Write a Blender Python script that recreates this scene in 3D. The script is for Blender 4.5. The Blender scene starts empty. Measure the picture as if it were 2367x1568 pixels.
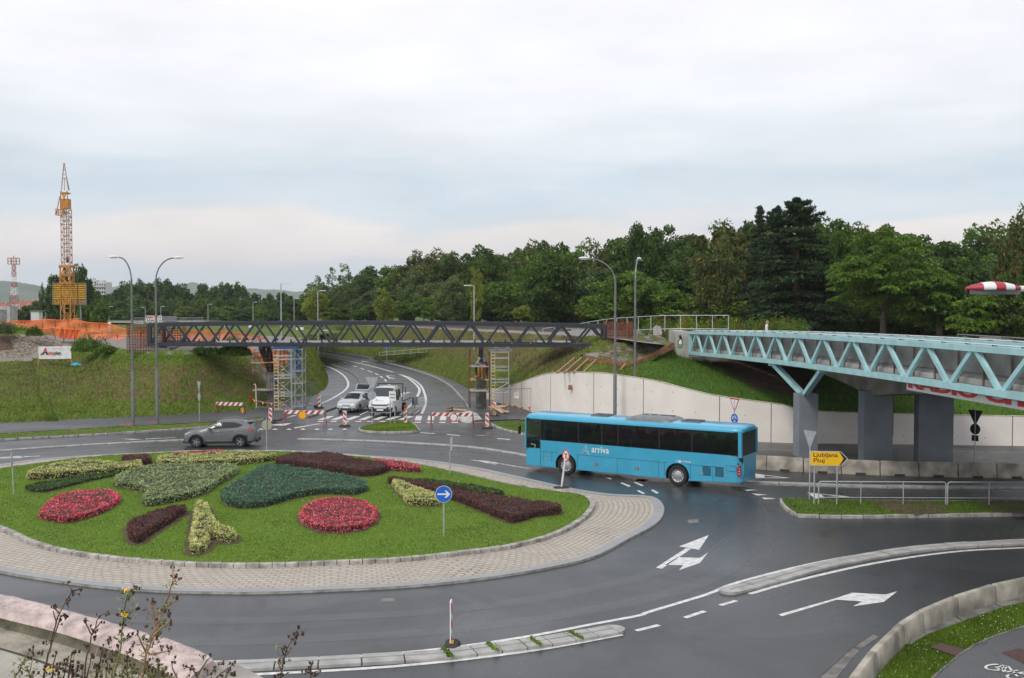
import bpy, bmesh, math, random
import numpy as np
from mathutils import Vector, Matrix
random.seed(7); rng = np.random.default_rng(7)
SC = bpy.context.scene; COL = SC.collection
PI = math.pi; rad = math.radians
# ------------------------------------------------------------ camera
H, F, CX, CY = 8.8, 2400.0, 1183.5, 784.0
TILT = math.atan((CY-700)/F)
cd = bpy.data.cameras.new('camera'); cam = bpy.data.objects.new('camera', cd); COL.objects.link(cam)
cam.location = (0, 0, H); cam.rotation_euler = (PI/2-TILT, 0, 0)
cd.sensor_width = 36; cd.lens = 36*F/2367; cd.clip_start = .1; cd.clip_end = 9000
SC.camera = cam
# ------------------------------------------------------------ world, sun, exposure
SUN_EL, SUN_AZ = rad(48), rad(215)
w = bpy.data.worlds.new('World'); SC.world = w; w.use_nodes = True
nt = w.node_tree; nt.nodes.clear()
N = nt.nodes.new; L = nt.links.new
def sky_nodes():
    out = N('ShaderNodeOutputWorld'); mix = N('ShaderNodeMixShader'); mix.inputs[0].default_value = .93
    sky = N('ShaderNodeTexSky'); sky.sky_type = 'NISHITA'; sky.sun_disc = False
    sky.sun_elevation = SUN_EL; sky.sun_rotation = SUN_AZ; sky.air_density = 1.2; sky.dust_density = 2.5
    b1 = N('ShaderNodeBackground'); b1.inputs[1].default_value = .12; L(sky.outputs[0], b1.inputs[0])
    tc = N('ShaderNodeTexCoord'); sep = N('ShaderNodeSeparateXYZ'); L(tc.outputs['Generated'], sep.inputs[0])
    mp = N('ShaderNodeMapping'); mp.inputs['Scale'].default_value = (2.2, 2.2, 13); L(tc.outputs['Generated'], mp.inputs[0])
    mp.inputs['Location'].default_value = (3.1, 1.7, .4)
    no = N('ShaderNodeTexNoise'); no.inputs['Scale'].default_value = 1.6; no.inputs['Detail'].default_value = 7; no.inputs['Roughness'].default_value = .52
    no.inputs['Distortion'].default_value = .25
    L(mp.outputs[0], no.inputs['Vector'])
    m1 = N('ShaderNodeMath'); m1.operation = 'MULTIPLY_ADD'; L(no.outputs['Fac'], m1.inputs[0]); m1.inputs[1].default_value = .13; m1.inputs[2].default_value = -.065
    m2 = N('ShaderNodeMath'); m2.operation = 'ADD'; L(sep.outputs['Z'], m2.inputs[0]); L(m1.outputs[0], m2.inputs[1])
    cr = N('ShaderNodeValToRGB'); L(m2.outputs[0], cr.inputs[0]); cr.color_ramp.interpolation = 'EASE'
    stops = [(0, (203, 215, 224)), (.022, (214, 221, 228)), (.042, (236, 230, 230)), (.066, (240, 233, 230)), (.088, (214, 224, 232)), (.115, (206, 220, 231)),
             (.15, (227, 232, 238)), (.185, (239, 241, 246)), (.25, (248, 247, 252)), (.5, (225, 228, 236)), (1, (228, 230, 238))]
    el = cr.color_ramp.elements
    while len(el) < len(stops): el.new(.5)
    for e, (p, c) in zip(el, stops):
        e.position = p; e.color = (*[((v/255+.055)/1.055)**2.4 for v in c], 1)
    n2 = N('ShaderNodeTexNoise'); n2.inputs['Scale'].default_value = 2.6; n2.inputs['Detail'].default_value = 8; n2.inputs['Roughness'].default_value = .55
    mp2 = N('ShaderNodeMapping'); mp2.inputs['Scale'].default_value = (1.6, 1.6, 5); L(tc.outputs['Generated'], mp2.inputs[0]); L(mp2.outputs[0], n2.inputs['Vector'])
    mr = N('ShaderNodeMapRange'); mr.inputs[1].default_value = .3; mr.inputs[2].default_value = .7; mr.inputs[3].default_value = .94; mr.inputs[4].default_value = 1.1
    L(n2.outputs['Fac'], mr.inputs[0])
    b2 = N('ShaderNodeBackground'); L(cr.outputs[0], b2.inputs[0]); L(mr.outputs[0], b2.inputs[1])
    L(b1.outputs[0], mix.inputs[1]); L(b2.outputs[0], mix.inputs[2]); L(mix.outputs[0], out.inputs[0])
sky_nodes()
sd = bpy.data.lights.new('sun', 'SUN'); sd.energy = 1.5; sd.angle = rad(16); sd.color = (1, .95, .88)
sun = bpy.data.objects.new('sun', sd); COL.objects.link(sun); sun.rotation_euler = (PI/2-SUN_EL, 0, PI-SUN_AZ)
SC.view_settings.view_transform = 'Standard'; SC.view_settings.look = 'None'; SC.view_settings.exposure = .2; SC.view_settings.gamma = 1
# ------------------------------------------------------------ pixel -> world (photo measured at 2367 wide)
ct, st = math.cos(TILT), math.sin(TILT)
def ray(x, y):
    u = (x-CX)/F; v = -(y-CY)/F
    return Vector((u, ct+v*st, -st+v*ct))
def G(x, y, z=0.0):
    d = ray(x, y); return Vector((0, 0, H))+d*((z-H)/d.z)
def at(x, y, Y):
    d = ray(x, y); return Vector((0, 0, H))+d*(Y/d.y)
def hat(y, Y): return at(CX, y, Y).z            # height of pixel row y at depth Y
# ------------------------------------------------------------ materials
MATS = {}
def srgb(r, g, b): return tuple(((v/255+.055)/1.055)**2.4 if v > 10 else v/255/12.92 for v in (r, g, b))
def newmat(name):
    m = bpy.data.materials.new(name); m.use_nodes = True; MATS[name] = m
    return m, m.node_tree.nodes, m.node_tree.links.new, m.node_tree.nodes['Principled BSDF']
def M(name, col, rough=.6, var=.12, scale=3, metal=0, bump=0, col2=None, spec=.5, bscale=None, coat=0, detail=5, obj=True):
    if name in MATS: return MATS[name]
    m, n, l, p = newmat(name)
    p.inputs['Roughness'].default_value = rough; p.inputs['Metallic'].default_value = metal
    p.inputs['Specular IOR Level'].default_value = spec; p.inputs['Coat Weight'].default_value = coat
    tc = n.new('ShaderNodeTexCoord'); src = tc.outputs['Object'] if obj else n.new('ShaderNodeNewGeometry').outputs['Position']
    no = n.new('ShaderNodeTexNoise'); no.inputs['Scale'].default_value = scale; no.inputs['Detail'].default_value = detail; l(src, no.inputs['Vector'])
    cr = n.new('ShaderNodeValToRGB'); l(no.outputs['Fac'], cr.inputs[0])
    a = col2 if col2 else tuple(max(0, c*(1-var)) for c in col); b = col if col2 else tuple(min(1, c*(1+var)) for c in col)
    cr.color_ramp.elements[0].position = .35; cr.color_ramp.elements[1].position = .65
    cr.color_ramp.elements[0].color = (*a, 1); cr.color_ramp.elements[1].color = (*b, 1)
    l(cr.outputs[0], p.inputs['Base Color'])
    if bump:
        nb = n.new('ShaderNodeTexNoise'); nb.inputs['Scale'].default_value = bscale or scale*6; nb.inputs['Detail'].default_value = 4; l(src, nb.inputs['Vector'])
        bn = n.new('ShaderNodeBump'); bn.inputs['Strength'].default_value = bump; bn.inputs['Distance'].default_value = .02
        l(nb.outputs['Fac'], bn.inputs['Height']); l(bn.outputs[0], p.inputs['Normal'])
    return m
def noise(n, l, src, scale, detail=6, rough=.55, dist=0):
    no = n.new('ShaderNodeTexNoise'); no.inputs['Scale'].default_value = scale; no.inputs['Detail'].default_value = detail
    no.inputs['Roughness'].default_value = rough; no.inputs['Distortion'].default_value = dist
    l(src, no.inputs['Vector']); return no.outputs['Fac']
def ramp(n, l, src, stops):
    cr = n.new('ShaderNodeValToRGB'); l(src, cr.inputs[0]); el = cr.color_ramp.elements
    while len(el) < len(stops): el.new(.5)
    for e, (p_, c) in zip(el, stops): e.position = p_; e.color = (*(c if isinstance(c, tuple) else (c, c, c)), 1)
    return cr.outputs[0]
def mixc(n, l, fac, a, b, mode='MIX'):
    mx = n.new('ShaderNodeMix'); mx.data_type = 'RGBA'; mx.blend_type = mode
    if isinstance(fac, float): mx.inputs[0].default_value = fac
    else: l(fac, mx.inputs[0])
    for i, v in ((6, a), (7, b)):
        if isinstance(v, tuple): mx.inputs[i].default_value = (*v, 1)
        else: l(v, mx.inputs[i])
    return mx.outputs[2]
def bump(n, l, h, p, s=.3, d=.02):
    bn = n.new('ShaderNodeBump'); bn.inputs['Strength'].default_value = s; bn.inputs['Distance'].default_value = d
    l(h, bn.inputs['Height']); l(bn.outputs[0], p.inputs['Normal'])
def pos(n): return n.new('ShaderNodeNewGeometry').outputs['Position']
def mat_asphalt(name, c, rlo, rhi, big=.12, patch=True):
    m, n, l, p = newmat(name); s = pos(n)
    f = ramp(n, l, noise(n, l, s, 34, 4, .8), [(.32, tuple(v*.6 for v in c)), (.66, tuple(v*1.5 for v in c))])
    g = ramp(n, l, noise(n, l, s, big, 4, .6, .6), [(.3, .86), (.7, 1.12)])
    col = mixc(n, l, 1.0, f, g, 'MULTIPLY')
    # scattered pale grit and darker repairs
    vo = n.new('ShaderNodeTexVoronoi'); vo.inputs['Scale'].default_value = 5; l(s, vo.inputs['Vector'])
    col = mixc(n, l, ramp(n, l, vo.outputs['Distance'], [(.0, 1.0), (.07, 0.0)]), col, tuple(v*2.2 for v in c))
    # long darker tyre-polished bands and hairline cracks
    wv = n.new('ShaderNodeTexVoronoi'); wv.feature = 'DISTANCE_TO_EDGE'; wv.inputs['Scale'].default_value = .16
    nn = n.new('ShaderNodeTexNoise'); nn.inputs['Scale'].default_value = .8; nn.inputs['Detail'].default_value = 5; l(s, nn.inputs['Vector'])
    add = n.new('ShaderNodeVectorMath'); add.operation = 'MULTIPLY_ADD'; l(nn.outputs['Color'], add.inputs[0]); add.inputs[1].default_value = (1.6, 1.6, 0); l(s, add.inputs[2])
    l(add.outputs[0], wv.inputs['Vector'])
    col = mixc(n, l, ramp(n, l, wv.outputs['Distance'], [(.0, .55), (.004, 0.0)]), col, tuple(v*.35 for v in c))
    l(col, p.inputs['Base Color'])
    rr = ramp(n, l, noise(n, l, s, .21, 5, .62, .8), [(.3, rlo), (.72, rhi)])
    l(rr, p.inputs['Roughness']); p.inputs['Specular IOR Level'].default_value = .5
    bump(n, l, noise(n, l, s, 90, 2), p, .25, .006)
    return m
def mat_grass(name, a, b, dry, dryamt=.5, dots=0.0, sc=1.0):
    m, n, l, p = newmat(name); s = pos(n)
    f1 = noise(n, l, s, 14*sc, 5, .7); f2 = noise(n, l, s, .5*sc, 5, .6, .5); f3 = noise(n, l, s, 3.2*sc, 4, .6)
    col = ramp(n, l, f1, [(.28, tuple(v*.55 for v in a)), (.5, a), (.74, b)])
    col = mixc(n, l, ramp(n, l, f2, [(1-dryamt-.12, 0.0), (1-dryamt+.14, .9)]), col, mixc(n, l, ramp(n, l, f1, [(.3, .1), (.7, .9)]), tuple(v*.6 for v in dry), dry))
    col = mixc(n, l, ramp(n, l, f3, [(.35, .32), (.6, 0.0)]), col, tuple(v*.5 for v in a))
    if dots:
        vo = n.new('ShaderNodeTexVoronoi'); vo.inputs['Scale'].default_value = 4.5; l(s, vo.inputs['Vector'])
        col = mixc(n, l, ramp(n, l, vo.outputs['Distance'], [(.03*dots*10, 1.0), (.05*dots*10, 0.0)]), col, (.5, .55, .42))
    l(col, p.inputs['Base Color']); p.inputs['Roughness'].default_value = .85; p.inputs['Specular IOR Level'].default_value = .2
    bump(n, l, f1, p, .8, .06)
    return m
def mat_terrain(name, a, b, sc=1.0):
    """grass with dry, soil, stone and lush areas blended by the vertex attributes of the same names"""
    m, n, l, p = newmat(name); s = pos(n)
    f1 = noise(n, l, s, 9*sc, 6, .7); f2 = noise(n, l, s, .45*sc, 5, .6, .5); f3 = noise(n, l, s, 2.1*sc, 6, .65); f4 = noise(n, l, s, 1.1*sc, 8, .7, .4)
    g = ramp(n, l, f1, [(.28, tuple(v*.5 for v in a)), (.5, a), (.74, b)])
    g = mixc(n, l, ramp(n, l, f3, [(.36, .55), (.56, 0.0)]), g, tuple(v*.45 for v in a))
    lush = ramp(n, l, f1, [(.3, (.03, .075, .008)), (.7, (.085, .17, .02))])
    dry = ramp(n, l, f1, [(.3, (.085, .065, .03)), (.7, (.21, .165, .075))])
    soil = ramp(n, l, f3, [(.3, (.05, .03, .02)), (.7, (.14, .09, .06))])
    stone = ramp(n, l, f1, [(.25, (.1, .09, .075)), (.5, (.26, .23, .2)), (.8, (.45, .42, .38))])
    col = g
    for nm, cc in (('lush', lush), ('dry', dry), ('soil', soil), ('stone', stone)):
        at_ = n.new('ShaderNodeAttribute'); at_.attribute_name = nm
        q = n.new('ShaderNodeMath'); q.operation = 'MULTIPLY_ADD'; l(f4, q.inputs[0]); q.inputs[1].default_value = 1.5; q.inputs[2].default_value = -.75
        r = n.new('ShaderNodeMath'); r.operation = 'ADD'; l(q.outputs[0], r.inputs[0]); l(at_.outputs['Fac'], r.inputs[1])
        col = mixc(n, l, ramp(n, l, r.outputs[0], [(.42, 0.0), (.6, 1.0)]), col, cc)
    l(col, p.inputs['Base Color']); p.inputs['Roughness'].default_value = .9; p.inputs['Specular IOR Level'].default_value = .15
    bump(n, l, f1, p, .9, .1)
    return m
def paint(o, **fn):
    """vertex attributes from functions of position"""
    for nm, f in fn.items():
        at_ = o.data.attributes.new(nm, 'FLOAT', 'POINT')
        at_.data.foreach_set('value', [max(0.0, min(1.0, f(v.co))) for v in o.data.vertices])
def bell(x, c, w): return math.exp(-((x-c)/w)**2)
def mat_leaf(name, a, b, c=None, rough=.6, trans=.25):
    """foliage: every leaf face has its own tint"""
    g_ = 1.75 if not name.startswith(("hill", "blade")) else 1.15
    a, b = tuple(v*g_ for v in a), tuple(v*g_ for v in b); c = tuple(v*1.3 for v in c) if c else None
    m, n, l, p = newmat(name)
    g = n.new('ShaderNodeNewGeometry'); oi = n.new('ShaderNodeObjectInfo')
    col = ramp(n, l, g.outputs['Random Per Island'], [(0, tuple(v*.62 for v in a)), (.5, a), (.93, b), (1, c or b)])
    cl = ramp(n, l, noise(n, l, g.outputs['Position'], .45, 3), [(.35, .68), (.66, 1.28)])
    col = mixc(n, l, 1.0, col, cl, 'MULTIPLY')
    col = mixc(n, l, 1.0, col, ramp(n, l, oi.outputs['Random'], [(0, (.85, .9, .95)), (.5, (1, 1, 1)), (1, (1.22, 1.1, .85))]), 'MULTIPLY')
    l(col, p.inputs['Base Color']); p.inputs['Roughness'].default_value = rough; p.inputs['Specular IOR Level'].default_value = .25
    if trans:
        tr = n.new('ShaderNodeBsdfTranslucent'); l(col, tr.inputs[0]); mx = n.new('ShaderNodeMixShader'); mx.inputs[0].default_value = min(.5, trans*1.5)
        l(p.outputs[0], mx.inputs[1]); l(tr.outputs[0], mx.inputs[2]); l(mx.outputs[0], n['Material Output'].inputs[0])
    return m
def mat_bricks(name, c1, c2, mortar, bw, bh, ms=.03, uv=True, rough=.7, moss=None):
    m, n, l, p = newmat(name); tc = n.new('ShaderNodeTexCoord'); s = tc.outputs['UV'] if uv else pos(n)
    nz = n.new('ShaderNodeTexNoise'); nz.inputs['Scale'].default_value = 3; l(s, nz.inputs['Vector'])
    add = n.new('ShaderNodeVectorMath'); add.operation = 'MULTIPLY_ADD'; l(nz.outputs['Color'], add.inputs[0]); add.inputs[1].default_value = (.09, .09, 0); l(s, add.inputs[2])
    br = n.new('ShaderNodeTexBrick'); l(add.outputs[0], br.inputs['Vector']); br.inputs['Scale'].default_value = 1
    br.inputs['Brick Width'].default_value = bw; br.inputs['Row Height'].default_value = bh; br.inputs['Mortar Size'].default_value = ms
    br.inputs['Mortar Smooth'].default_value = .25; br.inputs['Bias'].default_value = 0
    br.inputs['Color1'].default_value = (*c1, 1); br.inputs['Color2'].default_value = (*c2, 1); br.inputs['Mortar'].default_value = (*mortar, 1)
    col = mixc(n, l, 1.0, br.outputs['Color'], ramp(n, l, noise(n, l, s, 1.1, 6, .65), [(.3, .74), (.7, 1.2)]), 'MULTIPLY')
    # joints silted up in places
    jf = ramp(n, l, noise(n, l, s, .33, 4, .6, 1.0), [(.55, 0.0), (.75, .6)])
    col = mixc(n, l, jf, mixc(n, l, .62, col, mixc(n, l, .5, c1, c2)), col)
    if moss: col = mixc(n, l, ramp(n, l, noise(n, l, s, .9, 5, .7), [(.66, 0.0), (.8, .5)]), col, moss)
    l(col, p.inputs['Base Color']); p.inputs['Roughness'].default_value = rough
    bump(n, l, br.outputs['Fac'], p, -.4, .01)
    return m
# ------------------------------------------------------------ objects
OFF = {}
def tag(o, label=None, cat=None, group=None, kind=None):
    if label: o['label'] = label
    if cat: o['category'] = cat
    if group: o['group'] = group
    if kind: o['kind'] = kind
    return o
def thing(name, label, cat, loc=(0, 0, 0), rz=0, group=None, world=False):
    """Empty at the thing's base. world=True: parts are given in world coordinates."""
    o = bpy.data.objects.new(name, None); COL.objects.link(o); o.location = loc; o.rotation_euler = (0, 0, rz)
    o.empty_display_size = .2
    if world: OFF[o.name] = Vector(loc)
    return tag(o, label, cat, group)
def copy_tree(o, parent=None):
    c = o.copy(); COL.objects.link(c)
    if parent is not None: c.parent = parent
    for ch in list(o.children): copy_tree(ch, c)
    return c
def place(proto, loc, rz=0, sc=None, label=None, group=None, first=False):
    o = proto if first else copy_tree(proto)
    o.location = loc; o.rotation_euler = (0, 0, rz)
    if sc: o.scale = sc if isinstance(sc, tuple) else (sc, sc, sc)
    if label: o['label'] = label
    if group: o['group'] = group
    return o
class MB:
    def __init__(s): s.v = []; s.f = []; s.m = []; s.uv = []
    def add(s, vs, fs, mi=0, uvs=None):
        b = len(s.v); s.v += [Vector(v) for v in vs]
        for k, f in enumerate(fs):
            s.f.append([b+i for i in f]); s.m.append(mi); s.uv.append(uvs[k] if uvs else None)
        return s
    def box(s, c, size, rz=0, mi=0, taper=1.0, rot=None):
        x, y, z = size[0]/2, size[1]/2, size[2]/2; c = Vector(c)
        R = rot if rot else Matrix.Rotation(rz, 3, 'Z')
        vs = []
        for dz, t in ((-z, 1), (z, taper)):
            for dx, dy in ((-x, -y), (x, -y), (x, y), (-x, y)): vs.append(c+R @ Vector((dx*t, dy*t, dz)))
        return s.add(vs, [(3, 2, 1, 0), (4, 5, 6, 7), (0, 1, 5, 4), (1, 2, 6, 5), (2, 3, 7, 6), (3, 0, 4, 7)], mi)
    def beam(s, p, q, w, h=None, mi=0, up=(0, 0, 1)):
        p, q = Vector(p), Vector(q); h = h or w; d = (q-p)
        if d.length < 1e-6: return s
        d = d.normalized(); u = Vector(up)
        if abs(d.dot(u)) > .98: u = Vector((0, 1, 0))
        a = d.cross(u).normalized()*w/2; b = a.cross(d).normalized()*h/2
        vs = [p-a-b, p+a-b, p+a+b, p-a+b, q-a-b, q+a-b, q+a+b, q-a+b]
        return s.add(vs, [(0, 1, 2, 3), (7, 6, 5, 4), (0, 4, 5, 1), (1, 5, 6, 2), (2, 6, 7, 3), (3, 7, 4, 0)], mi)
    def tube(s, pts, r, n=8, mi=0, cap=True):
        pts = [Vector(p) for p in pts]; k = len(pts); rs = r if isinstance(r, (list, tuple)) else [r]*k
        vs = []; a = None
        for i, p in enumerate(pts):
            d = (pts[min(i+1, k-1)]-pts[max(i-1, 0)]).normalized()
            if a is None:
                a = d.cross(Vector((0, 0, 1)) if abs(d.z) < .9 else Vector((0, 1, 0))).normalized()
            a = (a-d*a.dot(d)).normalized(); b = d.cross(a)
            for j in range(n):
                t = 2*PI*j/n; vs.append(p+(a*math.cos(t)+b*math.sin(t))*rs[i])
        fs = [(i*n+j, i*n+(j+1) % n, (i+1)*n+(j+1) % n, (i+1)*n+j) for i in range(k-1) for j in range(n)]
        if cap: fs += [tuple(range(n))[::-1], tuple(range((k-1)*n, k*n))]
        return s.add(vs, fs, mi)
    def poly(s, pts, mi=0): return s.add(pts, [tuple(range(len(pts)))], mi)
    def prism(s, pts, d, mi=0):
        d = Vector(d); n = len(pts); vs = [Vector(p) for p in pts]; vs += [v+d for v in vs]
        fs = [tuple(range(n))[::-1], tuple(range(n, 2*n))]+[(i, (i+1) % n, n+(i+1) % n, n+i) for i in range(n)]
        return s.add(vs, fs, mi)
    def disc(s, c, r, nrm, th=.004, n=28, mi=0, ry=None):
        c = Vector(c); q = Vector(nrm).to_track_quat('Z', 'Y'); ry = ry or r
        pts = [c+q @ Vector((r*math.cos(2*PI*i/n), ry*math.sin(2*PI*i/n), 0)) for i in range(n)]
        return s.prism(pts, Vector(nrm).normalized()*th, mi)
    def lathe(s, prof, c=(0, 0, 0), axis='Z', n=24, mi=0):
        c = Vector(c); vs = []; k = len(prof)
        for r, h in prof:
            for j in range(n):
                t = 2*PI*j/n; a, b = r*math.cos(t), r*math.sin(t)
                vs.append(c+(Vector((a, b, h)) if axis == 'Z' else Vector((a, h, b)) if axis == 'Y' else Vector((h, a, b))))
        fs = [(i*n+j, i*n+(j+1) % n, (i+1)*n+(j+1) % n, (i+1)*n+j) for i in range(k-1) for j in range(n)]
        return s.add(vs, fs, mi)
    def grid(s, rows, mi=0, uv=None, closed=False):
        k = len(rows[0]); vs = [p for r in rows for p in r]; fs = []; uvs = []
        for i in range(len(rows)-1):
            for j in range(k if closed else k-1):
                q = (i*k+j, i*k+(j+1) % k, (i+1)*k+(j+1) % k, (i+1)*k+j); fs.append(q)
                if uv: uvs.append([uv[i][j], uv[i][j+1], uv[i+1][j+1], uv[i+1][j]])
        return s.add(vs, fs, mi, uvs if uv else None)
    def build(s, name, mats, parent=None, smooth=False, weld=False, recalc=True):
        off = OFF.get(parent.name, Vector()) if parent is not None else Vector()
        if not isinstance(mats, (list, tuple)): mats = [mats]
        me = bpy.data.meshes.new(name); me.from_pydata([v-off for v in s.v], [], s.f)
        for m in mats: me.materials.append(MATS[m] if isinstance(m, str) else m)
        me.polygons.foreach_set('material_index', s.m)
        if any(u for u in s.uv):
            ul = me.uv_layers.new(name='UVMap'); i = 0
            for f, u in zip(s.f, s.uv):
                for k in range(len(f)):
                    if u: ul.data[i].uv = u[k]
                    i += 1
        if weld or recalc:
            bm = bmesh.new(); bm.from_mesh(me)
            if weld: bmesh.ops.remove_doubles(bm, verts=bm.verts, dist=1e-4)
            if recalc: bmesh.ops.recalc_face_normals(bm, faces=bm.faces)
            bm.to_mesh(me); bm.free()
        if smooth:
            me.polygons.foreach_set('use_smooth', [True]*len(me.polygons))
            if smooth != 'all': me.set_sharp_from_angle(angle=rad(38))
        o = bpy.data.objects.new(name, me); COL.objects.link(o)
        if parent is not None:
            o.parent = parent
            if parent.name in OFF and parent.type != 'EMPTY': OFF[o.name] = off
        if parent is not None and parent.name in OFF: OFF[o.name] = off
        return o
def struct(o): o['kind'] = 'structure'; return o
def evalmesh(o):
    dg = bpy.context.evaluated_depsgraph_get(); dg.update()
    me = bpy.data.meshes.new_from_object(o.evaluated_get(dg)); return me
def boolcut(o, cutter):
    bm = bmesh.new(); bm.from_mesh(o.data); bmesh.ops.recalc_face_normals(bm, faces=bm.faces); bm.to_mesh(o.data); bm.free()
    md = o.modifiers.new('b', 'BOOLEAN'); md.object = cutter; md.operation = 'DIFFERENCE'; md.solver = 'EXACT'; md.use_self = True
    me = evalmesh(o); o.modifiers.clear(); me.name = o.data.name+'_cut'; o.data = me
    bpy.data.objects.remove(cutter)
def text(s, name, mat, parent, origin, xd, up, width=None, height=None, ext=.002, bold=0.0):
    """lettering as a mesh; origin = lower left corner; size from width or height"""
    cu = bpy.data.curves.new('t', 'FONT'); cu.body = s; cu.extrude = 0.0; cu.offset = bold; cu.resolution_u = 3
    o = bpy.data.objects.new('t', cu); COL.objects.link(o); me = evalmesh(o)
    bpy.data.objects.remove(o); bpy.data.curves.remove(cu)
    xs = [v.co.x for v in me.vertices]; ys = [v.co.y for v in me.vertices]
    W, Hh = max(xs)-min(xs), max(ys)-min(ys)
    kx = width/W if width else height/Hh; ky = height/Hh if height else kx
    if not width: kx = ky
    xd = Vector(xd).normalized(); up = Vector(up).normalized(); nr = xd.cross(up).normalized(); O = Vector(origin)
    off = OFF.get(parent.name, Vector()) if parent is not None else Vector()
    x0, y0 = min(xs), min(ys)
    for v in me.vertices: v.co = O+xd*((v.co.x-x0)*kx)+up*((v.co.y-y0)*ky)+nr*ext-off
    me.name = name; me.materials.clear(); me.materials.append(MATS[mat])
    ob = bpy.data.objects.new(name, me); COL.objects.link(ob)
    if parent is not None:
        ob.parent = parent
        if parent.name in OFF: OFF[ob.name] = off
    return ob
def cr(pts, n=8, closed=False):
    """Catmull-Rom through the points"""
    P = [Vector(p) for p in pts]; k = len(P); out = []
    rngk = range(k if closed else k-1)
    for i in rngk:
        p0, p1, p2, p3 = (P[(i-1) % k], P[i], P[(i+1) % k], P[(i+2) % k]) if closed else (P[max(i-1, 0)], P[i], P[i+1], P[min(i+2, k-1)])
        for j in range(n):
            t = j/n; out.append(.5*((2*p1)+(p2-p0)*t+(2*p0-5*p1+4*p2-p3)*t*t+(3*p1-p0-3*p2+p3)*t**3))
    if not closed: out.append(P[-1])
    return out
def resamp(pts, step=None, n=None, closed=False):
    P = [Vector(p) for p in pts]
    if closed: P = P+[P[0]]
    d = [0]
    for a, b in zip(P, P[1:]): d.append(d[-1]+(b-a).length)
    n = n or max(2, int(d[-1]/step)); out = []; k = 0
    for i in range(n+(0 if closed else 1)):
        t = d[-1]*i/n
        while k < len(d)-2 and d[k+1] < t: k += 1
        s = (t-d[k])/max(1e-9, d[k+1]-d[k]); out.append(P[k].lerp(P[k+1], min(1, max(0, s))))
    return out
def normals2(P, closed=False):
    k = len(P); out = []
    for i in range(k):
        a = P[(i-1) % k] if closed or i > 0 else P[i]; b = P[(i+1) % k] if closed or i < k-1 else P[i]
        d = (b-a); d.z = 0; d.normalize(); out.append(Vector((-d.y, d.x, 0)))
    return out
def strip(mb, P, a, b, z=None, closed=False, mi=0, uvs=True):
    """flat band along P from offset a to offset b (left positive)"""
    Nn = normals2(P, closed); A = []; B = []; U = [0]
    for i, p in enumerate(P):
        q = p.copy()
        if z is not None: q.z = z
        A.append(q+Nn[i]*a); B.append(q+Nn[i]*b)
        if i: U.append(U[-1]+(P[i]-P[i-1]).length)
    if closed: A.append(A[0]); B.append(B[0]); U.append(U[-1]+(P[0]-P[-1]).length)
    uv = [[(u, 0) for u in U], [(u, b-a) for u in U]]
    mb.grid([A, B], mi, uv); return mb
def kerb(mb, P, a, b, z0, z1, closed=False, gap=.02, block=.9, mi=0):
    """row of kerb stones along P between offsets a and b"""
    P = resamp(P, block, closed=closed); k = len(P); Nn = normals2(P, closed)
    for i in range(k if closed else k-1):
        p, q = P[i], P[(i+1) % k]; n0, n1 = Nn[i], Nn[(i+1) % k]; d = (q-p).normalized()*gap
        j = random.uniform(-.008, .008)
        vs = []
        for zz, ins in ((z0, 0), (z1+j-.015, 0), (z1+j, .015)):
            for pt, nn, s in ((p, n0, 1), (q, n1, -1)):
                for o in ((a-ins*(1 if a > b else -1)), (b+ins*(1 if a > b else -1))):
                    v = pt+nn*o+d*s; vs.append(Vector((v.x, v.y, zz)))
        # order per level: pA,pB,qA,qB
        f = []
        for lv in (0, 4): f += [(lv, lv+2, lv+6, lv+4), (lv+3, lv+1, lv+5, lv+7), (lv+1, lv, lv+4, lv+5), (lv+2, lv+3, lv+7, lv+6)]
        f += [(8, 10, 11, 9)]
        mb.add(vs, f, mi)
    return mb
def fill(P, z, mi=0, name='x', mats=None, parent=None):
    """filled flat polygon, triangulated"""
    from mathutils.geometry import tessellate_polygon
    V = [Vector((p.x, p.y, z)) for p in P]; me = bpy.data.meshes.new(name)
    T = []
    for a, b, c in tessellate_polygon([V]):
        T.append((a, b, c) if (V[b]-V[a]).cross(V[c]-V[a]).z > 0 else (a, c, b))
    me.from_pydata(V, [], T)
    me.materials.append(MATS[mats]); o = bpy.data.objects.new(name, me); COL.objects.link(o)
    if parent is not None: o.parent = parent
    return o
def Gs(pts, z=0.0): return [G(x, y, z) for x, y in pts]
def inpoly(x, y, poly):
    """vectorised point in polygon"""
    r = np.zeros(len(x), bool); n = len(poly)
    for i in range(n):
        x0, y0 = poly[i][0], poly[i][1]; x1, y1 = poly[(i+1) % n][0], poly[(i+1) % n][1]
        c = ((y0 > y) != (y1 > y)) & (x < (x1-x0)*(y-y0)/((y1-y0) or 1e-9)+x0); r ^= c
    return r
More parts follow.
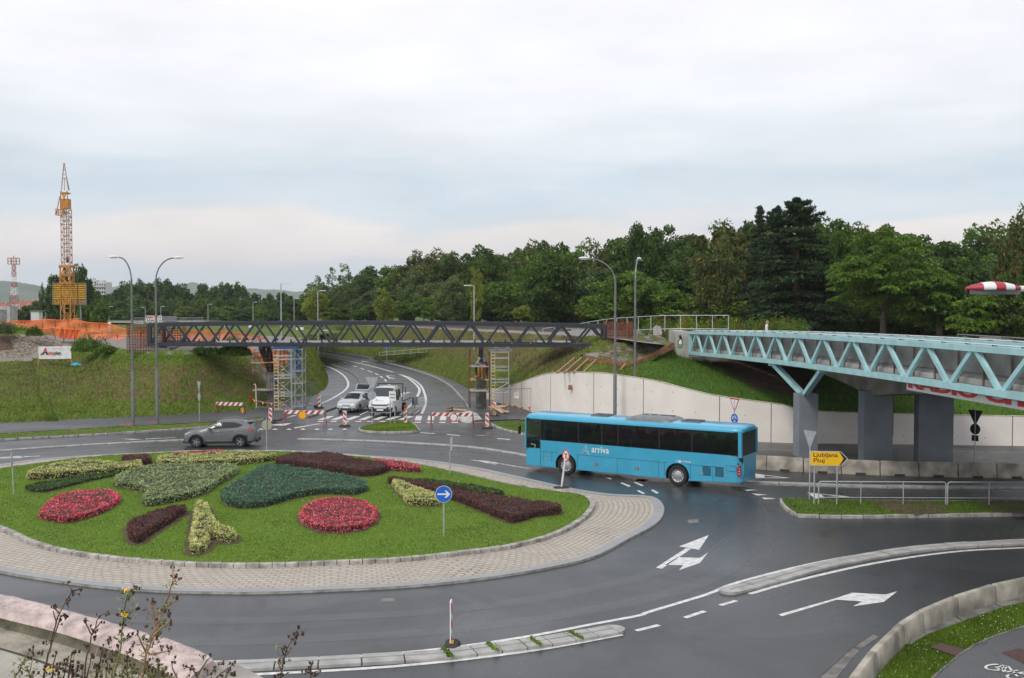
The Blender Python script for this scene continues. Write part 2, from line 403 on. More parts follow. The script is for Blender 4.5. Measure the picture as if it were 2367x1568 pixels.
def leafmesh(name, C, size, mat, parent=None, nrm=None, aspect=.7, flat=.5, off=None, link=True, tri=False):
    """many small leaf faces at the points C"""
    C = np.asarray(C, float); n = len(C); sz = size*rng.uniform(.6, 1.35, n)[:, None]
    a = rng.normal(size=(n, 3))
    if nrm is not None: a = nrm*flat+a*(1-flat)
    a /= np.linalg.norm(a, axis=1)[:, None]+1e-9
    b = rng.normal(size=(n, 3)); u = np.cross(a, b); u /= np.linalg.norm(u, axis=1)[:, None]+1e-9; v = np.cross(a, u)
    u *= sz; v *= sz*aspect; k = 3 if tri else 4
    if tri: V = np.stack([C-u*.5, C+u*.5, C+v*1.5], 1)
    else: V = np.stack([C-u, C-v*.8, C+u, C+v*.8], 1)
    if off is not None: V -= np.asarray(off)
    me = bpy.data.meshes.new(name); me.vertices.add(n*k); me.vertices.foreach_set('co', V.reshape(-1).astype(np.float32))
    me.loops.add(n*k); me.loops.foreach_set('vertex_index', np.arange(n*k, dtype=np.int32))
    me.polygons.add(n); me.polygons.foreach_set('loop_start', np.arange(0, n*k, k, dtype=np.int32))
    me.update(calc_edges=True); me.materials.append(MATS[mat] if isinstance(mat, str) else mat)
    if not link: return me
    o = bpy.data.objects.new(name, me); COL.objects.link(o)
    if parent is not None: o.parent = parent
    return o
def blades(name, X, Y, Z, h, w_, mat):
    """upright grass blades (one triangle each) rooted at the points"""
    n = len(X); a = rng.uniform(0, 2*PI, n); hh = h*rng.uniform(.4, 1.3, n); ln = rng.normal(0, .35, (n, 2))*hh[:, None]
    dx = np.cos(a)*w_; dy = np.sin(a)*w_
    V = np.stack([np.stack([X-dx, Y-dy, Z], 1), np.stack([X+dx, Y+dy, Z], 1), np.stack([X+ln[:, 0], Y+ln[:, 1], Z+hh], 1)], 1)
    me = bpy.data.meshes.new(name); me.vertices.add(n*3); me.vertices.foreach_set('co', V.reshape(-1).astype(np.float32))
    me.loops.add(n*3); me.loops.foreach_set('vertex_index', np.arange(n*3, dtype=np.int32))
    me.polygons.add(n); me.polygons.foreach_set('loop_start', np.arange(0, n*3, 3, dtype=np.int32)); me.update(calc_edges=True)
    me.materials.append(MATS[mat]); o = bpy.data.objects.new(name, me); COL.objects.link(o); return o
# ============================================================ materials of the setting
mat_asphalt('asphalt', (.038, .04, .043), .24, .46)
mat_asphalt('asphalt_light', (.075, .076, .077), .42, .7, .2)
mat_asphalt('asphalt_path', (.085, .086, .088), .5, .75, .3)
mat_grass('lawn', (.125, .215, .02), (.19, .3, .036), (.15, .17, .035), .32, .1)
mat_grass('verge_grass', (.1, .165, .02), (.16, .235, .035), (.2, .18, .06), .45)
mat_grass('bank_grass', (.068, .095, .019), (.125, .165, .036), (.105, .077, .04), .55, .05, .8)
mat_grass('meadow', (.11, .15, .025), (.18, .22, .04), (.24, .18, .07), .42, 0, .35)
mat_grass('far_meadow', (.08, .12, .025), (.12, .17, .04), (.16, .14, .06), .4, 0, .12)
mat_grass('lush', (.09, .15, .016), (.14, .21, .028), (.1, .1, .03), .3, 0, .8)
M('gravel', (.32, .29, .25), .9, .3, 2.2, bump=.5, detail=9, obj=False)
M('rubble', (.2, .165, .13), .95, .55, 3.5, bump=.9, detail=10, obj=False)
M('soil_dark', (.018, .018, .018), .8, .3, 6, obj=False); M('soil', (.1, .062, .04), .95, .4, 6, bump=.6, detail=8, obj=False)
M('ballast', (.24, .22, .21), .9, .5, 7, bump=.8, detail=9, obj=False)
M('paint_white', (.62, .62, .6), .5, .22, 5, obj=False, detail=9)
M('paint_worn', (.4, .4, .39), .5, .5, 3, obj=False, detail=10)
M('paint_red', (.2, .085, .075), .6, .3, 4, obj=False, detail=8)
M('concrete', (.4, .385, .36), .75, .16, 1.3, bump=.2, detail=9, obj=False)
M('concrete_kerb', (.34, .33, .3), .8, .3, 3.5, bump=.3, detail=8, obj=False)
M('concrete_dark', (.16, .155, .145), .8, .35, 1.8, bump=.2, detail=8, obj=False)
M('granite', (.33, .31, .28), .75, .4, 3, bump=.4, detail=8, obj=False)
mat_bricks('setts', (.52, .46, .38), (.36, .32, .27), (.03, .026, .02), .36, .22, .036, moss=(.14, .17, .07))
mat_bricks('band_stone', (.33, .33, .33), (.28, .285, .29), (.15, .15, .15), 1.0, 5, .01)
# ============================================================ ground sheets
g = MB(); g.poly([(-4000, -50, -.35), (4000, -50, -.35), (4000, 5900, -.35), (-4000, 5900, -.35)]); struct(g.build('ground', 'far_meadow'))
g = MB(); g.poly([(-70, 3, 0), (70, 3, 0), (70, 240, 0), (-110, 240, 0)]); struct(g.build('road', 'asphalt'))
# ---- roundabout apron and island
AO_near = [(0, 1325), (90, 1341), (210, 1358), (360, 1370), (510, 1374), (615, 1374), (775, 1368), (935, 1360), (1095, 1344), (1255, 1319), (1373, 1291), (1457, 1248), (1519, 1213), (1536, 1182), (1523, 1158), (1495, 1149), (1413, 1145), (1325, 1132), (1207, 1106), (1095, 1082), (967, 1064), (839, 1055), (743, 1047), (615, 1043), (420, 1046), (270, 1052), (120, 1061), (0, 1076)]
apron_c = resamp(cr(Gs(AO_near)+[Vector(v) for v in ((-29.6, 50.6, 0), (-28.8, 45.5, 0), (-26, 40.6, 0), (-21.6, 36.6, 0))], 8, True), .5, closed=True)
AI = [(0, 1231), (60, 1259), (135, 1282), (240, 1299), (360, 1310), (510, 1317), (615, 1317), (775, 1311), (935, 1303), (1095, 1285), (1191, 1271), (1287, 1244), (1345, 1212), (1370, 1186), (1374, 1169), (1356, 1153), (1319, 1146), (1191, 1128), (1095, 1106), (983, 1081), (903, 1069), (807, 1059), (679, 1050), (500, 1048), (360, 1053), (210, 1062), (90, 1077), (0, 1090)]
isl_c = resamp(cr(Gs(AI)+[Vector(v) for v in ((-27.6, 50, 0), (-26.2, 46, 0), (-23.3, 42.4, 0))], 8, True), .4, closed=True)
def centroid(P): return sum(P, Vector())/len(P)
# setts laid in rows following the kerb: band meshed between island kerb and apron edge
def nearest(p, P):
    return min(P, key=lambda q: (q-p).length_squared)
mb = MB()
O = apron_c; rows = []; uvs = []; U = 0
K = 9
I = [nearest(p, isl_c) for p in O]
for r in range(K+1):
    t = r/K; rows.append([Vector((a.x+(b.x-a.x)*t, a.y+(b.y-a.y)*t, .055)) for a, b in zip(O, I)])
us = [0]
for a, b in zip(O, O[1:]): us.append(us[-1]+(b-a).length)
for r in range(K+1): uvs.append([(u, (a-b).length*r/K) for u, a, b in zip(us, O, I)])
for r in rows: r.append(r[0])
for r in uvs: r.append((us[-1]+.5, r[0][1]))
mb.grid(rows, 0, uvs); struct(mb.build('apron_paving', 'setts', smooth='all'))
mb = MB(); s = 1 if True else -1
strip(mb, O, 0.02, .42, .012, True); e = struct(mb.build('apron_edging', 'band_stone'))
for v in e.data.vertices: v.co.z = .07
mb = MB(); ob = [p for p in O]
rows = [[Vector((p.x, p.y, z)) for p in O+[O[0]]] for z in (-.02, .07)]; mb.grid(rows); struct(mb.build('apron_edge_face', 'concrete_kerb'))
mb = MB(); kerb(mb, isl_c, -.02, .2, .0, .2, True, block=.42, gap=.013); struct(mb.build('island_kerb', 'granite'))
inner = [p+n*.2 for p, n in zip(isl_c, normals2(isl_c, True))]
cen = centroid(inner)
# slightly domed lawn
mb = MB(); R_ = 14
rows = []
for r in range(R_+1):
    t = r/R_; rows.append([Vector((p.x+(cen.x-p.x)*t, p.y+(cen.y-p.y)*t, .17)) for p in inner+[inner[0]]])
mb.grid(rows); lawn_isl = struct(mb.build('lawn', 'lawn', weld=True, smooth='all'))
# ---- markings
def mark(name, quads, matn='paint_white', z=.006):
    mb = MB()
    for q in quads: mb.poly([Vector((p.x, p.y, z)) for p in q])
    return struct(mb.build(name, matn))
def line(mb, pts, w_, z=.006, n=8):
    strip(mb, cr(Gs(pts), n), -w_/2, w_/2, z); return mb
zR = lambda pts: [(1325.5+x*.44, 1041.5+y*.44) for x, y in pts]
zN = lambda pts: [(530.2+x*.4, 1363.4+y*.4) for x, y in pts]
z2 = lambda pts: [(568+x*.26, 719.6+y*.26) for x, y in pts]
z3 = lambda pts: [(615.4+x*.32, 1003.6+y*.32) for x, y in pts]
zL = lambda pts: [(x*.3, 1003.6+y*.3) for x, y in pts]
zB = lambda pts: [(1562+x*.34, 700.6+y*.34) for x, y in pts]
zC = lambda pts: [(1893.6+x*.2, 1325.5+y*.2) for x, y in pts]
mb = MB()
line(mb, [(430, 1533)]+zN([(0, 415), (600, 395), (1200, 345), (1700, 275), (2100, 200), (2367, 150)])+zR([(400, 848), (700, 757), (860, 695), (1200, 607), (1500, 549), (1800, 508), (2367, 478)])+[(2500, 1248)], .16)
line(mb, [(430, 1567)]+zN([(150, 490), (800, 455), (1300, 410), (1800, 345), (2270, 260)]), .16)
line(mb, zR([(925, 755), (1200, 678), (1600, 590), (2000, 533), (2367, 512)])+[(2500, 1262)], .17)
for a, b in (((330, 948), (450, 918)), ((585, 880), (690, 845)), ((770, 815), (855, 790))): strip(mb, Gs(zR([a, b])), -.08, .08, .006)
struct(mb.build('lane_line', 'paint_white'))
mark('arrow_marking', [Gs(zR(p)) for p in (
    [(433, 617), (465, 622), (620, 517), (590, 515)], [(555, 505), (712, 445), (660, 523)],
    [(548, 562), (483, 602), (577, 604), (665, 565)], [(577, 604), (555, 630), (665, 592), (708, 536), (665, 565)],
    [(1075, 863), (1097, 872), (1385, 785), (1370, 780)], [(1370, 780), (1385, 785), (1518, 795), (1640, 758), (1465, 748)], [(1518, 795), (1468, 820), (1630, 797), (1703, 740), (1640, 758)])], 'paint_white')
mark('small_dash_marking', [Gs(zR([(a, b), (a+12, b-3), (c+8, d-3), (c-6, d+1)])) for a, b, c, d in ((245, 172, 296, 191), (315, 169, 363, 187), (333, 213, 370, 229), (405, 209, 443, 227), (213, 130, 262, 147), (148, 135, 198, 152))])
mark('yield_line_marking', [Gs(zR(p)) for p in ([(888, 204), (968, 208), (912, 214)], [(935, 226), (1020, 234), (962, 237)], [(988, 247), (1068, 254), (1005, 258)], [(830, 185), (905, 189), (852, 195)])]
     + [Gs(z2([(x-28, 1054), (x+28, 1055), (x, 1043)])) for x in (135, 260, 385, 510, 635, 755, 880)])
def tri_outline(o, i):
    q = []
    for k in range(3): q.append([o[k], o[(k+1) % 3], i[(k+1) % 3], i[k]])
    return q
mark('give_way_marking', [Gs(zR(q)) for q in tri_outline([(955, 123), (1142, 146), (958, 147)], [(1003, 132), (1108, 144), (1005, 143)])+tri_outline([(1228, 222), (1455, 243), (1268, 253)], [(1300, 232), (1405, 242), (1318, 246)])])
mb = MB()
line(mb, zB([(300, 985), (505, 995), (900, 1003), (1500, 1010), (2367, 1016), (2600, 1018)]), .1)
line(mb, zR([(895, 176), (1200, 188), (1700, 200), (2367, 214)]), .1)
mb2 = [(1470, 187), (1610, 195), (1690, 212), (1655, 222)]
struct(mb.build('edge_line', 'paint_worn'))
mark('ring_arrow_marking', [Gs(z3(mb2)), Gs(z3([(1690, 212), (1690, 218), (1985, 268), (1985, 262)])), Gs(zL([(0, 178), (160, 170), (180, 186), (0, 190)])), Gs(zL([(180, 172), (310, 168), (310, 172), (180, 180)])), Gs(zL([(930, 36), (1120, 40), (1010, 46)])), Gs(zL([(1120, 36), (1360, 26), (1360, 29), (1120, 41)]))], 'paint_worn')
mark('far_dash_marking', [Gs(z2(p)) for p in ([(1550, 1078), (1680, 1087), (1680, 1091), (1550, 1082)], [(1785, 1094), (1905, 1104), (1905, 1109), (1785, 1099)], [(2235, 1131), (2350, 1139), (2350, 1145), (2235, 1137)], [(1010, 922), (1085, 890), (1092, 893), (1020, 926)], [(425, 1036), (650, 1000), (655, 1004), (440, 1042)], [(230, 1010), (400, 995), (405, 999), (345, 1018), (240, 1016)])])
mb = MB()
line(mb, z2([(600, 465), (680, 483), (760, 505), (850, 555), (900, 610), (910, 660), (880, 705), (790, 765), (670, 822)]), .22)
line(mb, z2([(640, 395), (760, 415), (900, 440), (1100, 485), (1300, 540), (1430, 590), (1510, 650), (1545, 700), (1525, 760)]), .25)
line(mb, z2([(1300, 542), (1450, 588), (1550, 655), (1592, 740), (1600, 820), (1565, 912)]), .22)
line(mb, z2([(1500, 800), (1440, 862), (1375, 922)]), .2)
for a, b in (((1020, 508), (1055, 520)), ((1085, 529), (1125, 544)), ((1150, 552), (1180, 568)), ((1195, 577), (1220, 595)), ((1234, 606), (1250, 625)), ((1264, 641), (1277, 657)), ((860, 452), (900, 461)), ((955, 486), (992, 496)), ((760, 425), (800, 432)), ((650, 400), (700, 405))):
    strip(mb, Gs(z2([a, b])), -.1, .1, .006)
for k in range(7):
    y = 775+k*13; strip(mb, Gs(z2([(1525-k*4, y), (1590-k*1, y-9)])), -.1, .1, .006)
for p in ([(1255, 570), (1330, 578)], [(1280, 590), (1325, 602)], [(1255, 575), (1285, 600)], [(780, 470), (850, 466)], [(1030, 445), (1090, 452)], [(1030, 452), (1060, 444)]): strip(mb, Gs(z2(p)), -.12, .12, .006)
struct(mb.build('far_lane_line', 'paint_white'))
cw = [[(x, 966), (x+55, 967), (x+150, 934), (x+95, 933)] for x in (640, 755, 875, 1000, 1120, 1235, 1350)]
cw += [[(80, 930), (130, 932), (240, 912), (190, 910)], [(175, 938), (230, 939), (350, 908), (290, 906)], [(285, 954), (345, 954), (460, 925), (400, 922)]]
cw += [[(x, 970), (x+56, 972), (x+66, 932), (x+12, 931)] for x in (1503, 1613, 1722, 1832, 1940)]
cw += [[(x, 984), (x+55, 984), (x+62, 977), (x+10, 977)] for x in (640, 750, 860, 970, 1075, 1185)]+[[(x, 993), (x+57, 994), (x+58, 986), (x+2, 985)] for x in (1498, 1610, 1720, 1830, 1950)]
cw += [[(2340, 925), (2440, 968), (2500, 967), (2400, 923)], [(2448, 922), (2560, 965), (2620, 964), (2510, 920)], [(2250, 1010), (2380, 1012), (2380, 1016), (2250, 1014)]]
mark('crosswalk', [Gs(z2(q)) for q in cw], 'paint_white')
mark('cycle_crossing', [Gs(z2([(560, 980), (1300, 971), (2150, 982), (2170, 996), (1300, 984), (560, 992)]))], 'paint_red', .003)
mark('cycle_symbol_patch', [Gs([(267, 986), (300, 980), (326, 981), (300, 987)]), Gs([(337, 982), (352, 977), (372, 978), (362, 983)])], 'paint_red', .07)
# ---- kerbed islands
def island(name, pts, z=.14, matn='verge_grass', kw=.14, block=.9, n=5):
    P = resamp(cr(Gs(pts, z), n, True), .35, closed=True)
    a = sum((P[i].x*P[(i+1) % len(P)].y-P[(i+1) % len(P)].x*P[i].y) for i in range(len(P)))
    if a < 0: P = P[::-1]
    mb = MB(); kerb(mb, P, 0, kw, -.02, z, True, block=block); struct(mb.build(name+'_kerb', 'concrete_kerb'))
    Q = [p+q*kw for p, q in zip(P, normals2(P, True))]
    return struct(fill(Q, z+.01, name=name, mats=matn)), Q
isl2, isl2p = island('traffic_island', [(1802, 1152), (1801, 1157), (1812, 1170), (1831, 1184), (1853, 1190), (2030, 1191), (2367, 1186), (2800, 1182), (2800, 1158), (2367, 1158), (2000, 1155), (1830, 1151)], .14, 'lush')
tri, trip = island('splitter_island', [(830, 988), (833, 994), (880, 998), (965, 996), (969, 990), (955, 977), (940, 972), (905, 974), (860, 980)], .14)
ver, verp = island('right_verge', [(1141, 976), (1138, 981), (1160, 990), (1215, 1003), (1330, 1022), (1420, 1022), (1420, 1008), (1300, 1000), (1235, 980), (1200, 973)], .14)
lv, lvp = island('left_verge', [(-300, 1037), (0, 1015), (120, 1008), (270, 1000), (400, 991), (490, 984), (585, 973), (606, 969), (600, 966), (476, 977), (252, 988), (0, 1003), (-300, 1022)], .13)
sm, smp = island('median_nose', z2([(1440, 910), (1485, 880), (1545, 858), (1560, 862), (1548, 882), (1500, 912)]), .13, 'concrete_dark', n=3)
mb = MB(); rows = [Gs([(-300, 1021), (0, 1002), (252, 987), (476, 976), (600, 965), (640, 972), (700, 950)], .06), Gs([(-300, 990), (0, 975), (196, 967), (392, 957), (582, 943), (640, 935), (720, 915)], .06)]
mb.grid(rows); struct(mb.build('left_pavement', 'asphalt_light'))
fill(Gs([(1080, 975), (1140, 973), (1200, 971), (1240, 980), (1400, 1000), (1760, 1018), (1700, 1005), (1400, 985), (1240, 948), (1175, 930), (1150, 925), (1090, 915), (1075, 930)]), .05, name='right_pavement', mats='asphalt_light')['kind'] = 'structure'
fill(Gs(z2([(530, 338), (800, 373), (1100, 423), (1400, 493), (1650, 573), (1800, 653), (1880, 733), (1940, 810), (1990, 900), (2150, 960), (2200, 800), (2060, 745), (1980, 690), (1800, 600), (1500, 500), (1200, 415), (900, 370), (520, 330)])), .1, name='far_pavement', mats='asphalt_light')['kind'] = 'structure'
mb = MB(); kerb(mb, cr(Gs(z2([(530, 345), (800, 380), (1100, 430), (1400, 500), (1650, 580), (1800, 660), (1880, 740), (1940, 812), (1985, 890)])), 6), 0, .15, -.02, .13, block=1.0); struct(mb.build('far_kerb', 'concrete_kerb'))
mb = MB(); kerb(mb, cr(Gs(z2([(760, 480), (900, 530), (990, 590), (1030, 660)])), 6), -.15, .15, -.02, .13, block=1.0); struct(mb.build('median_kerb', 'concrete_dark'))
mb = MB(); kerb(mb, cr(Gs(z2([(810, 862), (720, 895), (640, 925), (560, 950)])), 6), -.2, .0, -.02, .13, block=1.0); struct(mb.build('crossing_kerb', 'concrete_dark'))
# ---- low concrete lane dividers (things)
def divider(label, pts, w_, h_, block, weeds=0):
    t = thing('lane_divider', label, 'lane divider', G(*pts[len(pts)//2]), world=True, group='low concrete lane dividers')
    mb = MB(); P = cr(Gs(pts), 8); kerb(mb, P, -w_/2, w_/2, -.02, h_, block=block, gap=.02)
    P2 = resamp(P, .2); strip(mb, P2, -.01, .01, h_+.012, mi=1)
    for e, f in ((P[0], P[1]), (P[-1], P[-2])):
        d = (e-f).normalized(); a0 = math.atan2(d.y, d.x)
        mb.prism([Vector((e.x+math.cos(a0+a)*w_/2, e.y+math.sin(a0+a)*w_/2, -.02)) for a in [(-90+k*15)*PI/180 for k in range(13)]], (0, 0, h_+.016))
    mb.build('concrete_units', ['concrete_light', 'concrete_dark'], t)
    if weeds:
        X = []
        Q = resamp(P, 1.05)
        for p, q in zip(Q, normals2(Q)):
            if random.random() < weeds:
                for k in range(170): X.append(p+q*random.uniform(-w_/2, w_/2)+Vector((random.gauss(0, .035), random.gauss(0, .035), h_+abs(random.gauss(0, .03)))))
        o = leafmesh('weeds', X, .035, 'leaf_light', t, off=OFF[t.name]); o['kind'] = 'stuff'
    return t
mat_leaf('leaf_light', (.1, .17, .02), (.19, .26, .04))
M('concrete_light', (.36, .355, .335), .75, .18, 2.2, bump=.2, detail=9, obj=False)
divider('long pale concrete divider at the front ending at the rubber foot of the delineator post', [(430, 1553)]+zN([(50, 450), (500, 430), (950, 405), (1250, 385)]), .62, .09, 1.0)
divider('cracked weedy end of the front lane divider, right of the delineator post', zN([(1260, 385), (1500, 352), (1800, 315), (2100, 264), (2215, 242)]), .66, .09, .62, .75)
divider('curved pale concrete divider with joints at the right, above the solid white line', zR([(820, 745), (1000, 700), (1300, 615), (1600, 555), (1900, 515), (2200, 496), (2367, 488)])+[(2480, 1254)], .62, .09, .95)
divider('thin divider curving behind the flower island, starting beside the round sign back', z3([(245, 41), (700, 51), (1100, 72), (1500, 101), (1855, 155)])+[(1290, 1075)], .34, .08, 1.4)
divider('thin divider on the road at the left edge, ending at the grey car', zL([(-200, 145), (0, 134), (450, 101), (900, 75), (1400, 50), (1750, 42)]), .34, .08, 1.4)
divider('thin divider in the slip road behind the bus and the yellow direction sign', zR([(895, 170), (1200, 181), (1500, 190), (1900, 197), (2367, 203), (2600, 206)]), .3, .1, 1.6)
mark('manhole_cover', [Gs(z2([(x-w1, y), (x-w1*.5, y-h1), (x+w1*.5, y-h1), (x+w1, y), (x+w1*.5, y+h1), (x-w1*.5, y+h1)])) for x, y, w1, h1 in ((2080, 1105, 60, 6), (-45, 995, 20, 3))], 'concrete_dark', .004)
M('iron_red', (.075, .035, .028), .6, .3, 20, bump=.3)
# ---- lower right corner: grass strip, cycle path, covers
BR = [(1953, 1568), (2005, 1501), (2051, 1456), (2067, 1441), (2112, 1412), (2193, 1378), (2281, 1351), (2367, 1333), (2480, 1312)]
gp = Gs([(1900, 1640), (1960, 1575), (2055, 1470), (2130, 1432), (2200, 1405), (2367, 1352), (2700, 1290), (2900, 1568), (2500, 1900), (1900, 1900)])
struct(fill(gp, .1, name='corner_lawn', mats='lush'))
fill(Gs([(2100, 1640), (2161, 1568), (2193, 1541), (2213, 1523), (2237, 1505), (2293, 1477), (2367, 1452), (2700, 1380), (2900, 1600), (2400, 1900)], .1), .125, name='cycle_path', mats='asphalt_path')['kind'] = 'structure'
mb = MB(); kerb(mb, cr(Gs([(2100, 1640), (2161, 1568), (2193, 1541), (2213, 1523), (2237, 1505), (2293, 1477), (2367, 1452), (2500, 1415)], .1), 6), 0, .06, .05, .15, block=1); struct(mb.build('path_edging', 'concrete_dark'))
mark('path_slabs', [Gs(zC(q), .1) for q in ([(900, 800), (1150, 640), (1230, 720), (1050, 830)], [(1160, 635), (1540, 490), (1650, 560), (1240, 715)], [(1560, 480), (1980, 340), (2110, 400), (1665, 555)], [(1995, 335), (2367, 230), (2420, 320), (2125, 395)])], 'concrete_dark', .112)
mark('cover_plate', [Gs(zC([(1290, 870), (1410, 822), (1720, 905), (1590, 975)]), .1), Gs(zC([(2110, 930), (2310, 880), (2560, 960), (2420, 1090)]), .1)], 'iron_red', .135)
mark('gutter', [Gs(q) for q in (zC([(0, 1215), (380, 860), (470, 890), (200, 1212)]), zC([(390, 850), (620, 705), (690, 740), (480, 880)]))], 'concrete_dark', .008)
mark('gutter_joint', [Gs(q) for q in (zC([(-60, 1260), (380, 860), (385, 866), (-45, 1262)]), zC([(380, 860), (620, 703), (625, 708), (385, 867)]))], 'soil', .012)
mb = MB()
for cx_, cy_ in ((2040, 1095), (2290, 1200)):
    P = Gs(zC([(cx_+118*math.cos(a), cy_+34*math.sin(a)) for a in [k*PI/10 for k in range(21)]]), .12); strip(mb, P, -.03, .03, .14)
for a, b in (((2040, 1095), (2180, 1080)), ((2180, 1080), (2290, 1200)), ((2040, 1095), (2150, 1150)), ((2090, 1060), (2160, 1150)), ((2150, 1150), (2300, 1130)), ((2200, 1180), (2367, 1150))): strip(mb, Gs(zC([a, b]), .12), -.03, .03, .14)
struct(mb.build('cycle_symbol', 'paint_white'))
# ============================================================ terrain lofts
from mathutils import noise as mnoise
def nz(p, s, a): return mnoise.fractal(Vector(p)*s, 1.0, 2.0, 4)*a
def loft(name, rows, matn, sub=6, amp=.12, k=None, edge=True, mats=None, mfun=None, direct=False):
    """smooth surface through rows of points; rows may differ in length"""
    n = k or 60
    R0 = [cr(r, 9) for r in rows] if direct else [resamp(cr(r, 6), n=n) for r in rows]
    n = len(R0[0])-1
    rows2 = []
    m = len(R0)
    for i in range(m-1):
        for t in range(sub):
            f = t/sub; row = []
            for j in range(n+1):
                p0, p1, p2, p3 = R0[max(i-1, 0)][j], R0[i][j], R0[i+1][j], R0[min(i+2, m-1)][j]
                lin = p1.lerp(p2, f); c = .5*((2*p1)+(p2-p0)*f+(2*p0-5*p1+4*p2-p3)*f*f+(3*p1-p0-3*p2+p3)*f**3)
                q = lin.lerp(c, .6)
                if not (i == 0 and t == 0): q.z += nz(q, .35, amp)+nz(q, 1.6, amp*.35)
                row.append(q)
            rows2.append(row)
    rows2.append(R0[-1])
    mb = MB(); mb.grid(rows2)
    o = mb.build(name, mats or matn, smooth='all')
    if mfun:
        for pl in o.data.polygons: pl.material_index = mfun(pl.center)
    up = sum(1 for pl in o.data.polygons if pl.normal.z > 0)
    if up < len(o.data.polygons)/2: o.data.flip_normals()
    return struct(o), rows2
mat_terrain('terrain_bank', (.115, .165, .024), (.19, .25, .045)); mat_terrain('terrain_meadow', (.12, .16, .025), (.19, .235, .045), .7)
def sm(a, b, x): t = max(0, min(1, (x-a)/(b-a))); return t*t*(3-2*t)
# left embankment: foot, slope, crest, gravel plateau
foot = [Vector((-75, 66, -.05))]+Gs([(0, 982), (110, 978), (180, 974), (250, 971), (320, 967), (392, 963), (450, 959), (500, 956), (550, 953), (585, 950), (606, 947), (640, 936), (690, 924), (724, 916), (750, 901), (759, 881), (750, 860), (729, 842), (700, 828), (660, 815)], -.05)
CRz = [((0, 838), 3.2), ((80, 830), 3.6), ((170, 812), 4.2), ((240, 806), 4.7), ((310, 809), 4.85), ((370, 811), 4.85), ((430, 811), 4.85), ((490, 809), 4.8), ((535, 810), 4.6), ((562, 813), 4.4), ((582, 820), 4.1), ((602, 820), 4.0), ((625, 808), 4.2), ((650, 799), 4.3), ((678, 792), 4.4), ((700, 786), 4.3), ((714, 781), 4.2), ((712, 778), 4.2), ((700, 776), 4.2), ((690, 775), 4.2)]
crest = [Vector((-75, 84, 3.2))]+[G(x, y, z) for (x, y), z in CRz]
def lerpdir(a, b, t, sag):
    return [p.lerp(q, t)+Vector((0, 0, sag)) for p, q in zip(a, b)]
def lerprow(a, b, t, sag, n=60):
    A = resamp(cr(a, 6), n=n); B = resamp(cr(b, 6), n=n)
    return [Vector((p.x+(q.x-p.x)*t, p.y+(q.y-p.y)*t, p.z+(q.z-p.z)*t+sag)) for p, q in zip(A, B)]
pl1 = [Vector((-75, 95, 3.6))]+[Vector((c.x*1.04-1, c.y+6, c.z+.25)) for c in crest[1:11]]+[Vector((c.x*1.05, c.y+9, c.z+.1)) for c in crest[13:]]
pl2 = [Vector((-100, 130, 4.6)), Vector((-60, 132, 4.8)), Vector((-45, 135, 4.9)), Vector((-35, 135, 4.8)), Vector((-30, 145, 4.5)), Vector((-24, 160, 4.3))]
pl3 = [Vector((-160, 200, 4.3)), Vector((-80, 205, 4.2)), Vector((-60, 205, 4.2)), Vector((-45, 200, 4.0)), Vector((-40, 200, 3.8))]
bank, brow = loft('embankment', [foot, lerpdir(foot, crest, .1, .0), lerpdir(foot, crest, .5, .25), lerpdir(foot, crest, .9, .2), crest], 'terrain_bank', 8, .16, 170, direct=True)
site, _ = loft('site_ground', [crest, pl1, pl2, pl3], 'terrain_bank', 8, .07, 90)
paint(site, stone=lambda c: .95*sm(135, 120, c.y))
paint(bank, dry=lambda c: .56*sm(.2, 1.4, c.z)*sm(4.6, 3.4, c.z)*sm(-14, -22, c.x), lush=lambda c: .5*sm(3.4, 4.3, c.z)+.35*sm(1, .2, c.z), soil=lambda c: .35*sm(-26, -22, c.x)*sm(-17, -20, c.x)*sm(.6, 2, c.z),
      stone=lambda c: .9*bell(c.x-(4.5-c.z)*.9, -22.6, 1.7)*sm(.8, 2, c.z)*sm(97, 92, c.y)+.5*sm(4.3, 4.7, c.z)*sm(-34, -30, c.x))
# dirt heap at the far left
hp = []
for r in range(9):
    t = r/8; hp.append([Vector((-52+math.cos(a)*9.5*(1-t)*(1+.15*math.sin(3*a)), 106+math.sin(a)*5*(1-t), 3.2+3.0*math.sin(t*PI/2)**1.2*1.0)) for a in [k*2*PI/26 for k in range(27)]])
for r in hp:
    for p in r: p.z += nz(p, .5, .35); p.x += nz(p, .8, .4)
mb = MB(); mb.grid(hp); o = struct(mb.build('dirt_heap', ['soil', 'rubble', 'lush'], smooth='all'))
for p_ in o.data.polygons:
    c = p_.center; p_.material_index = 2 if c.z > 5.55+.3*mnoise.noise(c) and c.x < -48 else (1 if c.x > -50+mnoise.noise(c*.6)*1.5 else 0)
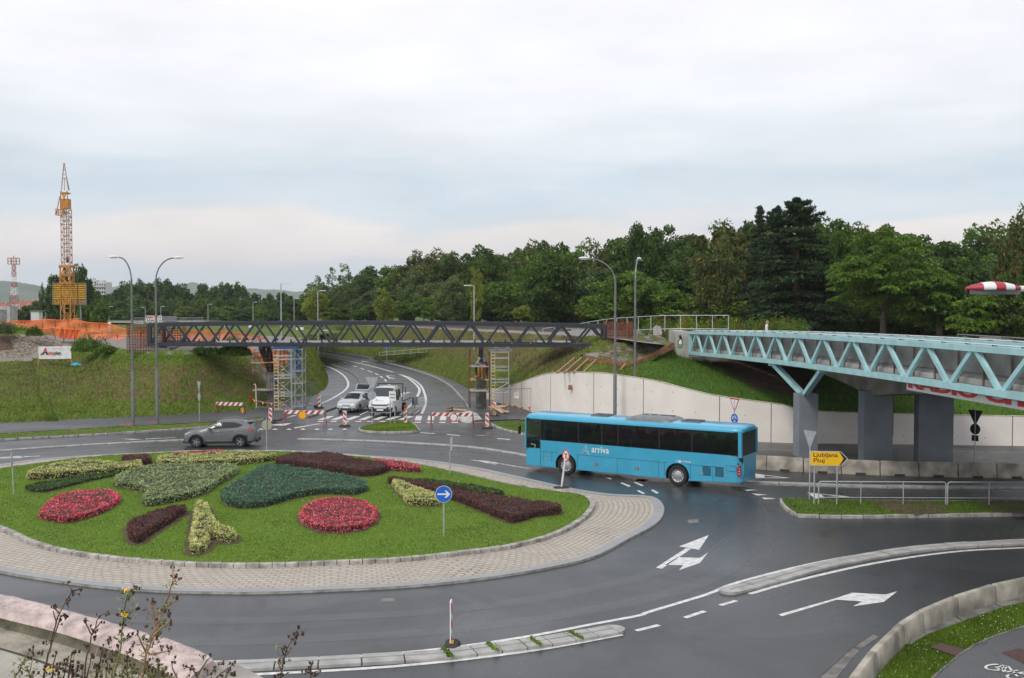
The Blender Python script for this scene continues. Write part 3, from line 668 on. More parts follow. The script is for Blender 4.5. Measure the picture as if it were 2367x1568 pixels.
# right slope behind the concrete wall up to the railway
Zt = [(1175, 893, 89), (1203, 884, 86.3), (1270, 864, 78.5), (1368, 862, 73.6), (1426, 867, 71.5), (1509, 880, 69), (1551, 890, 68), (1655, 915, 66.4), (1805, 936, 65), (1865, 950, 64.7), (2065, 957, 64.3), (2367, 963, 63.5), (2700, 966, 62.5)]
walltop = [at(x, y, Y) for x, y, Y in Zt]
wallbase = [Vector((p.x, p.y, 0)) for p in walltop]
f1 = Gs([(560, 795), (640, 801), (703, 808), (802, 818), (880, 830), (958, 852), (1036, 878), (1083, 902), (1110, 918), (1150, 915)], 0.0)
slopefoot = f1+[p+Vector((0, .35, -.12)) for p in walltop]
def P3(x, y, z): return G(x, y, z)
crR = [Vector((-85, 250, 3.8)), P3(600, 749, 4.0), P3(700, 751, 4.3), P3(800, 753, 4.6), P3(900, 755, 4.95), P3(1000, 760, 5.3), P3(1100, 766, 5.6), P3(1200, 771, 5.8), P3(1300, 776, 5.9), P3(1400, 781, 5.9), P3(1470, 790, 5.8), P3(1520, 796, 5.6), Vector((13.4, 86, 5.2)), Vector((15.5, 88.5, 4.3)), Vector((20, 91, 4.3)), Vector((25, 90, 4.8)), Vector((32, 82, 5.4)), Vector((50, 76, 5.6))]
ls = []
midA = lerprow(slopefoot, crR, .06, .05, 110); midB = lerprow(slopefoot, crR, .5, .1, 110); midC = lerprow(slopefoot, crR, .93, .1, 110)
slope, srow = loft('railway_bank', [slopefoot, midA, midB, midC, crR], 'terrain_meadow', 7, .1, 200)
def sm(a, b, x): t = max(0, min(1, (x-a)/(b-a))); return t*t*(3-2*t)
def boardline(x):
    pts = [(3.5, 79, 4.6), (5.7, 79, 4.3), (7.3, 79, 4.0), (8.9, 79, 3.6), (10.6, 80.4, 4.3), (12.8, 82.3, 5.1), (14, 83, 5.2)]
    for a, b in zip(pts, pts[1:]):
        if a[0] <= x <= b[0]: f = (x-a[0])/(b[0]-a[0]); return a[1]+(b[1]-a[1])*f, a[2]+(b[2]-a[2])*f
for v in slope.data.vertices:
    x, y, z = v.co
    if 4 < x < 13.8 and y > 69:
        by, bz = boardline(x); wy = 74-.62*(x-5.5); wz = 3.7-.06*(x-5.5)
        lim = wz+(bz-wz)*max(0, min(1, (y-wy)/(by-wy))) if y < by else bz-.1+(y-by)*.3
        v.co.z = min(z, lim+.12)
paint(slope, dry=lambda c: (.75*sm(2.2, 3.6, c.z)*bell(c.x, -7, 9)+.35)*sm(9, 4, c.x), lush=lambda c: .95*sm(7.5, 11, c.x),
      soil=lambda c: .85*bell(c.x, 4+(87-c.y)*-.2, 3)*sm(2.6, 4, c.z)*sm(94, 88, c.y)+.95*bell(c.x, 19, 3.2)*sm(2.3, 3, c.z), stone=lambda c: .0)
bk = [Vector((-120, 270, 3.9)), Vector((-60, 262, 4.1)), Vector((-40, 240, 4.4)), Vector((-25, 205, 4.9)), Vector((-12, 165, 5.4)), Vector((0, 135, 5.7)), Vector((8, 115, 5.9)), Vector((17, 103, 5.9)), Vector((32, 96, 5.8)), Vector((60, 84, 5.7))]
bk2 = [Vector((-300, 420, 3)), Vector((-100, 420, 3.2)), Vector((0, 420, 5)), Vector((100, 300, 6)), Vector((160, 120, 6)), Vector((160, 70, 6))]
loft('rail_plateau', [crR, bk], 'ballast', 4, .05, 110, mats=['ballast', 'meadow'], mfun=lambda c: 0)
loft('woodland_floor', [bk, bk2], 'far_meadow', 5, .1, 80)
g = MB(); g.grid([[Vector((x, 225, 2.6)) for x in (-600, -120, -60)], [Vector((x, 280, 4.0)) for x in (-600, -120, -60)], [Vector((x, 500, 2.5)) for x in (-900, -100, 200)], [Vector((x, 3500, 0)) for x in (-3000, 0, 1500)]]); struct(g.build('far_field', 'far_meadow', smooth='all'))
# rails on the plateau
M('rail_steel', (.1, .065, .05), .55, .3, 8); M('sleeper', (.13, .11, .1), .9, .3, 5)
cl = resamp(cr([a.lerp(b, .42)+Vector((0, 0, .0)) for a, b in zip(resamp(cr(crR, 6), n=60), resamp(cr(bk, 6), n=60))][4:46], 2), 1.0)
trk = thing('railway_track', 'rusty single railway track on pale ballast behind the dark footbridge', 'railway', cl[len(cl)//2], world=True)
Nn = normals2(cl)
for s_ in (-.75, .75):
    mb = MB()
    for a, b, n0, n1 in zip(cl, cl[1:], Nn, Nn[1:]): mb.beam(a+n0*s_+Vector((0, 0, .32)), b+n1*s_+Vector((0, 0, .32)), .07, .16)
    mb.build('rail', 'rail_steel', trk)
mb = MB()
for a, n0 in zip(resamp(cl, .8), normals2(resamp(cl, .8))): mb.beam(a+n0*1.25+Vector((0, 0, .17)), a-n0*1.25+Vector((0, 0, .17)), .24, .18)
mb.build('sleepers', 'sleeper', trk)['kind'] = 'stuff'
# distant hills
mat_leaf('hill_green', (.07, .11, .06), (.09, .13, .07), trans=0)
M('hill', (.075, .115, .07), .95, .3, .012, detail=12, obj=False)
def hill(pts, Y, dep):
    mb = MB(); P = resamp(cr([at(x, y, Y) for x, y in pts], 6), n=120)
    for p in P: p.z += nz(p, .012, Y*.0016)+nz(p, .05, Y*.0008)
    rows = [[Vector((p.x, Y-dep, -2)) for p in P], [Vector((p.x, Y-dep*.45, p.z*.55+nz(p*2, .01, 8))) for p in P], P, [Vector((p.x, Y+dep, -2)) for p in P]]
    mb.grid(rows); return struct(mb.build('hills', 'hill', smooth='all'))
hill([(-400, 690), (-150, 660), (0, 650), (60, 654), (110, 668), (170, 682), (240, 692), (300, 700), (420, 706)], 2600, 500)
hill([(100, 680), (200, 668), (255, 664), (300, 656), (360, 668), (420, 658), (445, 654), (480, 662), (520, 676), (580, 668), (620, 668), (660, 672), (700, 675), (760, 690), (900, 700)], 3800, 600)

for q in (zR([(1540, 268), (1640, 262), (1800, 266), (1900, 275), (1980, 300), (1930, 330), (1800, 338), (1700, 325), (1620, 300)]), zR([(2120, 270), (2240, 262), (2400, 265), (2600, 270), (2600, 335), (2400, 338), (2250, 325), (2150, 300)])):
    fill([p+Vector((0, 0, 0)) for p in Gs(q, .15)], .158, name='bare_soil', mats='soil')['kind'] = 'structure'

# wheel polished lanes, seams and patches in the asphalt
mat_asphalt('asphalt_polished', (.033, .035, .038), .2, .38); mat_asphalt('asphalt_patch', (.052, .053, .053), .4, .6)
mb = MB(); half = [p for p in apron_c]
for o0, o1 in ((-2.3, -2.9), (-4.1, -4.7)):
    strip(mb, apron_c, o0, o1, .0022, True)
struct(mb.build('wheel_tracks', 'asphalt_polished'))
mark('asphalt_patch', [Gs(q) for q in ([(1020, 1068), (1085, 1074), (1078, 1079), (1014, 1072)],)], 'asphalt_patch', .0042)
mark('drain_grate', [Gs(q) for q in ([(1588, 1202), (1612, 1200), (1616, 1208), (1592, 1210)], [(880, 1384), (912, 1383), (913, 1391), (881, 1392)], [(2150, 1040), (2180, 1040), (2184, 1044), (2154, 1044)])], 'concrete_dark', .0046)
# ============================================================ big structures
M('steel_dark', (.018, .024, .034), .38, .15, 2, metal=.0, spec=.6); M('steel_blue', (.36, .6, .62), .42, .1, 1.5, spec=.5, detail=8)
M('galv', (.42, .44, .46), .5, .12, 3, metal=.35); M('galv_dark', (.2, .21, .22), .5, .2, 3, metal=.3); M('rust', (.16, .06, .03), .85, .45, 9, bump=.3)
M('wall_white', (.78, .73, .67), .8, .05, .7, bump=.1, detail=10, obj=False); M('pier_grey', (.2, .225, .25), .75, .1, .9, bump=.15, detail=9, obj=False)
M('bridge_concrete', (.24, .22, .19), .85, .3, .9, bump=.3, detail=10, obj=False); M('panel_grey', (.2, .195, .185), .6, .2, 1.3, detail=9, obj=False)
M('black', (.012, .012, .013), .5, .2, 4); M('white', (.75, .75, .74), .5, .05, 3); M('joint', (.05, .045, .04), .9, .2, 4); M('wood', (.45, .29, .16), .75, .3, 6, bump=.2); M('wood_red', (.27, .12, .06), .8, .35, 5, bump=.2)
M('orange_paint', (.75, .33, .03), .5, .1, 4); M('yellow', (.8, .52, .02), .5, .1, 4); M('red', (.55, .02, .025), .45, .1, 4); M('blue', (.01, .13, .55), .45, .1, 4)
M('white_metal', (.7, .7, .7), .4, .08, 5)
M('post_brown', (.13, .095, .08), .7, .3, 3)
M('banner_white', (.68, .68, .68), .6, .08, 3)
M('yellow_grey', (.5, .47, .34), .8, .2, 4)
M('barrier_concrete', (.33, .3, .25), .85, .38, 1.4, bump=.35, detail=10, obj=False)
M('coping_pink', (.5, .4, .37), .85, .3, 14, bump=.9, detail=9, obj=False, bscale=45); M('floor_slab', (.34, .32, .27), .9, .22, 4, bump=.5, detail=10, obj=False, bscale=60); M('shaded_face', (.11, .1, .065), .95, .5, 8, bump=.7, detail=9, obj=False); M('mossy', (.26, .235, .185), .95, .4, 8, bump=.7, detail=9, obj=False)
# ---- dark steel footbridge
YB = 85.2
def dark_bridge():
    x0, x1 = at(352, 800, YB+1).x, at(1402, 800, YB+1).x
    t = thing('footbridge', 'long dark grey steel truss footbridge under construction spanning the exit road', 'footbridge', ((x0+x1)/2, YB+1, 0), world=True)
    L_ = x1-x0; npan = 15; dx = L_/npan
    zb = 5.38
    def ztop(x): u = (x-x0)/L_; return 6.96+.22*(1-(2*u-1)**2)-.12*u
    for Y in (YB, YB+3.4):
        top = MB(); n = 30
        for i in range(n):
            a, b = x0+L_*i/n, x0+L_*(i+1)/n
            top.beam((a, Y, ztop(a)), (b+.01, Y, ztop(b)), .26, .3)
        top.build('top_chord', 'steel_dark', t)
        b_ = MB(); b_.beam((x0, Y, zb), (x1, Y, zb-.1), .26, .3); b_.build('bottom_chord', 'steel_dark', t)
        d = MB()
        for i in range(npan):
            a = x0+dx*(i); c = a+dx/2; e = a+dx
            if i > 0: d.beam((a+.12, Y, zb+.12), (c-.1, Y, ztop(c)-.12), .13, .17)
            else: d.beam((a+.25, Y, zb+.12), (c-.1, Y, ztop(c)-.12), .13, .17)
            d.beam((c+.1, Y, ztop(c)-.12), (e-.12, Y, zb+.12), .13, .17)
        d.build('diagonals', 'steel_dark', t)
        for x in (x0+.15, x1-.15):
            p_ = MB(); p_.beam((x, Y, zb+.15), (x, Y, ztop(x)-.15), .3, .3); p_.build('end_post', 'steel_dark', t)
    n = 24
    for i in range(n+1):
        dk = MB(); x = x0+L_*i/n; dk.beam((x, YB+.14, zb-.02), (x, YB+3.26, zb-.02), .12, .2); dk.build('cross_beam', 'steel_dark', t)
    for i in range(9):
        if i in (7,): continue
        a = x0+5.2+(L_-8)*i/9; p_ = MB(); p_.box((a+1.6, YB+1.5, zb+.17), (3.0, 2.5, .08)); p_.build('deck_panel', 'concrete_light', t)
    for i in range(npan*2):
        x = x0+dx*i/2+.4; s_ = MB(); s_.box((x, YB+.1, zb+.28), (.12, .08, .26)); s_.build('deck_bracket', 'steel_dark', t)
        if i % 2: s_ = MB(); s_.box((x+.5, YB+2.9, zb+.28), (.12, .08, .26)); s_.build('deck_bracket', 'steel_dark', t)
    return x0, x1, zb
DX0, DX1, DZB = dark_bridge()
def bridge_pier(px, label, lean):
    base = G(px, 947); base.y = YB+1.5; base.x = (px-CX)/F*base.y
    t = thing('bridge_pier', label, 'pier', base, group='new footbridge piers')
    m = MB(); m.lathe([(.46, 0), (.44, 2.6), (.44, 3.0)], n=20); m.poly([Vector((.44*math.cos(a), .44*math.sin(a), 3.0)) for a in [k*PI/8 for k in range(16)]]); m.build('column', 'concrete_dark', t, smooth=True)
    for sx in ((-1, 1) if lean else (1,)):
        m = MB(); m.beam((0, -.9*0, 2.95), (-.55*lean, sx*1.3 if lean else 0, DZB-.2), .38, .38); m.build('steel_strut', 'steel_dark', t)
    m = MB(); m.beam((-.55*lean, -1.6, DZB-.3), (-.55*lean, 1.6, DZB-.3), .3, .2); m.build('cap_beam', 'steel_dark', t)
    return base
PL = bridge_pier(627, 'left footbridge pier with slanting dark steel strut inside the scaffold by the bank', 1)
PR = bridge_pier(1112, 'right footbridge pier with upright dark steel post between the scaffold towers', 0)
# rusty rebar cages at the ends of the footbridge
def cage(label, x, y, z, w_, d_, h_, s=.2):
    t = thing('rebar_cage', label, 'rebar cage', (x, y, z), group='rebar cages for the abutments')
    m = MB(); k = int(w_/s); q = int(h_/s); e = int(d_/s)
    for yy in (-d_/2, d_/2):
        for i in range(k+1): m.tube([(-w_/2+i*w_/k, yy, 0), (-w_/2+i*w_/k, yy, h_+random.uniform(0, .3))], .03, 4)
        for j in range(q+1): m.tube([(-w_/2, yy, j*h_/q), (w_/2, yy, j*h_/q)], .028, 4)
    for xx in (-w_/2, w_/2):
        for i in range(1, e): m.tube([(xx, -d_/2+i*d_/e, 0), (xx, -d_/2+i*d_/e, h_+random.uniform(0, .2))], .017, 4)
        for j in range(q+1): m.tube([(xx, -d_/2, j*h_/q), (xx, d_/2, j*h_/q)], .015, 4)
    m.build('bars', 'rust', t)
cage('rusty rebar cage around the left end of the dark footbridge', DX0-.8, YB+1.9, 4.65, 2.0, 3.4, 2.3, .22)
cage('rusty rebar mesh just right of the two tall lamp posts at the bridge end', DX0+.85, YB+4.6, 4.7, 1.4, .7, 2.1, .2)
cage('dense rusty rebar cage at the right end of the dark footbridge', DX1+1.0, YB+1.5, 4.75, 2.1, 3.6, 2.3, .15)
def abut(x, y, z, label):
    t = thing('abutment', label, 'abutment', (x, y, z), group='new footbridge abutments'); m = MB(); m.box((0, 0, .25), (1.5, 3.8, .5)); m.build('block', 'concrete_dark', t)
    
    for yy in (-1.2, 1.3): m = MB(); m.box((0, yy, .62), (.5, .5, .24)); m.build('bearing', 'black', t)
abut(DX0+1.0, YB+1.9, 4.6, 'low concrete bearing block under the left end of the footbridge'); abut(DX1-.6, YB+1.5, 4.5, 'low concrete bearing block under the right end of the footbridge')
# ---- pale blue truss footbridge
def BL(Y): return 14.4+.0708*(84-Y)
BD = Vector((.0708, -1, 0)).normalized()      # towards the camera
BN = Vector((1, .0708, 0)).normalized()       # away to the right
def blue_bridge():
    Y0, Y1 = 84.0, 22.0
    t = thing('footbridge', 'pale turquoise steel truss footbridge on the right running beside the concrete rail bridge', 'footbridge', (BL(58), 58, 0), world=True)
    def zt(Y): return float(np.interp(Y, [22, 36.2, 43, 51.1, 58, 64.2, 74, 84], [7.12, 7.08, 7.06, 7.0, 6.92, 6.82, 6.62, 6.38]))
    def zb_(Y): return float(np.interp(Y, [22, 36.2, 43, 51.1, 58, 64.2, 74, 84], [5.52, 5.53, 5.5, 5.41, 5.32, 5.21, 4.99, 4.73]))
    nodes = [79.9-3.86*i for i in range(-1, 16)]
    for side, o in ((0, 0.0), (1, 3.0)):
        def P(Y, z): q = Vector((BL(Y), Y, z))+BN*o; return q
        m = MB(); Ys = np.linspace(Y0, Y1, 32)
        for a, b in zip(Ys, Ys[1:]): m.beam(P(a, zt(a)), P(b-.01, zt(b)), .26, .24)
        m.build('top_chord', 'steel_blue', t)
        m = MB()
        for a, b in zip(Ys, Ys[1:]): m.beam(P(a, zb_(a)), P(b-.01, zb_(b)), .3, .26)
        m.build('bottom_chord', 'steel_blue', t)
        m = MB()
        for Yn in nodes:
            if Yn < Y1+2: break
            for s_ in (-1, 1):
                Yt = Yn+s_*1.93*.93
                if Yt > Y0: continue
                m.beam(P(Yn+s_*.12, zb_(Yn)+.08), P(Yt, zt(Yt)-.08), .14, .2)
        m.build('diagonals', 'steel_blue', t)
        m = MB(); m.beam(P(Y0-.1, zb_(Y0)), P(Y0-.1, zt(Y0)), .24, .24); m.build('end_post', 'steel_blue', t)
    m = MB(); Ys = np.linspace(Y0, Y1, 20)
    rows = [[Vector((BL(Y), Y, zb_(Y)-.02))+BN*o for Y in Ys] for o in (.15, 2.85)]
    m.grid(rows); rows2 = [[p-Vector((0, 0, .18)) for p in r] for r in rows]; m.grid(rows2); m.grid([rows[0], rows2[0]]); m.build('deck', 'concrete_dark', t)
    m = MB(); pst = MB(); slab = MB()
    for Y in np.arange(Y0-.3, Y1+2, -1.93):
        q = [Vector((BL(Y), Y, zb_(Y)+.36))+BN*.42, Vector((BL(Y-1.88), Y-1.88, zb_(Y-1.88)+.36))+BN*.42, Vector((BL(Y-1.88), Y-1.88, zt(Y-1.88)-.02))+BN*.42, Vector((BL(Y), Y, zt(Y)-.02))+BN*.42]
        m.prism(q, BN*.03); pst.beam(Vector((BL(Y), Y, zb_(Y)+.12))+BN*.34, Vector((BL(Y), Y, zt(Y)-.05))+BN*.34, .07, .07)
        slab.prism([Vector((BL(Y), Y, zb_(Y)+.14))+BN*.36, Vector((BL(Y-1.93), Y-1.93, zb_(Y-1.93)+.14))+BN*.36, Vector((BL(Y-1.93), Y-1.93, zb_(Y-1.93)+.36))+BN*.36, Vector((BL(Y), Y, zb_(Y)+.36))+BN*.36], BN*.12)
    for hh in (.55, .8): pst.beam(Vector((BL(Y0), Y0, zb_(Y0)+hh))+BN*.38, Vector((BL(Y1), Y1, zb_(Y1)+hh))+BN*.38, .03, .03)
    m.build('infill_panels', 'panel_grey', t); pst.build('rusty_posts', 'post_brown', t); slab.build('deck_edge', 'concrete', t)
    # two silver hand rails with brackets on the top chord
    for side, o in ((0, -.02), (1, 3.0)):
        m = MB(); Ys = np.linspace(Y0-1, Y1, 30)
        for hh, dd in ((.24, .05), (.2, .22)):
            m.tube([Vector((BL(Y), Y, zt(Y)+.0+hh*.75))+BN*(o+dd) for Y in Ys], .022, 6)
        for Y in np.arange(Y0-1.5, Y1, -1.93):
            pass
        m.build('hand_rail', 'white_metal', t)
        for Y in np.arange(Y0-1.5, Y1, -1.93): m = MB(); m.box(Vector((BL(Y), Y, zt(Y)+.15))+BN*(o+.12), (.2, .06, .05)); m.build('rail_bracket', 'black', t)
    return zt, zb_
BZT, BZB = blue_bridge()
def blue_pier():
    b = Vector((BL(59.2)+.1+BN.x*1.5, 59.2, 0)); b = Vector((16.85, 59.4, 0))
    t = thing('bridge_pier', 'grey concrete pier with turquoise V shaped struts holding the turquoise footbridge', 'pier', b)
    a = math.atan2(BN.y, BN.x)
    m = MB(); m.box((0, 0, 1.8), (1.1, 1.0, 3.6)); o = m.build('column', 'pier_grey', t); o.rotation_euler.z = a
    for s_ in (-1, 1):
        for o_ in (-1.0,):
            m = MB(); Y = 59.4+s_*4.1; tp = Vector((BL(Y), Y, BZB(Y)-.12))+BN*(1.5+o_*1.35)-b
            m.beam((o_*.12, s_*.25, 3.55), tp, .3, .26); m.build('strut', 'steel_blue', t)
    for s_ in (-1, 1):
        Y = 59.4+s_*4.1; m = MB(); m.beam(Vector((BL(Y), Y, BZB(Y)-.2))-BN*.1-b, Vector((BL(Y), Y, BZB(Y)-.2))+BN*3.1-b, .25, .16); m.build('cross_beam', 'steel_blue', t)
blue_pier()
def blue_abut():
    t = thing('abutment', 'stained concrete abutment with a green and black sprayed figure at the turquoise bridge end', 'abutment', (14.2, 85, 0), world=True)
    x, y = BL(84.6)-.62, 84.7
    m = MB(); pr = [(x-.35, 4.75), (x+.1, 3.6), (x+.45, 3.0), (x+.72, 3.0), (x+.72, 6.46), (x-.35, 6.46)]
    m.prism([Vector((a, y, b)) for a, b in pr], (0, 4.0, 0)); m.build('wall', 'concrete', t)
    m = MB(); m.box((x+1.9, y+1.9, 3.6), (2.6, 4.0, 1.6)); m.build('seat_block', 'bridge_concrete', t)
    M('spray_green', (.1, .35, .05), .6)
    m = MB(); c = Vector((x-.02, y-.006, 5.3)); m.prism([c+Vector((.26*math.cos(a), 0, .26*math.sin(a))) for a in [PI+k*PI/8 for k in range(9)]], (0, .004, 0)); m.build('sprayed_base', 'spray_green', t)
    m = MB(); q = [(-.2, .05), (-.2, .35), (-.05, .55), (-.1, .8), (.05, .9), (.12, .7), (.2, .5), (.22, .05)]
    m.prism([c+Vector((a, -.002, b)) for a, b in q], (0, .004, 0)); m.build('sprayed_outline', 'black', t)
    m = MB(); q = [(-.12, .1), (-.12, .32), (.02, .52), (.14, .4), (.15, .1)]; m.prism([c+Vector((a, -.006, b)) for a, b in q], (0, .004, 0)); m.build('sprayed_face', 'white', t)
blue_abut()
# ---- concrete rail bridge behind it
def rail_bridge():
    t = thing('rail_bridge', 'weathered concrete arched rail bridge on broad grey piers behind the turquoise truss', 'bridge', (20, 60, 0), world=True)
    o0, o1 = 3.6, 10.0
    def P(Y, o, z): q = Vector((BL(Y), Y, z))+BN*o; return q
    Ys = np.linspace(86, 14, 73)
    def soffit(Y):
        # haunched beam: deep at the piers (Y ~57.5), shallow mid span
        d = abs(Y-57.3) if Y < 70 else abs(Y-57.3)
        k = min(1, d/13.5); return 3.62+ (1-(1-k)**2)*.95
    top = 5.55
    m = MB()
    for o in (o0, o1): m.grid([[P(Y, o, top) for Y in Ys], [P(Y, o, soffit(Y)) for Y in Ys]])
    m.grid([[P(Y, o0, soffit(Y)) for Y in Ys], [P(Y, o1, soffit(Y)) for Y in Ys]]); m.grid([[P(Y, o0, top) for Y in Ys], [P(Y, o1, top) for Y in Ys]])
    m.build('arched_beam', 'bridge_concrete', t)
    m = MB(); m.grid([[P(Y, o0-.25, 5.3) for Y in Ys], [P(Y, o0-.25, 5.62) for Y in Ys], [P(Y, o1+.25, 5.62) for Y in Ys], [P(Y, o1+.25, 5.3) for Y in Ys], [P(Y, o0-.25, 5.3) for Y in Ys]]); m.build('deck_edge', 'concrete', t)
    m = MB(); k = 0
    for Y in np.arange(84.5, 16, -1.93):
        m.add([P(Y, o0-.1, 5.5), P(Y-1.9, o0-.1, 5.5), P(Y-1.9, o0-.1, BZT(Y)-.2), P(Y, o0-.1, BZT(Y)-.2)], [(0, 1, 2, 3)])
        m.add([P(Y, o0-.05, 5.5), P(Y-1.9, o0-.05, 5.5), P(Y-1.9, o0-.05, BZT(Y)-.2), P(Y, o0-.05, BZT(Y)-.2)], [(3, 2, 1, 0)])
    m.build('parapet_panels', 'panel_grey', t)
    m = MB()
    for Y in np.arange(84.5, 16, -1.93): m.beam(P(Y, o0-.16, 5.4), P(Y, o0-.16, BZT(Y)-.18), .07, .07)
    m.beam(P(84.5, o0-.16, 5.7), P(16, o0-.16, 5.7), .05, .05); m.build('parapet_posts', 'rust', t)
    m = MB(); m.tube([P(60, o1, 6.95), P(16, o1, 7.0)], .03, 6)
    for Y in np.arange(60, 16, -2.5): m.tube([P(Y, o1, 5.5), P(Y, o1, 6.95)], .025, 5)
    m.build('far_rail', 'galv_dark', t)
    for o_ in ((4.6, 'broad left wall pier'), (8.0, 'broad right wall pier')):
        pass
    for x0, y0, x1, y1, nm in ((19.34, 57.63, 21.04, 57.15, ''), (22.36, 56.84, 24.13, 56.54, '')):
        m = MB(); a = Vector((x0, y0, 0)); b = Vector((x1, y1, 0)); d = (b-a).normalized(); n_ = Vector((-d.y, d.x, 0))
        f = Vector((.33, -.02, 0)); pts = [a, a+d*.25-n_*.12, b, b+n_*1.3, a+n_*1.3]
        m.prism(pts, (0, 0, 3.9)); m.build('pier', 'pier_grey', t)
    m = MB(); m.prism([Vector((21.15, 59.0, 1.2)), Vector((21.75, 59.0, 1.2)), Vector((21.75, 59.3, 1.2)), Vector((21.15, 59.3, 1.2))], (0, 0, 3)); m.build('drain_casing', 'black', t)
rail_bridge()
# banner hung under the turquoise bridge
def banner_mesh(m, a, b, h, n=16, sag=.0, wav=.03, bottom=None):
    a, b = Vector(a), Vector(b); d = (b-a); nr = d.cross(Vector((0, 0, 1))).normalized(); rows = []
    for j in range(5):
        rows.append([a+d*(i/n)-Vector((0, 0, h*j/4+sag*math.sin(PI*i/n)))+nr*wav*math.sin(i*1.7+j*.9) for i in range(n+1)])
    m.grid(rows); return m
def radio_banner():
    Ya, Yb = 45.6, 33.0
    a = Vector((BL(Ya), Ya, BZB(Ya)+.1))+BN*.25; b = Vector((BL(Yb), Yb, BZB(Yb)+.1))+BN*.25
    t = thing('banner', 'white banner with big red lettering hanging below the turquoise truss at the right', 'banner', a, world=True)
    m = MB(); m.prism([a, b, b-Vector((0, 0, .6)), a-Vector((0, 0, .6))], BN*.02); m.build('cloth', 'banner_white', t)
    d = (b-a); text('RADIO CITY', 'lettering', 'red', t, a+d*.015-Vector((0, 0, .5)), d, (0, 0, 1), width=10.8, height=.5, ext=.012, bold=.06)
radio_banner()
# ---- white retaining wall
def ret_wall():
    t = thing('retaining_wall', 'long pale concrete retaining wall curving up behind the bus and under the bridges', 'wall', walltop[3], world=True)
    # subdivide the top line smoothly
    T = resamp(cr(walltop, 10), .8); front = [Vector((p.x, p.y, -.05)) for p in T]
    nn = normals2(T); back = [p+q*.35 for p, q in zip(T, nn)]
    m = MB(); m.grid([front, T, back, [Vector((p.x, p.y, -.05)) for p in back]]); m.grid([[front[0], T[0]], [Vector((back[0].x, back[0].y, -.05)), back[0]]]); m.build('wall_panels', 'wall_white', t, smooth=True)
    m = MB(); jx = [1203, 1270, 1368, 1489, 1655, 1783, 1990, 2336]
    for px in jx:
        k = min(range(len(T)), key=lambda i: abs(CX+T[i].x/T[i].y*F-px)); p = T[k]; q = nn[k]
        m.beam(p-q*.0+Vector((0, 0, .01)), Vector((p.x, p.y, 0)), .035, .03)
    m.build('joints', 'joint', t)
    m = MB(); rr = random.Random(4)
    for k in range(2, len(T)-1, 2):
        for zz in (.5, 1.7, 2.9):
            if zz < T[k].z-.3: c = Vector((T[k].x, T[k].y, zz+rr.uniform(-.05, .05))); m.disc(c-nn[k]*.01, .028, -nn[k], .006, 8)
    m.build('tie_holes', 'joint', t)
    m = MB(); e = cr(walltop, 10); m2 = [p+Vector((0, 0, .03)) for p in e]; m.tube(m2, .035, 5); m.build('top_lip', 'yellow_grey', t)
    m = MB(); q = at(1318, 896, 75.4); m.box(q, (.28, .05, .36)); m.build('junction_box', 'wood_red', t)
ret_wall()
t = thing('retaining_wall', 'short pale concrete wall end behind the right scaffold tower', 'wall', G(1140, 930), world=True)
m = MB(); a, b = G(1122, 925), G(1176, 938); m.prism([a, b, b+Vector((0, 0, 1.6)), a+Vector((0, 0, .9))], (.25, .25, 0)); m.build('wall', 'wall_white', t)
# ---- concrete barrier blocks
def barrier_row(pts, z0, ln, hh, wt, wb_, label, grp, cracked=None, labs=None, z=0.0):
    P = resamp(pts, ln) if ln else [Vector(p) for p in pts]; n = len(P)-1
    for i in range(n):
        a, b = P[i], P[i+1]; c = (a+b)/2; d = b-a; L_ = d.length-(.04 if ln else .06)
        t = thing('barrier_block', labs[i] if labs else label, 'concrete barrier', (c.x, c.y, z0), math.atan2(d.y, d.x), grp)
        m = MB(); pr = [(-wb_/2, 0), (-wb_/2, .12), (-wt/2-.03, .26), (-wt/2, hh-.03), (-wt/2+.03, hh), (wt/2-.03, hh), (wt/2, hh-.03), (wt/2+.03, .26), (wb_/2, .12), (wb_/2, 0)]
        e = .05
        rows = []
        for x, s_ in ((-L_/2, .82), (-L_/2+e, 1), (L_/2-e, 1), (L_/2, .82)): rows.append([Vector((x, y*s_ if zz > .2 else y, zz-(0.03 if s_ < 1 and zz > hh-.04 else 0))) for y, zz in pr])
        m.grid(rows, closed=True); m.poly(rows[0]); m.poly(rows[-1])
        m.build('block', 'barrier_concrete', t, smooth=True)
        m = MB(); m.box((0, 0, .05), (.5, wb_+.01, .1)); m.build('forklift_slot', 'joint', t)
barrier_row([G(1690, 1081), G(1734, 1083), G(1854, 1090.5), G(2022, 1097.5), G(2188, 1102), G(2367, 1105), G(2480, 1106)], 0, 1.86, .72, .3, .42,
            'stained concrete barrier block in the straight row in front of the bridge piers', 'straight row of concrete barrier blocks')
nb = [G(x, y, .6) for x, y in ((1953, 1568), (2003, 1503), (2052, 1456), (2067, 1441), (2113, 1412), (2194, 1378), (2282, 1351), (2367, 1333), (2480, 1312))]; nb = [p+Vector((.13, -.08, 0)) for p in nb]
nb = [G(1905, 1640, .6)+Vector((.13, -.08, 0))]+nb
nb = [Vector((p.x, p.y, 0)) for p in nb]
Pn = resamp(nb, 3.0); wl = ['barrier block cut off by the lower edge of the picture', 'smooth pale barrier block nearest the camera in the lower right curve', 'bent end of the smooth pale barrier before the broken joint', 'barrier block with rusty broken end in the lower right curve', 'cracked and mossy barrier block beyond the broken joint', 'third barrier block of the lower right curve, stained along its foot', 'fourth barrier block of the lower right curve, below the turn arrow tip', 'fifth barrier block of the lower right curve', 'barrier block of the lower right curve cut by the right edge', 'barrier block beyond the right edge of the curve', 'barrier block at the far end of the curve']
barrier_row(nb, 0, None, .62, .2, .26, '', 'concrete barrier blocks in the lower right curve', labs=wl+['barrier block of the lower right curve']*6)
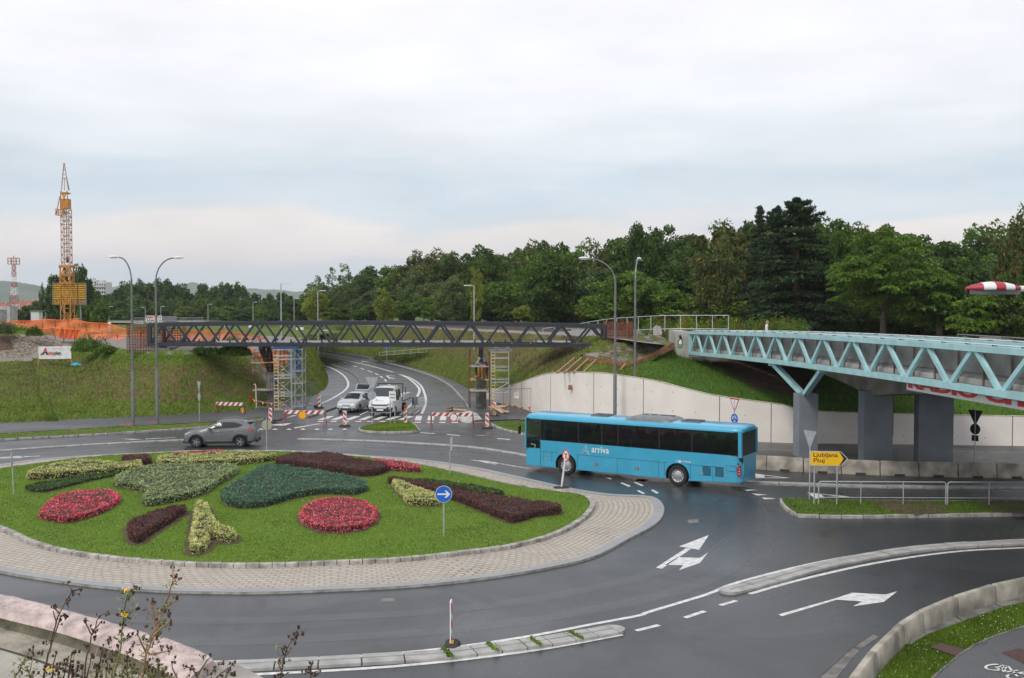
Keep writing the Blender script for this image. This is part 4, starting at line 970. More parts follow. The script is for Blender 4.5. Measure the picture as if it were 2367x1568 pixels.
# ---- parapet at the lower left corner
def parapet():
    zt = 7.4; t = thing('parapet', 'rough pinkish stone coping of a low parapet in the lower left corner', 'parapet', G(250, 1450, zt), world=True)
    far = resamp(cr([G(x, y, zt) for x, y in ((-260, 1318), (-100, 1348), (0, 1370), (128, 1401), (256, 1435), (384, 1473), (480, 1508), (500, 1524))], 6), n=70)
    nr = resamp(cr([G(x, y, zt-.02) for x, y in ((-260, 1360), (-100, 1392), (0, 1420), (128, 1452), (240, 1487), (330, 1520), (400, 1555), (430, 1580))], 6), n=70)
    rows = [[p-Vector((0, 0, .45)) for p in far], [p+Vector((0, 0, -.03)) for p in far]]
    for r in range(1, 12):
        t_ = r/12; rows.append([a.lerp(b, t_)+Vector((0, 0, .012*math.sin(PI*t_)+nz(a.lerp(b, t_)*6, 1.3, .005))) for a, b in zip(far, nr)])
    rows.append([p+Vector((0, 0, -.02)) for p in nr])
    m = MB(); m.grid(rows); m.poly([r[-1] for r in rows]); m.build('coping', 'coping_pink', t, smooth='all')
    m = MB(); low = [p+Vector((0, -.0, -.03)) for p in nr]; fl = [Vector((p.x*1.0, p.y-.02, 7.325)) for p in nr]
    m.grid([[p+Vector((0, 0, -.018)) for p in nr], low, fl]); m.build('inner_face', 'shaded_face', t, smooth='all')  # shade under the coping is put into this face's darker colour
    t2 = thing('terrace_floor', 'worn concrete slab floor behind the low parapet, lower left corner', 'floor', G(100, 1600, 7.33), world=True)
    m = MB(); m.grid([fl, [Vector((p.x-.1, p.y-.13, 7.32)) for p in fl]]); m.build('grit_strip', 'mossy', t2)
    g2 = [Vector((p.x-.1, p.y-.14, 7.32)) for p in fl]; m = MB(); m.grid([g2, [Vector((p.x-.8, p.y-1.9, 7.32)) for p in fl]]); m.build('slab', 'floor_slab', t2)
    m = MB(); m.tube([Vector((p.x-.1, p.y-.135, 7.32)) for p in fl], .006, 5); m.build('joint_line', 'joint', t2)
    t3 = thing('stone_block', 'grey granite end stone at the foot of the pink coping', 'stone', G(560, 1550, 7.35), world=True)
    q = [G(x, y, 7.36) for x, y in ((508, 1528), (530, 1526), (600, 1562), (640, 1590), (500, 1640), (430, 1590), (438, 1553))]
    m = MB(); m.prism(q, (0, 0, -.5)); m.build('stone', 'granite', t3)
parapet()
# ============================================================ vehicles
M('rubber', (.018, .018, .019), .8, .3, 12); M('plastic_black', (.02, .022, .025), .5, .2, 6); M('alloy', (.55, .56, .58), .3, .1, 6, metal=.8); M('hub_grey', (.42, .43, .44), .4, .15, 5, metal=.5)
M('ac_grey', (.17, .18, .19), .45, .15, 3); M('ac_dark', (.14, .15, .16), .45, .15, 3); M('amber', (.75, .18, .02), .3, .1, 3); M('tail_red', (.45, .012, .015), .2, .15, 6, coat=.5); M('lens', (.6, .62, .65), .12, .1, 8, coat=1)
M('seat_cloth', (.035, .04, .055), .9, .2, 6); M('seam', (.01, .07, .11), .6, .1, 4); M('lightblue_cloth', (.35, .5, .6), .8, .1, 5)
M('skin', (.5, .29, .2), .55, .1, 6); M('plate', (.75, .75, .74), .4, .05, 5); M('vent_dark', (.01, .05, .08), .6, .2, 5); M('seam_grey', (.05, .05, .055), .6, .1, 4)
def glassmat(name, tint, tr, rough=.05):
    m, n, l, p = newmat(name); p.inputs['Base Color'].default_value = (*tint, 1); p.inputs['Roughness'].default_value = rough; p.inputs['Specular IOR Level'].default_value = .6
    t = n.new('ShaderNodeBsdfTransparent'); mx = n.new('ShaderNodeMixShader'); mx.inputs[0].default_value = 1-tr; t.inputs[0].default_value = (.8, .86, .86, 1)
    l(t.outputs[0], mx.inputs[1]); l(p.outputs[0], mx.inputs[2]); l(mx.outputs[0], n['Material Output'].inputs[0]); return m
glassmat('bus_glass', (.01, .012, .014), .45, .03); glassmat('bus_glass_clear', (.02, .03, .03), .62); glassmat('car_glass', (.02, .03, .032), .25)
def paintmat(name, c, rough=.25, metal=0.0, coat=.6):
    m, n, l, p = newmat(name); s = n.new('ShaderNodeTexCoord').outputs['Object']
    col = mixc(n, l, 1.0, c, ramp(n, l, noise(n, l, s, 1.3, 6, .65), [(.35, .9), (.7, 1.05)]), 'MULTIPLY')
    l(col, p.inputs['Base Color']); rr = ramp(n, l, noise(n, l, s, 5, 6, .7), [(.3, rough*.8), (.75, rough*1.7)]); l(rr, p.inputs['Roughness'])
    p.inputs['Metallic'].default_value = metal; p.inputs['Coat Weight'].default_value = coat; p.inputs['Coat Roughness'].default_value = .12
    return m
paintmat('bus_blue', (.045, .36, .55), .3); paintmat('suv_grey', (.16, .165, .172), .4, .3, .35); paintmat('silver', (.6, .61, .63), .3, .3); paintmat('truck_white', (.72, .73, .74), .35)
def wheel(parent, c, r, wd, side, spokes=0, hub=.6, name='wheel', n=36):
    """wheel with axis along local y, outer face towards side (+1/-1)"""
    t = MB(); s = side
    t.lathe([(r*.62, -wd/2*s), (r*.9, -wd/2*s), (r*.985, -wd/2*.8*s), (r, -wd/2*.5*s), (r, wd/2*.5*s), (r*.985, wd/2*.8*s), (r*.93, wd/2*s), (r*.64, wd/2*s), (r*.62, wd/2*.85*s), (r*.62, 0)], c, 'Y', n)
    ty = t.build(name, 'rubber', parent, smooth=True)
    m = MB(); yo = wd/2*.86*s; c = Vector(c)
    if spokes:
        m.lathe([(r*.67, yo*.9), (r*.67, yo), (r*.6, yo), (r*.6, yo*.5)], c, 'Y', n)
        m.lathe([(0, yo*1.02), (r*.13, yo*1.0), (r*.15, yo*.8)], c, 'Y', 16)
        for k in range(spokes):
            a = 2*PI*k/spokes
            for da in (-.16, .16):
                p = c+Vector((math.cos(a+da*.5)*r*.1, yo*.9, math.sin(a+da*.5)*r*.1)); q = c+Vector((math.cos(a+da)*r*.64, yo*.9, math.sin(a+da)*r*.64))
                m.beam(p, q, .03, r*.075, up=(0, 1, 0))
        m.build('rim', 'alloy', ty, smooth=True)
        d = MB(); d.lathe([(0, yo*.45), (r*.62, yo*.45)], c, 'Y', 24); d.build('brake_disc', 'plastic_black', ty)
    else:
        m.lathe([(0, yo*1.12), (r*.12, yo*1.15), (r*.2, yo*1.0), (r*.36, yo*.98), (r*.44, yo*.8), (r*.58, yo*.88), (r*.63, yo*1.0), (r*.66, yo*.9)], c, 'Y', n); m.build('rim', 'hub_grey', ty, smooth=True)
        d = MB()
        for k in range(10):
            a = 2*PI*k/10; d.disc(c+Vector((math.cos(a)*r*.5, yo*.84+.004*s, math.sin(a)*r*.5)), r*.052, (0, s, 0), .012, 10)
        d.build('hub_holes', 'plastic_black', ty)
    return ty
# ------------------------------------------------------------ the bus. local: x from front backwards, y towards the camera is negative
def make_bus():
    a = G(1308, 1098); b = G(1566, 1124); d = (b-a).normalized(); o = a-d*2.49
    W = 2.25; L_ = 11.75
    t = thing('bus', 'bright blue single deck coach with white lettering turning out of the roundabout', 'bus', (o.x, o.y, 0), math.atan2(d.y, d.x))
    # in local axes the near (camera) side is y=0 and the body extends to y=+W
    def ring(x, z0, z1, ins, rr=.06, rb=.02):
        y0, y1 = ins, W-ins
        return [Vector((x, y0+rb, z0)), Vector((x, y0, z0+rb)), Vector((x, y0, z1)), Vector((x, y1, z1)), Vector((x, y1, z0+rb)), Vector((x, y1-rb, z0))]
    def zlow(x): return .3+.0*x if x < 9.3 else .3+(x-9.3)*.05
    m = MB(); st_ = [(-.02, .28), (.04, .12), (.14, .05), (.35, .0), (1, 0), (3, 0), (5, 0), (7.6, 0), (9.3, 0), (11.2, 0), (11.55, .04), (11.7, .12), (11.77, .28)]
    m.grid([ring(x, zlow(x), 1.68, i) for x, i in st_], closed=True); m.poly(ring(st_[0][0], .3, 1.68, .28)); m.poly(ring(11.77, zlow(11.85), 1.68, .28))
    body = m.build('lower_body', ['bus_blue', 'plastic_black'], t)
    cut = MB()
    for cx_ in (2.49, 8.61):
        for y in (.0, W): cut.lathe([(0, y-.5), (.6, y-.5), (.6, y+.5), (0, y+.5)], (cx_, 0, .5), 'Y', 40)
    cut.box((.53, .45, 1.5), (.86, 1.4, .52)); cut.box((5.9, W/2, 1.6), (9.9, W-.24, .7))
    co = cut.build('c', 'black'); co.matrix_world = t.matrix_world if False else Matrix.Translation((o.x, o.y, 0)) @ Matrix.Rotation(math.atan2(d.y, d.x), 4, 'Z')
    bpy.context.view_layer.update(); boolcut(body, co)
    for p in body.data.polygons:
        if p.normal.z > .7 and p.center.z > 1 or (p.center.z < 1.1 and abs(p.normal.y) < .9 and .08 < p.center.y < W-.08 and abs(p.normal.z) < .99 and .2 < p.center.x < 11.6 and (abs(p.center.x-2.49) < .62 or abs(p.center.x-8.61) < .62)): p.material_index = 1
    # roof shell
    def roof(x, i, dz=0):
        pr = [(0+i, 2.76), (0+i, 2.84+dz), (.05+i, 2.93+dz), (.16+i, 2.985+dz), (.5+i, 3.02+dz), (W/2, 3.04+dz)]
        return [Vector((x, y, z)) for y, z in pr]+[Vector((x, W-y, z)) for y, z in pr[::-1][1:]]
    m = MB(); m.grid([roof(x, i, dz) for x, i, dz in [(0, .3, -.1), (.05, .14, -.05), (.15, .05, -.015), (.35, 0, 0), (4, 0, 0), (8, 0, 0), (11.3, 0, 0), (11.6, .03, -.01), (11.74, .1, -.05), (11.8, .25, -.12)]], closed=True)
    m.poly(roof(0, .3, -.1)); m.poly(roof(11.8, .25, -.12)); m.build('roof', 'bus_blue', t, smooth=True)
    # front frame strips and rear corner pillars
    m = MB(); m.beam((.07, .06, 1.2), (.1, .06, 2.8), .1, .1); m.beam((.07, W-.06, 1.2), (.1, W-.06, 2.8), .1, .1); m.beam((11.72, .06, 1.6), (11.7, .06, 2.82), .16, .16); m.beam((11.72, W-.06, 1.6), (11.7, W-.06, 2.82), .16, .16); m.build('corner_pillar', 'bus_blue', t)
    # black frames between the panes (both sides)
    m = MB()
    for y in (.035, W-.035):
        m.box((5.9, y, 2.755), (11.5, .05, .06)); m.box((6.35, y, 1.7), (10.65, .05, .06))
        for x in (.99, 3.2, 4.54, 5.43, 7.65, 9.34, 11.63): m.box((x, y, 2.23), (.1, .05, 1.05))
    m.build('window_frames', 'plastic_black', t)
    pz = [(1.04, 3.15), (3.25, 4.49), (4.59, 5.38), (5.48, 7.6), (7.7, 9.29), (9.39, 11.62)]
    for y in (.004, W-.004):
        for x0, x1 in pz:
            m = MB(); m.box(((x0+x1)/2, y+(.006 if y < 1 else -.006), 2.23), (x1-x0+.06, .008, 1.06)); m.build('window', 'bus_glass', t)
    m = MB(); m.box((.53, .01, 2.0), (.86, .008, 1.55)); m.build('driver_window', 'bus_glass_clear', t)
    m = MB(); m.box((.53, W-.01, 2.2), (.86, .008, 1.1)); m.build('door_window', 'bus_glass_clear', t)
    m = MB(); m.grid([[Vector((.12, .2, 1.2)), Vector((.02, W/2, 1.2)), Vector((.12, W-.2, 1.2))], [Vector((.12, .2, 2.8)), Vector((.06, W/2, 2.8)), Vector((.12, W-.2, 2.8))]]); m.build('windscreen', 'bus_glass_clear', t)
    m = MB(); q = [Vector((11.77, .24, 1.35)), Vector((11.77, W-.24, 1.35)), Vector((11.73, W-.27, 2.82)), Vector((11.73, .27, 2.82))]; m.prism(q, (.02, 0, 0)); m.prism([Vector((11.66, .06, 1.45)), Vector((11.78, .24, 1.35)), Vector((11.75, .27, 2.84)), Vector((11.65, .08, 2.84))], (.012, -.01, 0)); m.build('rear_window', 'plastic_black', t)
    m = MB(); m.box((11.72, W/2, 1.2), (.18, W-.5, .9)); m.build('rear_panel', 'bus_blue', t)
    # interior
    m = MB(); m.box((6.2, W/2, 1.3), (10.9, W-.1, .06)); m.build('floor', 'plastic_black', t)
    for k in range(12):
        x = 2.1+k*.78
        for y in (.12, 1.5):
            m = MB(); m.prism([Vector((x, y, 1.35)), Vector((x+.45, y, 1.35)), Vector((x+.62, y, 2.25)), Vector((x+.5, y, 2.32)), Vector((x+.4, y, 1.75)), Vector((x, y, 1.72))], (0, .86, 0)); m.build('seat', 'seat_cloth', t)
    m = MB(); m.box((6.5, W/2, 2.68), (9.8, .9, .1)); m.build('luggage_rack', 'plastic_black', t)
    # panel seams
    m = MB(); y = -.003
    for x, z0, z1 in ((.98, .34, 1.66), (3.16, .34, 1.09), (5.4, .34, 1.09), (7.62, .36, 1.09), (7.93, .36, 1.09), (9.28, .36, 1.09), (10.4, .4, 1.09), (1.66, .6, 1.12)): m.box((x, y, (z0+z1)/2), (.016, .008, z1-z0))
    for x0, x1, z in ((.98, 1.98, 1.1), (3.0, 8.1, 1.09), (9.1, 11.0, 1.09)): m.box(((x0+x1)/2, y, z), (x1-x0, .008, .014))
    m.box((1.15, y, .87), (.012, .008, .45))
    for z in (.95, 1.2): m.box((11.3, y, z), (.5, .008, .012))
    for x in (11.05, 11.55): m.box((x, y, 1.075), (.012, .008, .25))
    m.build('panel_seams', 'seam', t)
    m = MB()
    for cx_ in (2.49, 8.61):
        for k in range(24):
            a0, a1 = PI*k/24, PI*(k+1)/24; r_ = .63
            m.beam((cx_+r_*math.cos(a0), -.006, .5+r_*math.sin(a0)), (cx_+r_*math.cos(a1), -.006, .5+r_*math.sin(a1)), .02, .03, up=(0, 1, 0))
    m.build('wheel_arch_lips', 'bus_blue', t)
    for x, z, s_ in ((1.36, .73, .06), (4.22, .68, .08), (6.48, .68, .08), (7.85, .72, .05), (9.88, .72, .06), (11.05, .72, .06)):
        m = MB(); m.box((x, -.012, z), (s_*1.6, .02, s_)); m.build('side_marker', 'amber', t)
        if s_ > .07 : m = MB(); m.box((x, -.006, z), (s_*2.1, .02, s_*1.5)); m.build('marker_housing', 'plastic_black', t)
    for x in (10.1, 10.72):
        m = MB()
        for k in range(9): m.box((x, -.008, .66+k*.05), (.42, .014, .026))
        m.build('vent_grille', 'vent_dark', t)
    m = MB(); m.prism([Vector((11.58, .02, .75)), Vector((11.72, .1, .75)), Vector((11.72, .1, 1.25)), Vector((11.66, .03, 1.25)), Vector((11.58, .02, 1.1))], (.02, -.03, 0)); m.build('tail_light', 'tail_red', t)
    m = MB()
    for k in range(3): m.box((11.66, .04, .86+k*.11), (.1, .05, .03))
    m.build('tail_light_trim', 'lens', t)
    # roof gear
    m = MB(); rows = []
    for x, s_, z in ((5.55, .55, 3.0), (5.75, .8, 3.12), (6.1, .86, 3.19), (7.7, .86, 3.19), (8.05, .8, 3.12), (8.2, .7, 3.0)):
        rows.append([Vector((x, W/2-s_-.1, 2.98)), Vector((x, W/2-s_-.06, (z+2.98)/2)), Vector((x, W/2-s_+.1, z)), Vector((x, W/2+s_-.1, z)), Vector((x, W/2+s_+.06, (z+2.98)/2)), Vector((x, W/2+s_+.1, 2.98))])
    m.grid(rows); m.poly(rows[0]); m.poly(rows[-1]); m.build('air_conditioner', 'ac_grey', t)
    m = MB()
    for x in (6.25, 6.75, 7.25, 7.65): m.box((x, W/2+.35, 3.2), (.3, .16, .02))
    m.build('air_conditioner_slots', 'plastic_black', t)
    for x in (4.0, 8.95):
        m = MB(); m.box((x, W/2, 3.06), (.95, .75, .07)); m.build('roof_hatch', 'ac_dark', t); m = MB(); m.box((x, W/2, 3.1), (.8, .6, .02)); m.build('hatch_glass', 'plastic_black', t)
    # mirrors, driver
    m = MB(); m.tube([(.1, .05, 2.7), (-.18, -.12, 2.65), (-.2, -.16, 2.4)], .02, 6); m.box((-.2, -.16, 2.15), (.08, .18, .42)); m.build('mirror', 'plastic_black', t)
    m = MB(); m.tube([(.1, W-.05, 2.7), (-.22, W-.05, 2.65), (-.24, W-.05, 2.4)], .02, 6); m.box((-.24, W-.05, 2.15), (.08, .18, .42)); m.build('mirror', 'plastic_black', t)
    m = MB(); m.box((1.15, .55, 1.75), (.12, .5, .8)); m.build('driver_seat', 'seat_cloth', t)
    m = MB(); m.box((.32, .55, 1.45), (.3, .9, .3)); m.tube([Vector((.55+.1*math.cos(a), .5+.21*math.sin(a), 1.72+.1*math.cos(a))) for a in [k*PI/8 for k in range(17)]], .02, 6); m.build('dashboard', 'plastic_black', t)
    wp = [wheel(t, (2.49, .16, .5), .5, .3, -1), wheel(t, (8.61, .16, .5), .5, .3, -1), wheel(t, (2.49, W-.16, .5), .5, .3, 1), wheel(t, (8.61, W-.16, .5), .5, .3, 1)]
    m = MB(); m.box((5.9, W/2, .5), (10, W-.7, .3)); m.build('chassis', 'plastic_black', t)
    text('arriva', 'lettering', 'white', t, (3.97, -.004, 1.27), (1, 0, 0), (0, 0, 1), width=.98, height=.32, ext=.008, bold=.012)
    # emblem: woven letter A of three ribbons
    m = MB(); c = Vector((3.63, -.012, 1.38))
    P = lambda x, z: c+Vector((x, 0, z))
    for q in (([-.2, -.18], [-.02, .24]), ([-.12, -.18], [.06, .18]), ([.2, -.24], [.03, .24]), ([.11, -.2], [-.05, .16]), ([-.2, -.18], [.14, .0]), ([-.17, -.08], [.1, .08]), ([.17, -.13], [-.12, -.02]), ([-.06, .2], [.04, .24]), ([-.2, -.2], [-.1, -.16]), ([.1, -.22], [.2, -.24])):
        m.beam(P(*q[0]), P(*q[1]), .006, .026, up=(0, 1, 0))
    m.build('emblem', 'white', t)
    m = MB(); m.box((8.72, -.01, 1.2), (.16, .004, .1)); m.build('badge', 'white', t); text('company', 'small_lettering', 'white', t, (8.85, -.004, 1.15), (1, 0, 0), (0, 0, 1), width=.46, height=.1, ext=.008, bold=.01); text('a', 'small_lettering', 'white', t, (8.53, -.004, 1.17), (1, 0, 0), (0, 0, 1), height=.07, ext=.008)
    m = MB(); m.beam((.42, -.004, 1.45), (.68, -.004, 1.42), .01, .07, up=(0, 1, 0)); m.beam((.66, -.004, 1.42), (.66, -.004, 1.26), .01, .07, up=(0, 1, 0)); m.build('driver_window_sticker', 'white', t)
    return t
BUS = make_bus()
# ------------------------------------------------------------ car bodies as lofted sections
def car_body(t, S, paintn, wheels, wr, wy, glassn='car_glass', arch=.06, trim=None):
    """S: stations (x, zbottom, zbelt, ztop, wlow, wbelt, wtop). x from nose backwards, centre y=0."""
    def ringf(s):
        x, zb, zs, zt, wl, ws, wt = s
        h = zs-zb; g = zt-zs
        r = [(0, zb), (wl*.85, zb), (wl, zb+.1), (ws*1.0, zb+h*.5), (ws*.99, zb+h*.8), (ws*.94, zs)]
        r += [(ws*.94+(wt-ws*.94)*.5, zs+g*.5+.0), (wt, zs+g*.86), (wt*.9, zs+g*.97), (wt*.5, zt+.012*(g > .2)), (0, zt+.02)]
        return r
    rows = []
    for s in S:
        r = ringf(s); rows.append([Vector((s[0], -y, z)) for y, z in r]+[Vector((s[0], y, z)) for y, z in r[::-1][1:-1]])
    m = MB(); m.grid(rows, closed=True); m.poly(rows[0]); m.poly(rows[-1]); o = m.build('body', [paintn, 'plastic_black'], t)
    c = MB()
    for x in wheels:
        for s_ in (-1, 1): c.lathe([(0, wy*s_-.22), (wr+arch, wy*s_-.22), (wr+arch, wy*s_+.4*1), (0, wy*s_+.4)] if s_ > 0 else [(0, wy*s_+.22), (wr+arch, wy*s_+.22), (wr+arch, wy*s_-.4), (0, wy*s_-.4)], (x, 0, wr), 'Y', 32)
    co = c.build('c', 'black'); co.matrix_world = t.matrix_world.copy(); bpy.context.view_layer.update(); co.matrix_world = t.matrix_world.copy(); bpy.context.view_layer.update()
    boolcut(o, co)
    for p in o.data.polygons:
        for x in wheels:
            if math.hypot(p.center.x-x, p.center.z-wr) < wr+arch+.03 and abs(p.normal.y) < .5 and abs(p.center.y) < wy+.2 and p.center.z < wr*2+arch: p.material_index = 1
            if math.hypot(p.center.x-x, p.center.z-wr) < wr+arch*.9 and p.center.z < wr*2: p.material_index = 1
    o.data.polygons.foreach_set('use_smooth', [True]*len(o.data.polygons)); o.data.set_sharp_from_angle(angle=rad(32))
    def sidey(x, z):
        for a, b in zip(S, S[1:]):
            if a[0] <= x <= b[0]:
                f = (x-a[0])/(b[0]-a[0]); s = [p*(1-f)+q*f for p, q in zip(a, b)]; r = ringf(s)[2:9]
                for (y0, z0), (y1, z1) in zip(r, r[1:]):
                    if min(z0, z1) <= z <= max(z0, z1): return y0+(y1-y0)*((z-z0)/((z1-z0) or 1))
                return r[-1][0] if z > r[-1][1] else r[0][0]
        return S[0][4]
    def topz(x, fy=0):
        for a, b in zip(S, S[1:]):
            if a[0] <= x <= b[0]:
                f = (x-a[0])/(b[0]-a[0]); s = [p*(1-f)+q*f for p, q in zip(a, b)]; return s[3]+.02, s[6]
        return S[0][3], S[0][6]
    return o, sidey, topz
def sidepanel(t, name, matn, pts, sidey, sides=(-1, 1), out=.012):
    for s_ in sides:
        P = resamp([Vector((x, 0, z)) for x, z in pts], .12, closed=True); P = [Vector((p.x, s_*(sidey(p.x, p.z)+out), p.z)) for p in P]
        m = MB(); c = sum(P, Vector())/len(P); c.y = s_*(sidey(c.x, c.z)+out); n = len(P)
        R1 = [Vector((c.x+(p.x-c.x)*.5, s_*(sidey(c.x+(p.x-c.x)*.5, c.z+(p.z-c.z)*.5)+out), c.z+(p.z-c.z)*.5)) for p in P]
        m.grid([P, R1], closed=True); m.add(R1+[c], [(i, (i+1) % n, n) for i in range(n)]); m.build(name, matn, t)
def toppanel(t, name, matn, x0, x1, topz, f0=.86, f1=.86, out=.012, n=5):
    m = MB(); rows = []
    for i in range(n+1):
        x = x0+(x1-x0)*i/n; z, w_ = topz(x); f = f0+(f1-f0)*i/n
        rows.append([Vector((x, -w_*f, z+out-.035)), Vector((x, -w_*f*.5, z+out)), Vector((x, 0, z+out+.004)), Vector((x, w_*f*.5, z+out)), Vector((x, w_*f, z+out-.035))])
    m.grid(rows); return m.build(name, matn, t, smooth='all')
def make_suv():
    a = G(453.3, 1035.6); b = G(554.6, 1034.8); d = (b-a).normalized(); n_ = Vector((-d.y, d.x, 0)); W = .9
    org = a-d*.8+n_*W
    t = thing('car', 'grey compact estate SUV with black wheel arches driving left behind the flower island', 'car', (org.x, org.y, 0), math.atan2(d.y, d.x))
    bpy.context.view_layer.update()
    S = [(0, .36, .68, .72, .5, .55, .4), (.06, .27, .76, .84, .72, .76, .6), (.25, .24, .88, .96, .84, .86, .68), (.8, .24, .99, 1.06, .88, .9, .72), (1.18, .24, 1.05, 1.14, .88, .91, .74), (1.5, .24, 1.1, 1.3, .88, .91, .7), (1.95, .24, 1.13, 1.53, .88, .91, .66), (2.3, .24, 1.15, 1.61, .88, .91, .65), (2.9, .24, 1.18, 1.63, .88, .91, .65), (3.5, .24, 1.21, 1.57, .88, .9, .63), (3.88, .26, 1.24, 1.47, .87, .88, .6), (4.15, .3, 1.18, 1.28, .84, .86, .62), (4.3, .36, 1.05, 1.12, .8, .83, .66), (4.38, .42, .8, .9, .74, .78, .62), (4.4, .5, .68, .74, .66, .7, .55)]
    o, sy, tz = car_body(t, S, 'suv_grey', (.8, 3.42), .34, .8)
    sidepanel(t, 'side_window', 'car_glass', [(1.62, 1.12), (1.8, 1.33), (2.1, 1.47), (2.28, 1.5), (2.3, 1.17)], sy)
    sidepanel(t, 'side_window', 'car_glass', [(2.36, 1.18), (2.36, 1.51), (2.9, 1.51), (3.35, 1.42), (3.55, 1.34), (3.3, 1.25), (3.1, 1.215)], sy)
    sidepanel(t, 'window_trim', 'plastic_black', [(1.5, 1.09), (1.75, 1.34), (2.06, 1.505), (2.5, 1.545), (2.95, 1.54), (3.4, 1.45), (3.64, 1.34), (3.35, 1.22), (2.9, 1.18)], sy, out=.006)
    toppanel(t, 'windscreen', 'car_glass', 1.2, 1.98, tz, .9, .95); toppanel(t, 'rear_window', 'car_glass', 3.93, 4.24, tz, .95, .9)
    m = MB()
    for s_ in (-1, 1): m.tube([Vector((x, s_*.6, tz(x)[0]+z)) for x, z in ((2.0, 0), (2.15, .05), (2.9, .06), (3.45, .05), (3.6, 0))], .022, 6)
    m.build('roof_rail', 'ac_grey', t)
    sidepanel(t, 'sill_cladding', 'plastic_black', [(1.2, .26), (1.2, .38), (3.0, .38), (3.0, .26)], sy, out=.02)
    sidepanel(t, 'sill_strip', 'alloy', [(1.3, .42), (1.3, .445), (2.95, .45), (2.95, .425)], sy, out=.02)
    for x in (.8, 3.42):
        for s_ in (-1, 1):
            m = MB(); rows = [[], []]
            for k in range(21):
                an = -.12+ (PI+.24)*k/20
                for r_, i in ((.4, 0), (.49, 1)): z = .34+r_*math.sin(an); rows[i].append(Vector((x+r_*math.cos(an), s_*(sy(min(4.36, max(.03, x+r_*math.cos(an))), max(.3, z))+.018), z)))
            m.grid(rows); m.build('wheel_arch_trim', 'plastic_black', t)
            wheel(t, (x, s_*.8, .34), .34, .22, s_, 5)
    sidepanel(t, 'headlight', 'lens', [(.08, .78), (.4, .9), (.5, .95), (.2, .88)], sy); sidepanel(t, 'tail_light', 'tail_red', [(3.88, 1.04), (4.05, 1.12), (4.32, 1.07), (4.3, .98), (4.0, 1.0)], sy, out=.02)
    m = MB(); m.box((.0, 0, .55), (.06, 1.0, .3)); m.box((.06, -.6, .42), (.06, .2, .12)); m.box((.06, .6, .42), (.06, .2, .12)); m.build('grille', 'plastic_black', t)
    m = MB(); m.box((.0, 0, .33), (.1, 1.3, .1)); m.box((4.36, 0, .36), (.12, 1.35, .16)); m.box((2.2, 0, .26), (3.6, 1.5, .08)); m.build('underbody', 'plastic_black', t)
    for s_ in (-1, 1):
        m = MB(); m.box((1.62, s_*1.0, 1.14), (.16, .2, .13)); m.build('door_mirror', 'suv_grey', t); m = MB(); m.beam((1.64, s_*.85, 1.08), (1.62, s_*.98, 1.1), .06, .04); m.build('mirror_foot', 'plastic_black', t)
    for x in (2.02, 3.05): sidepanel(t, 'door_handle', 'alloy', [(x, .98), (x+.2, .99), (x+.2, 1.02), (x, 1.01)], sy, out=.03)
    for x in (2.33,): sidepanel(t, 'door_seam', 'seam_grey', [(x, .45), (x+.012, .45), (x+.03, 1.16), (x+.018, 1.16)], sy, out=.008)
    sidepanel(t, 'door_seam', 'seam_grey', [(1.34, .45), (1.352, .45), (1.5, 1.06), (1.488, 1.06)], sy, out=.008); sidepanel(t, 'crease', 'seam_grey', [(1.3, .905), (3.8, 1.02), (3.8, 1.008), (1.3, .893)], sy, out=.006)
    m = MB(); m.box((4.4, 0, .95), (.02, .5, .12)); m.build('number_plate', 'plate', t)
    m = MB(); m.box((3.95, 0, 1.52), (.25, 1.1, .03)); m.build('roof_spoiler', 'suv_grey', t)
make_suv()
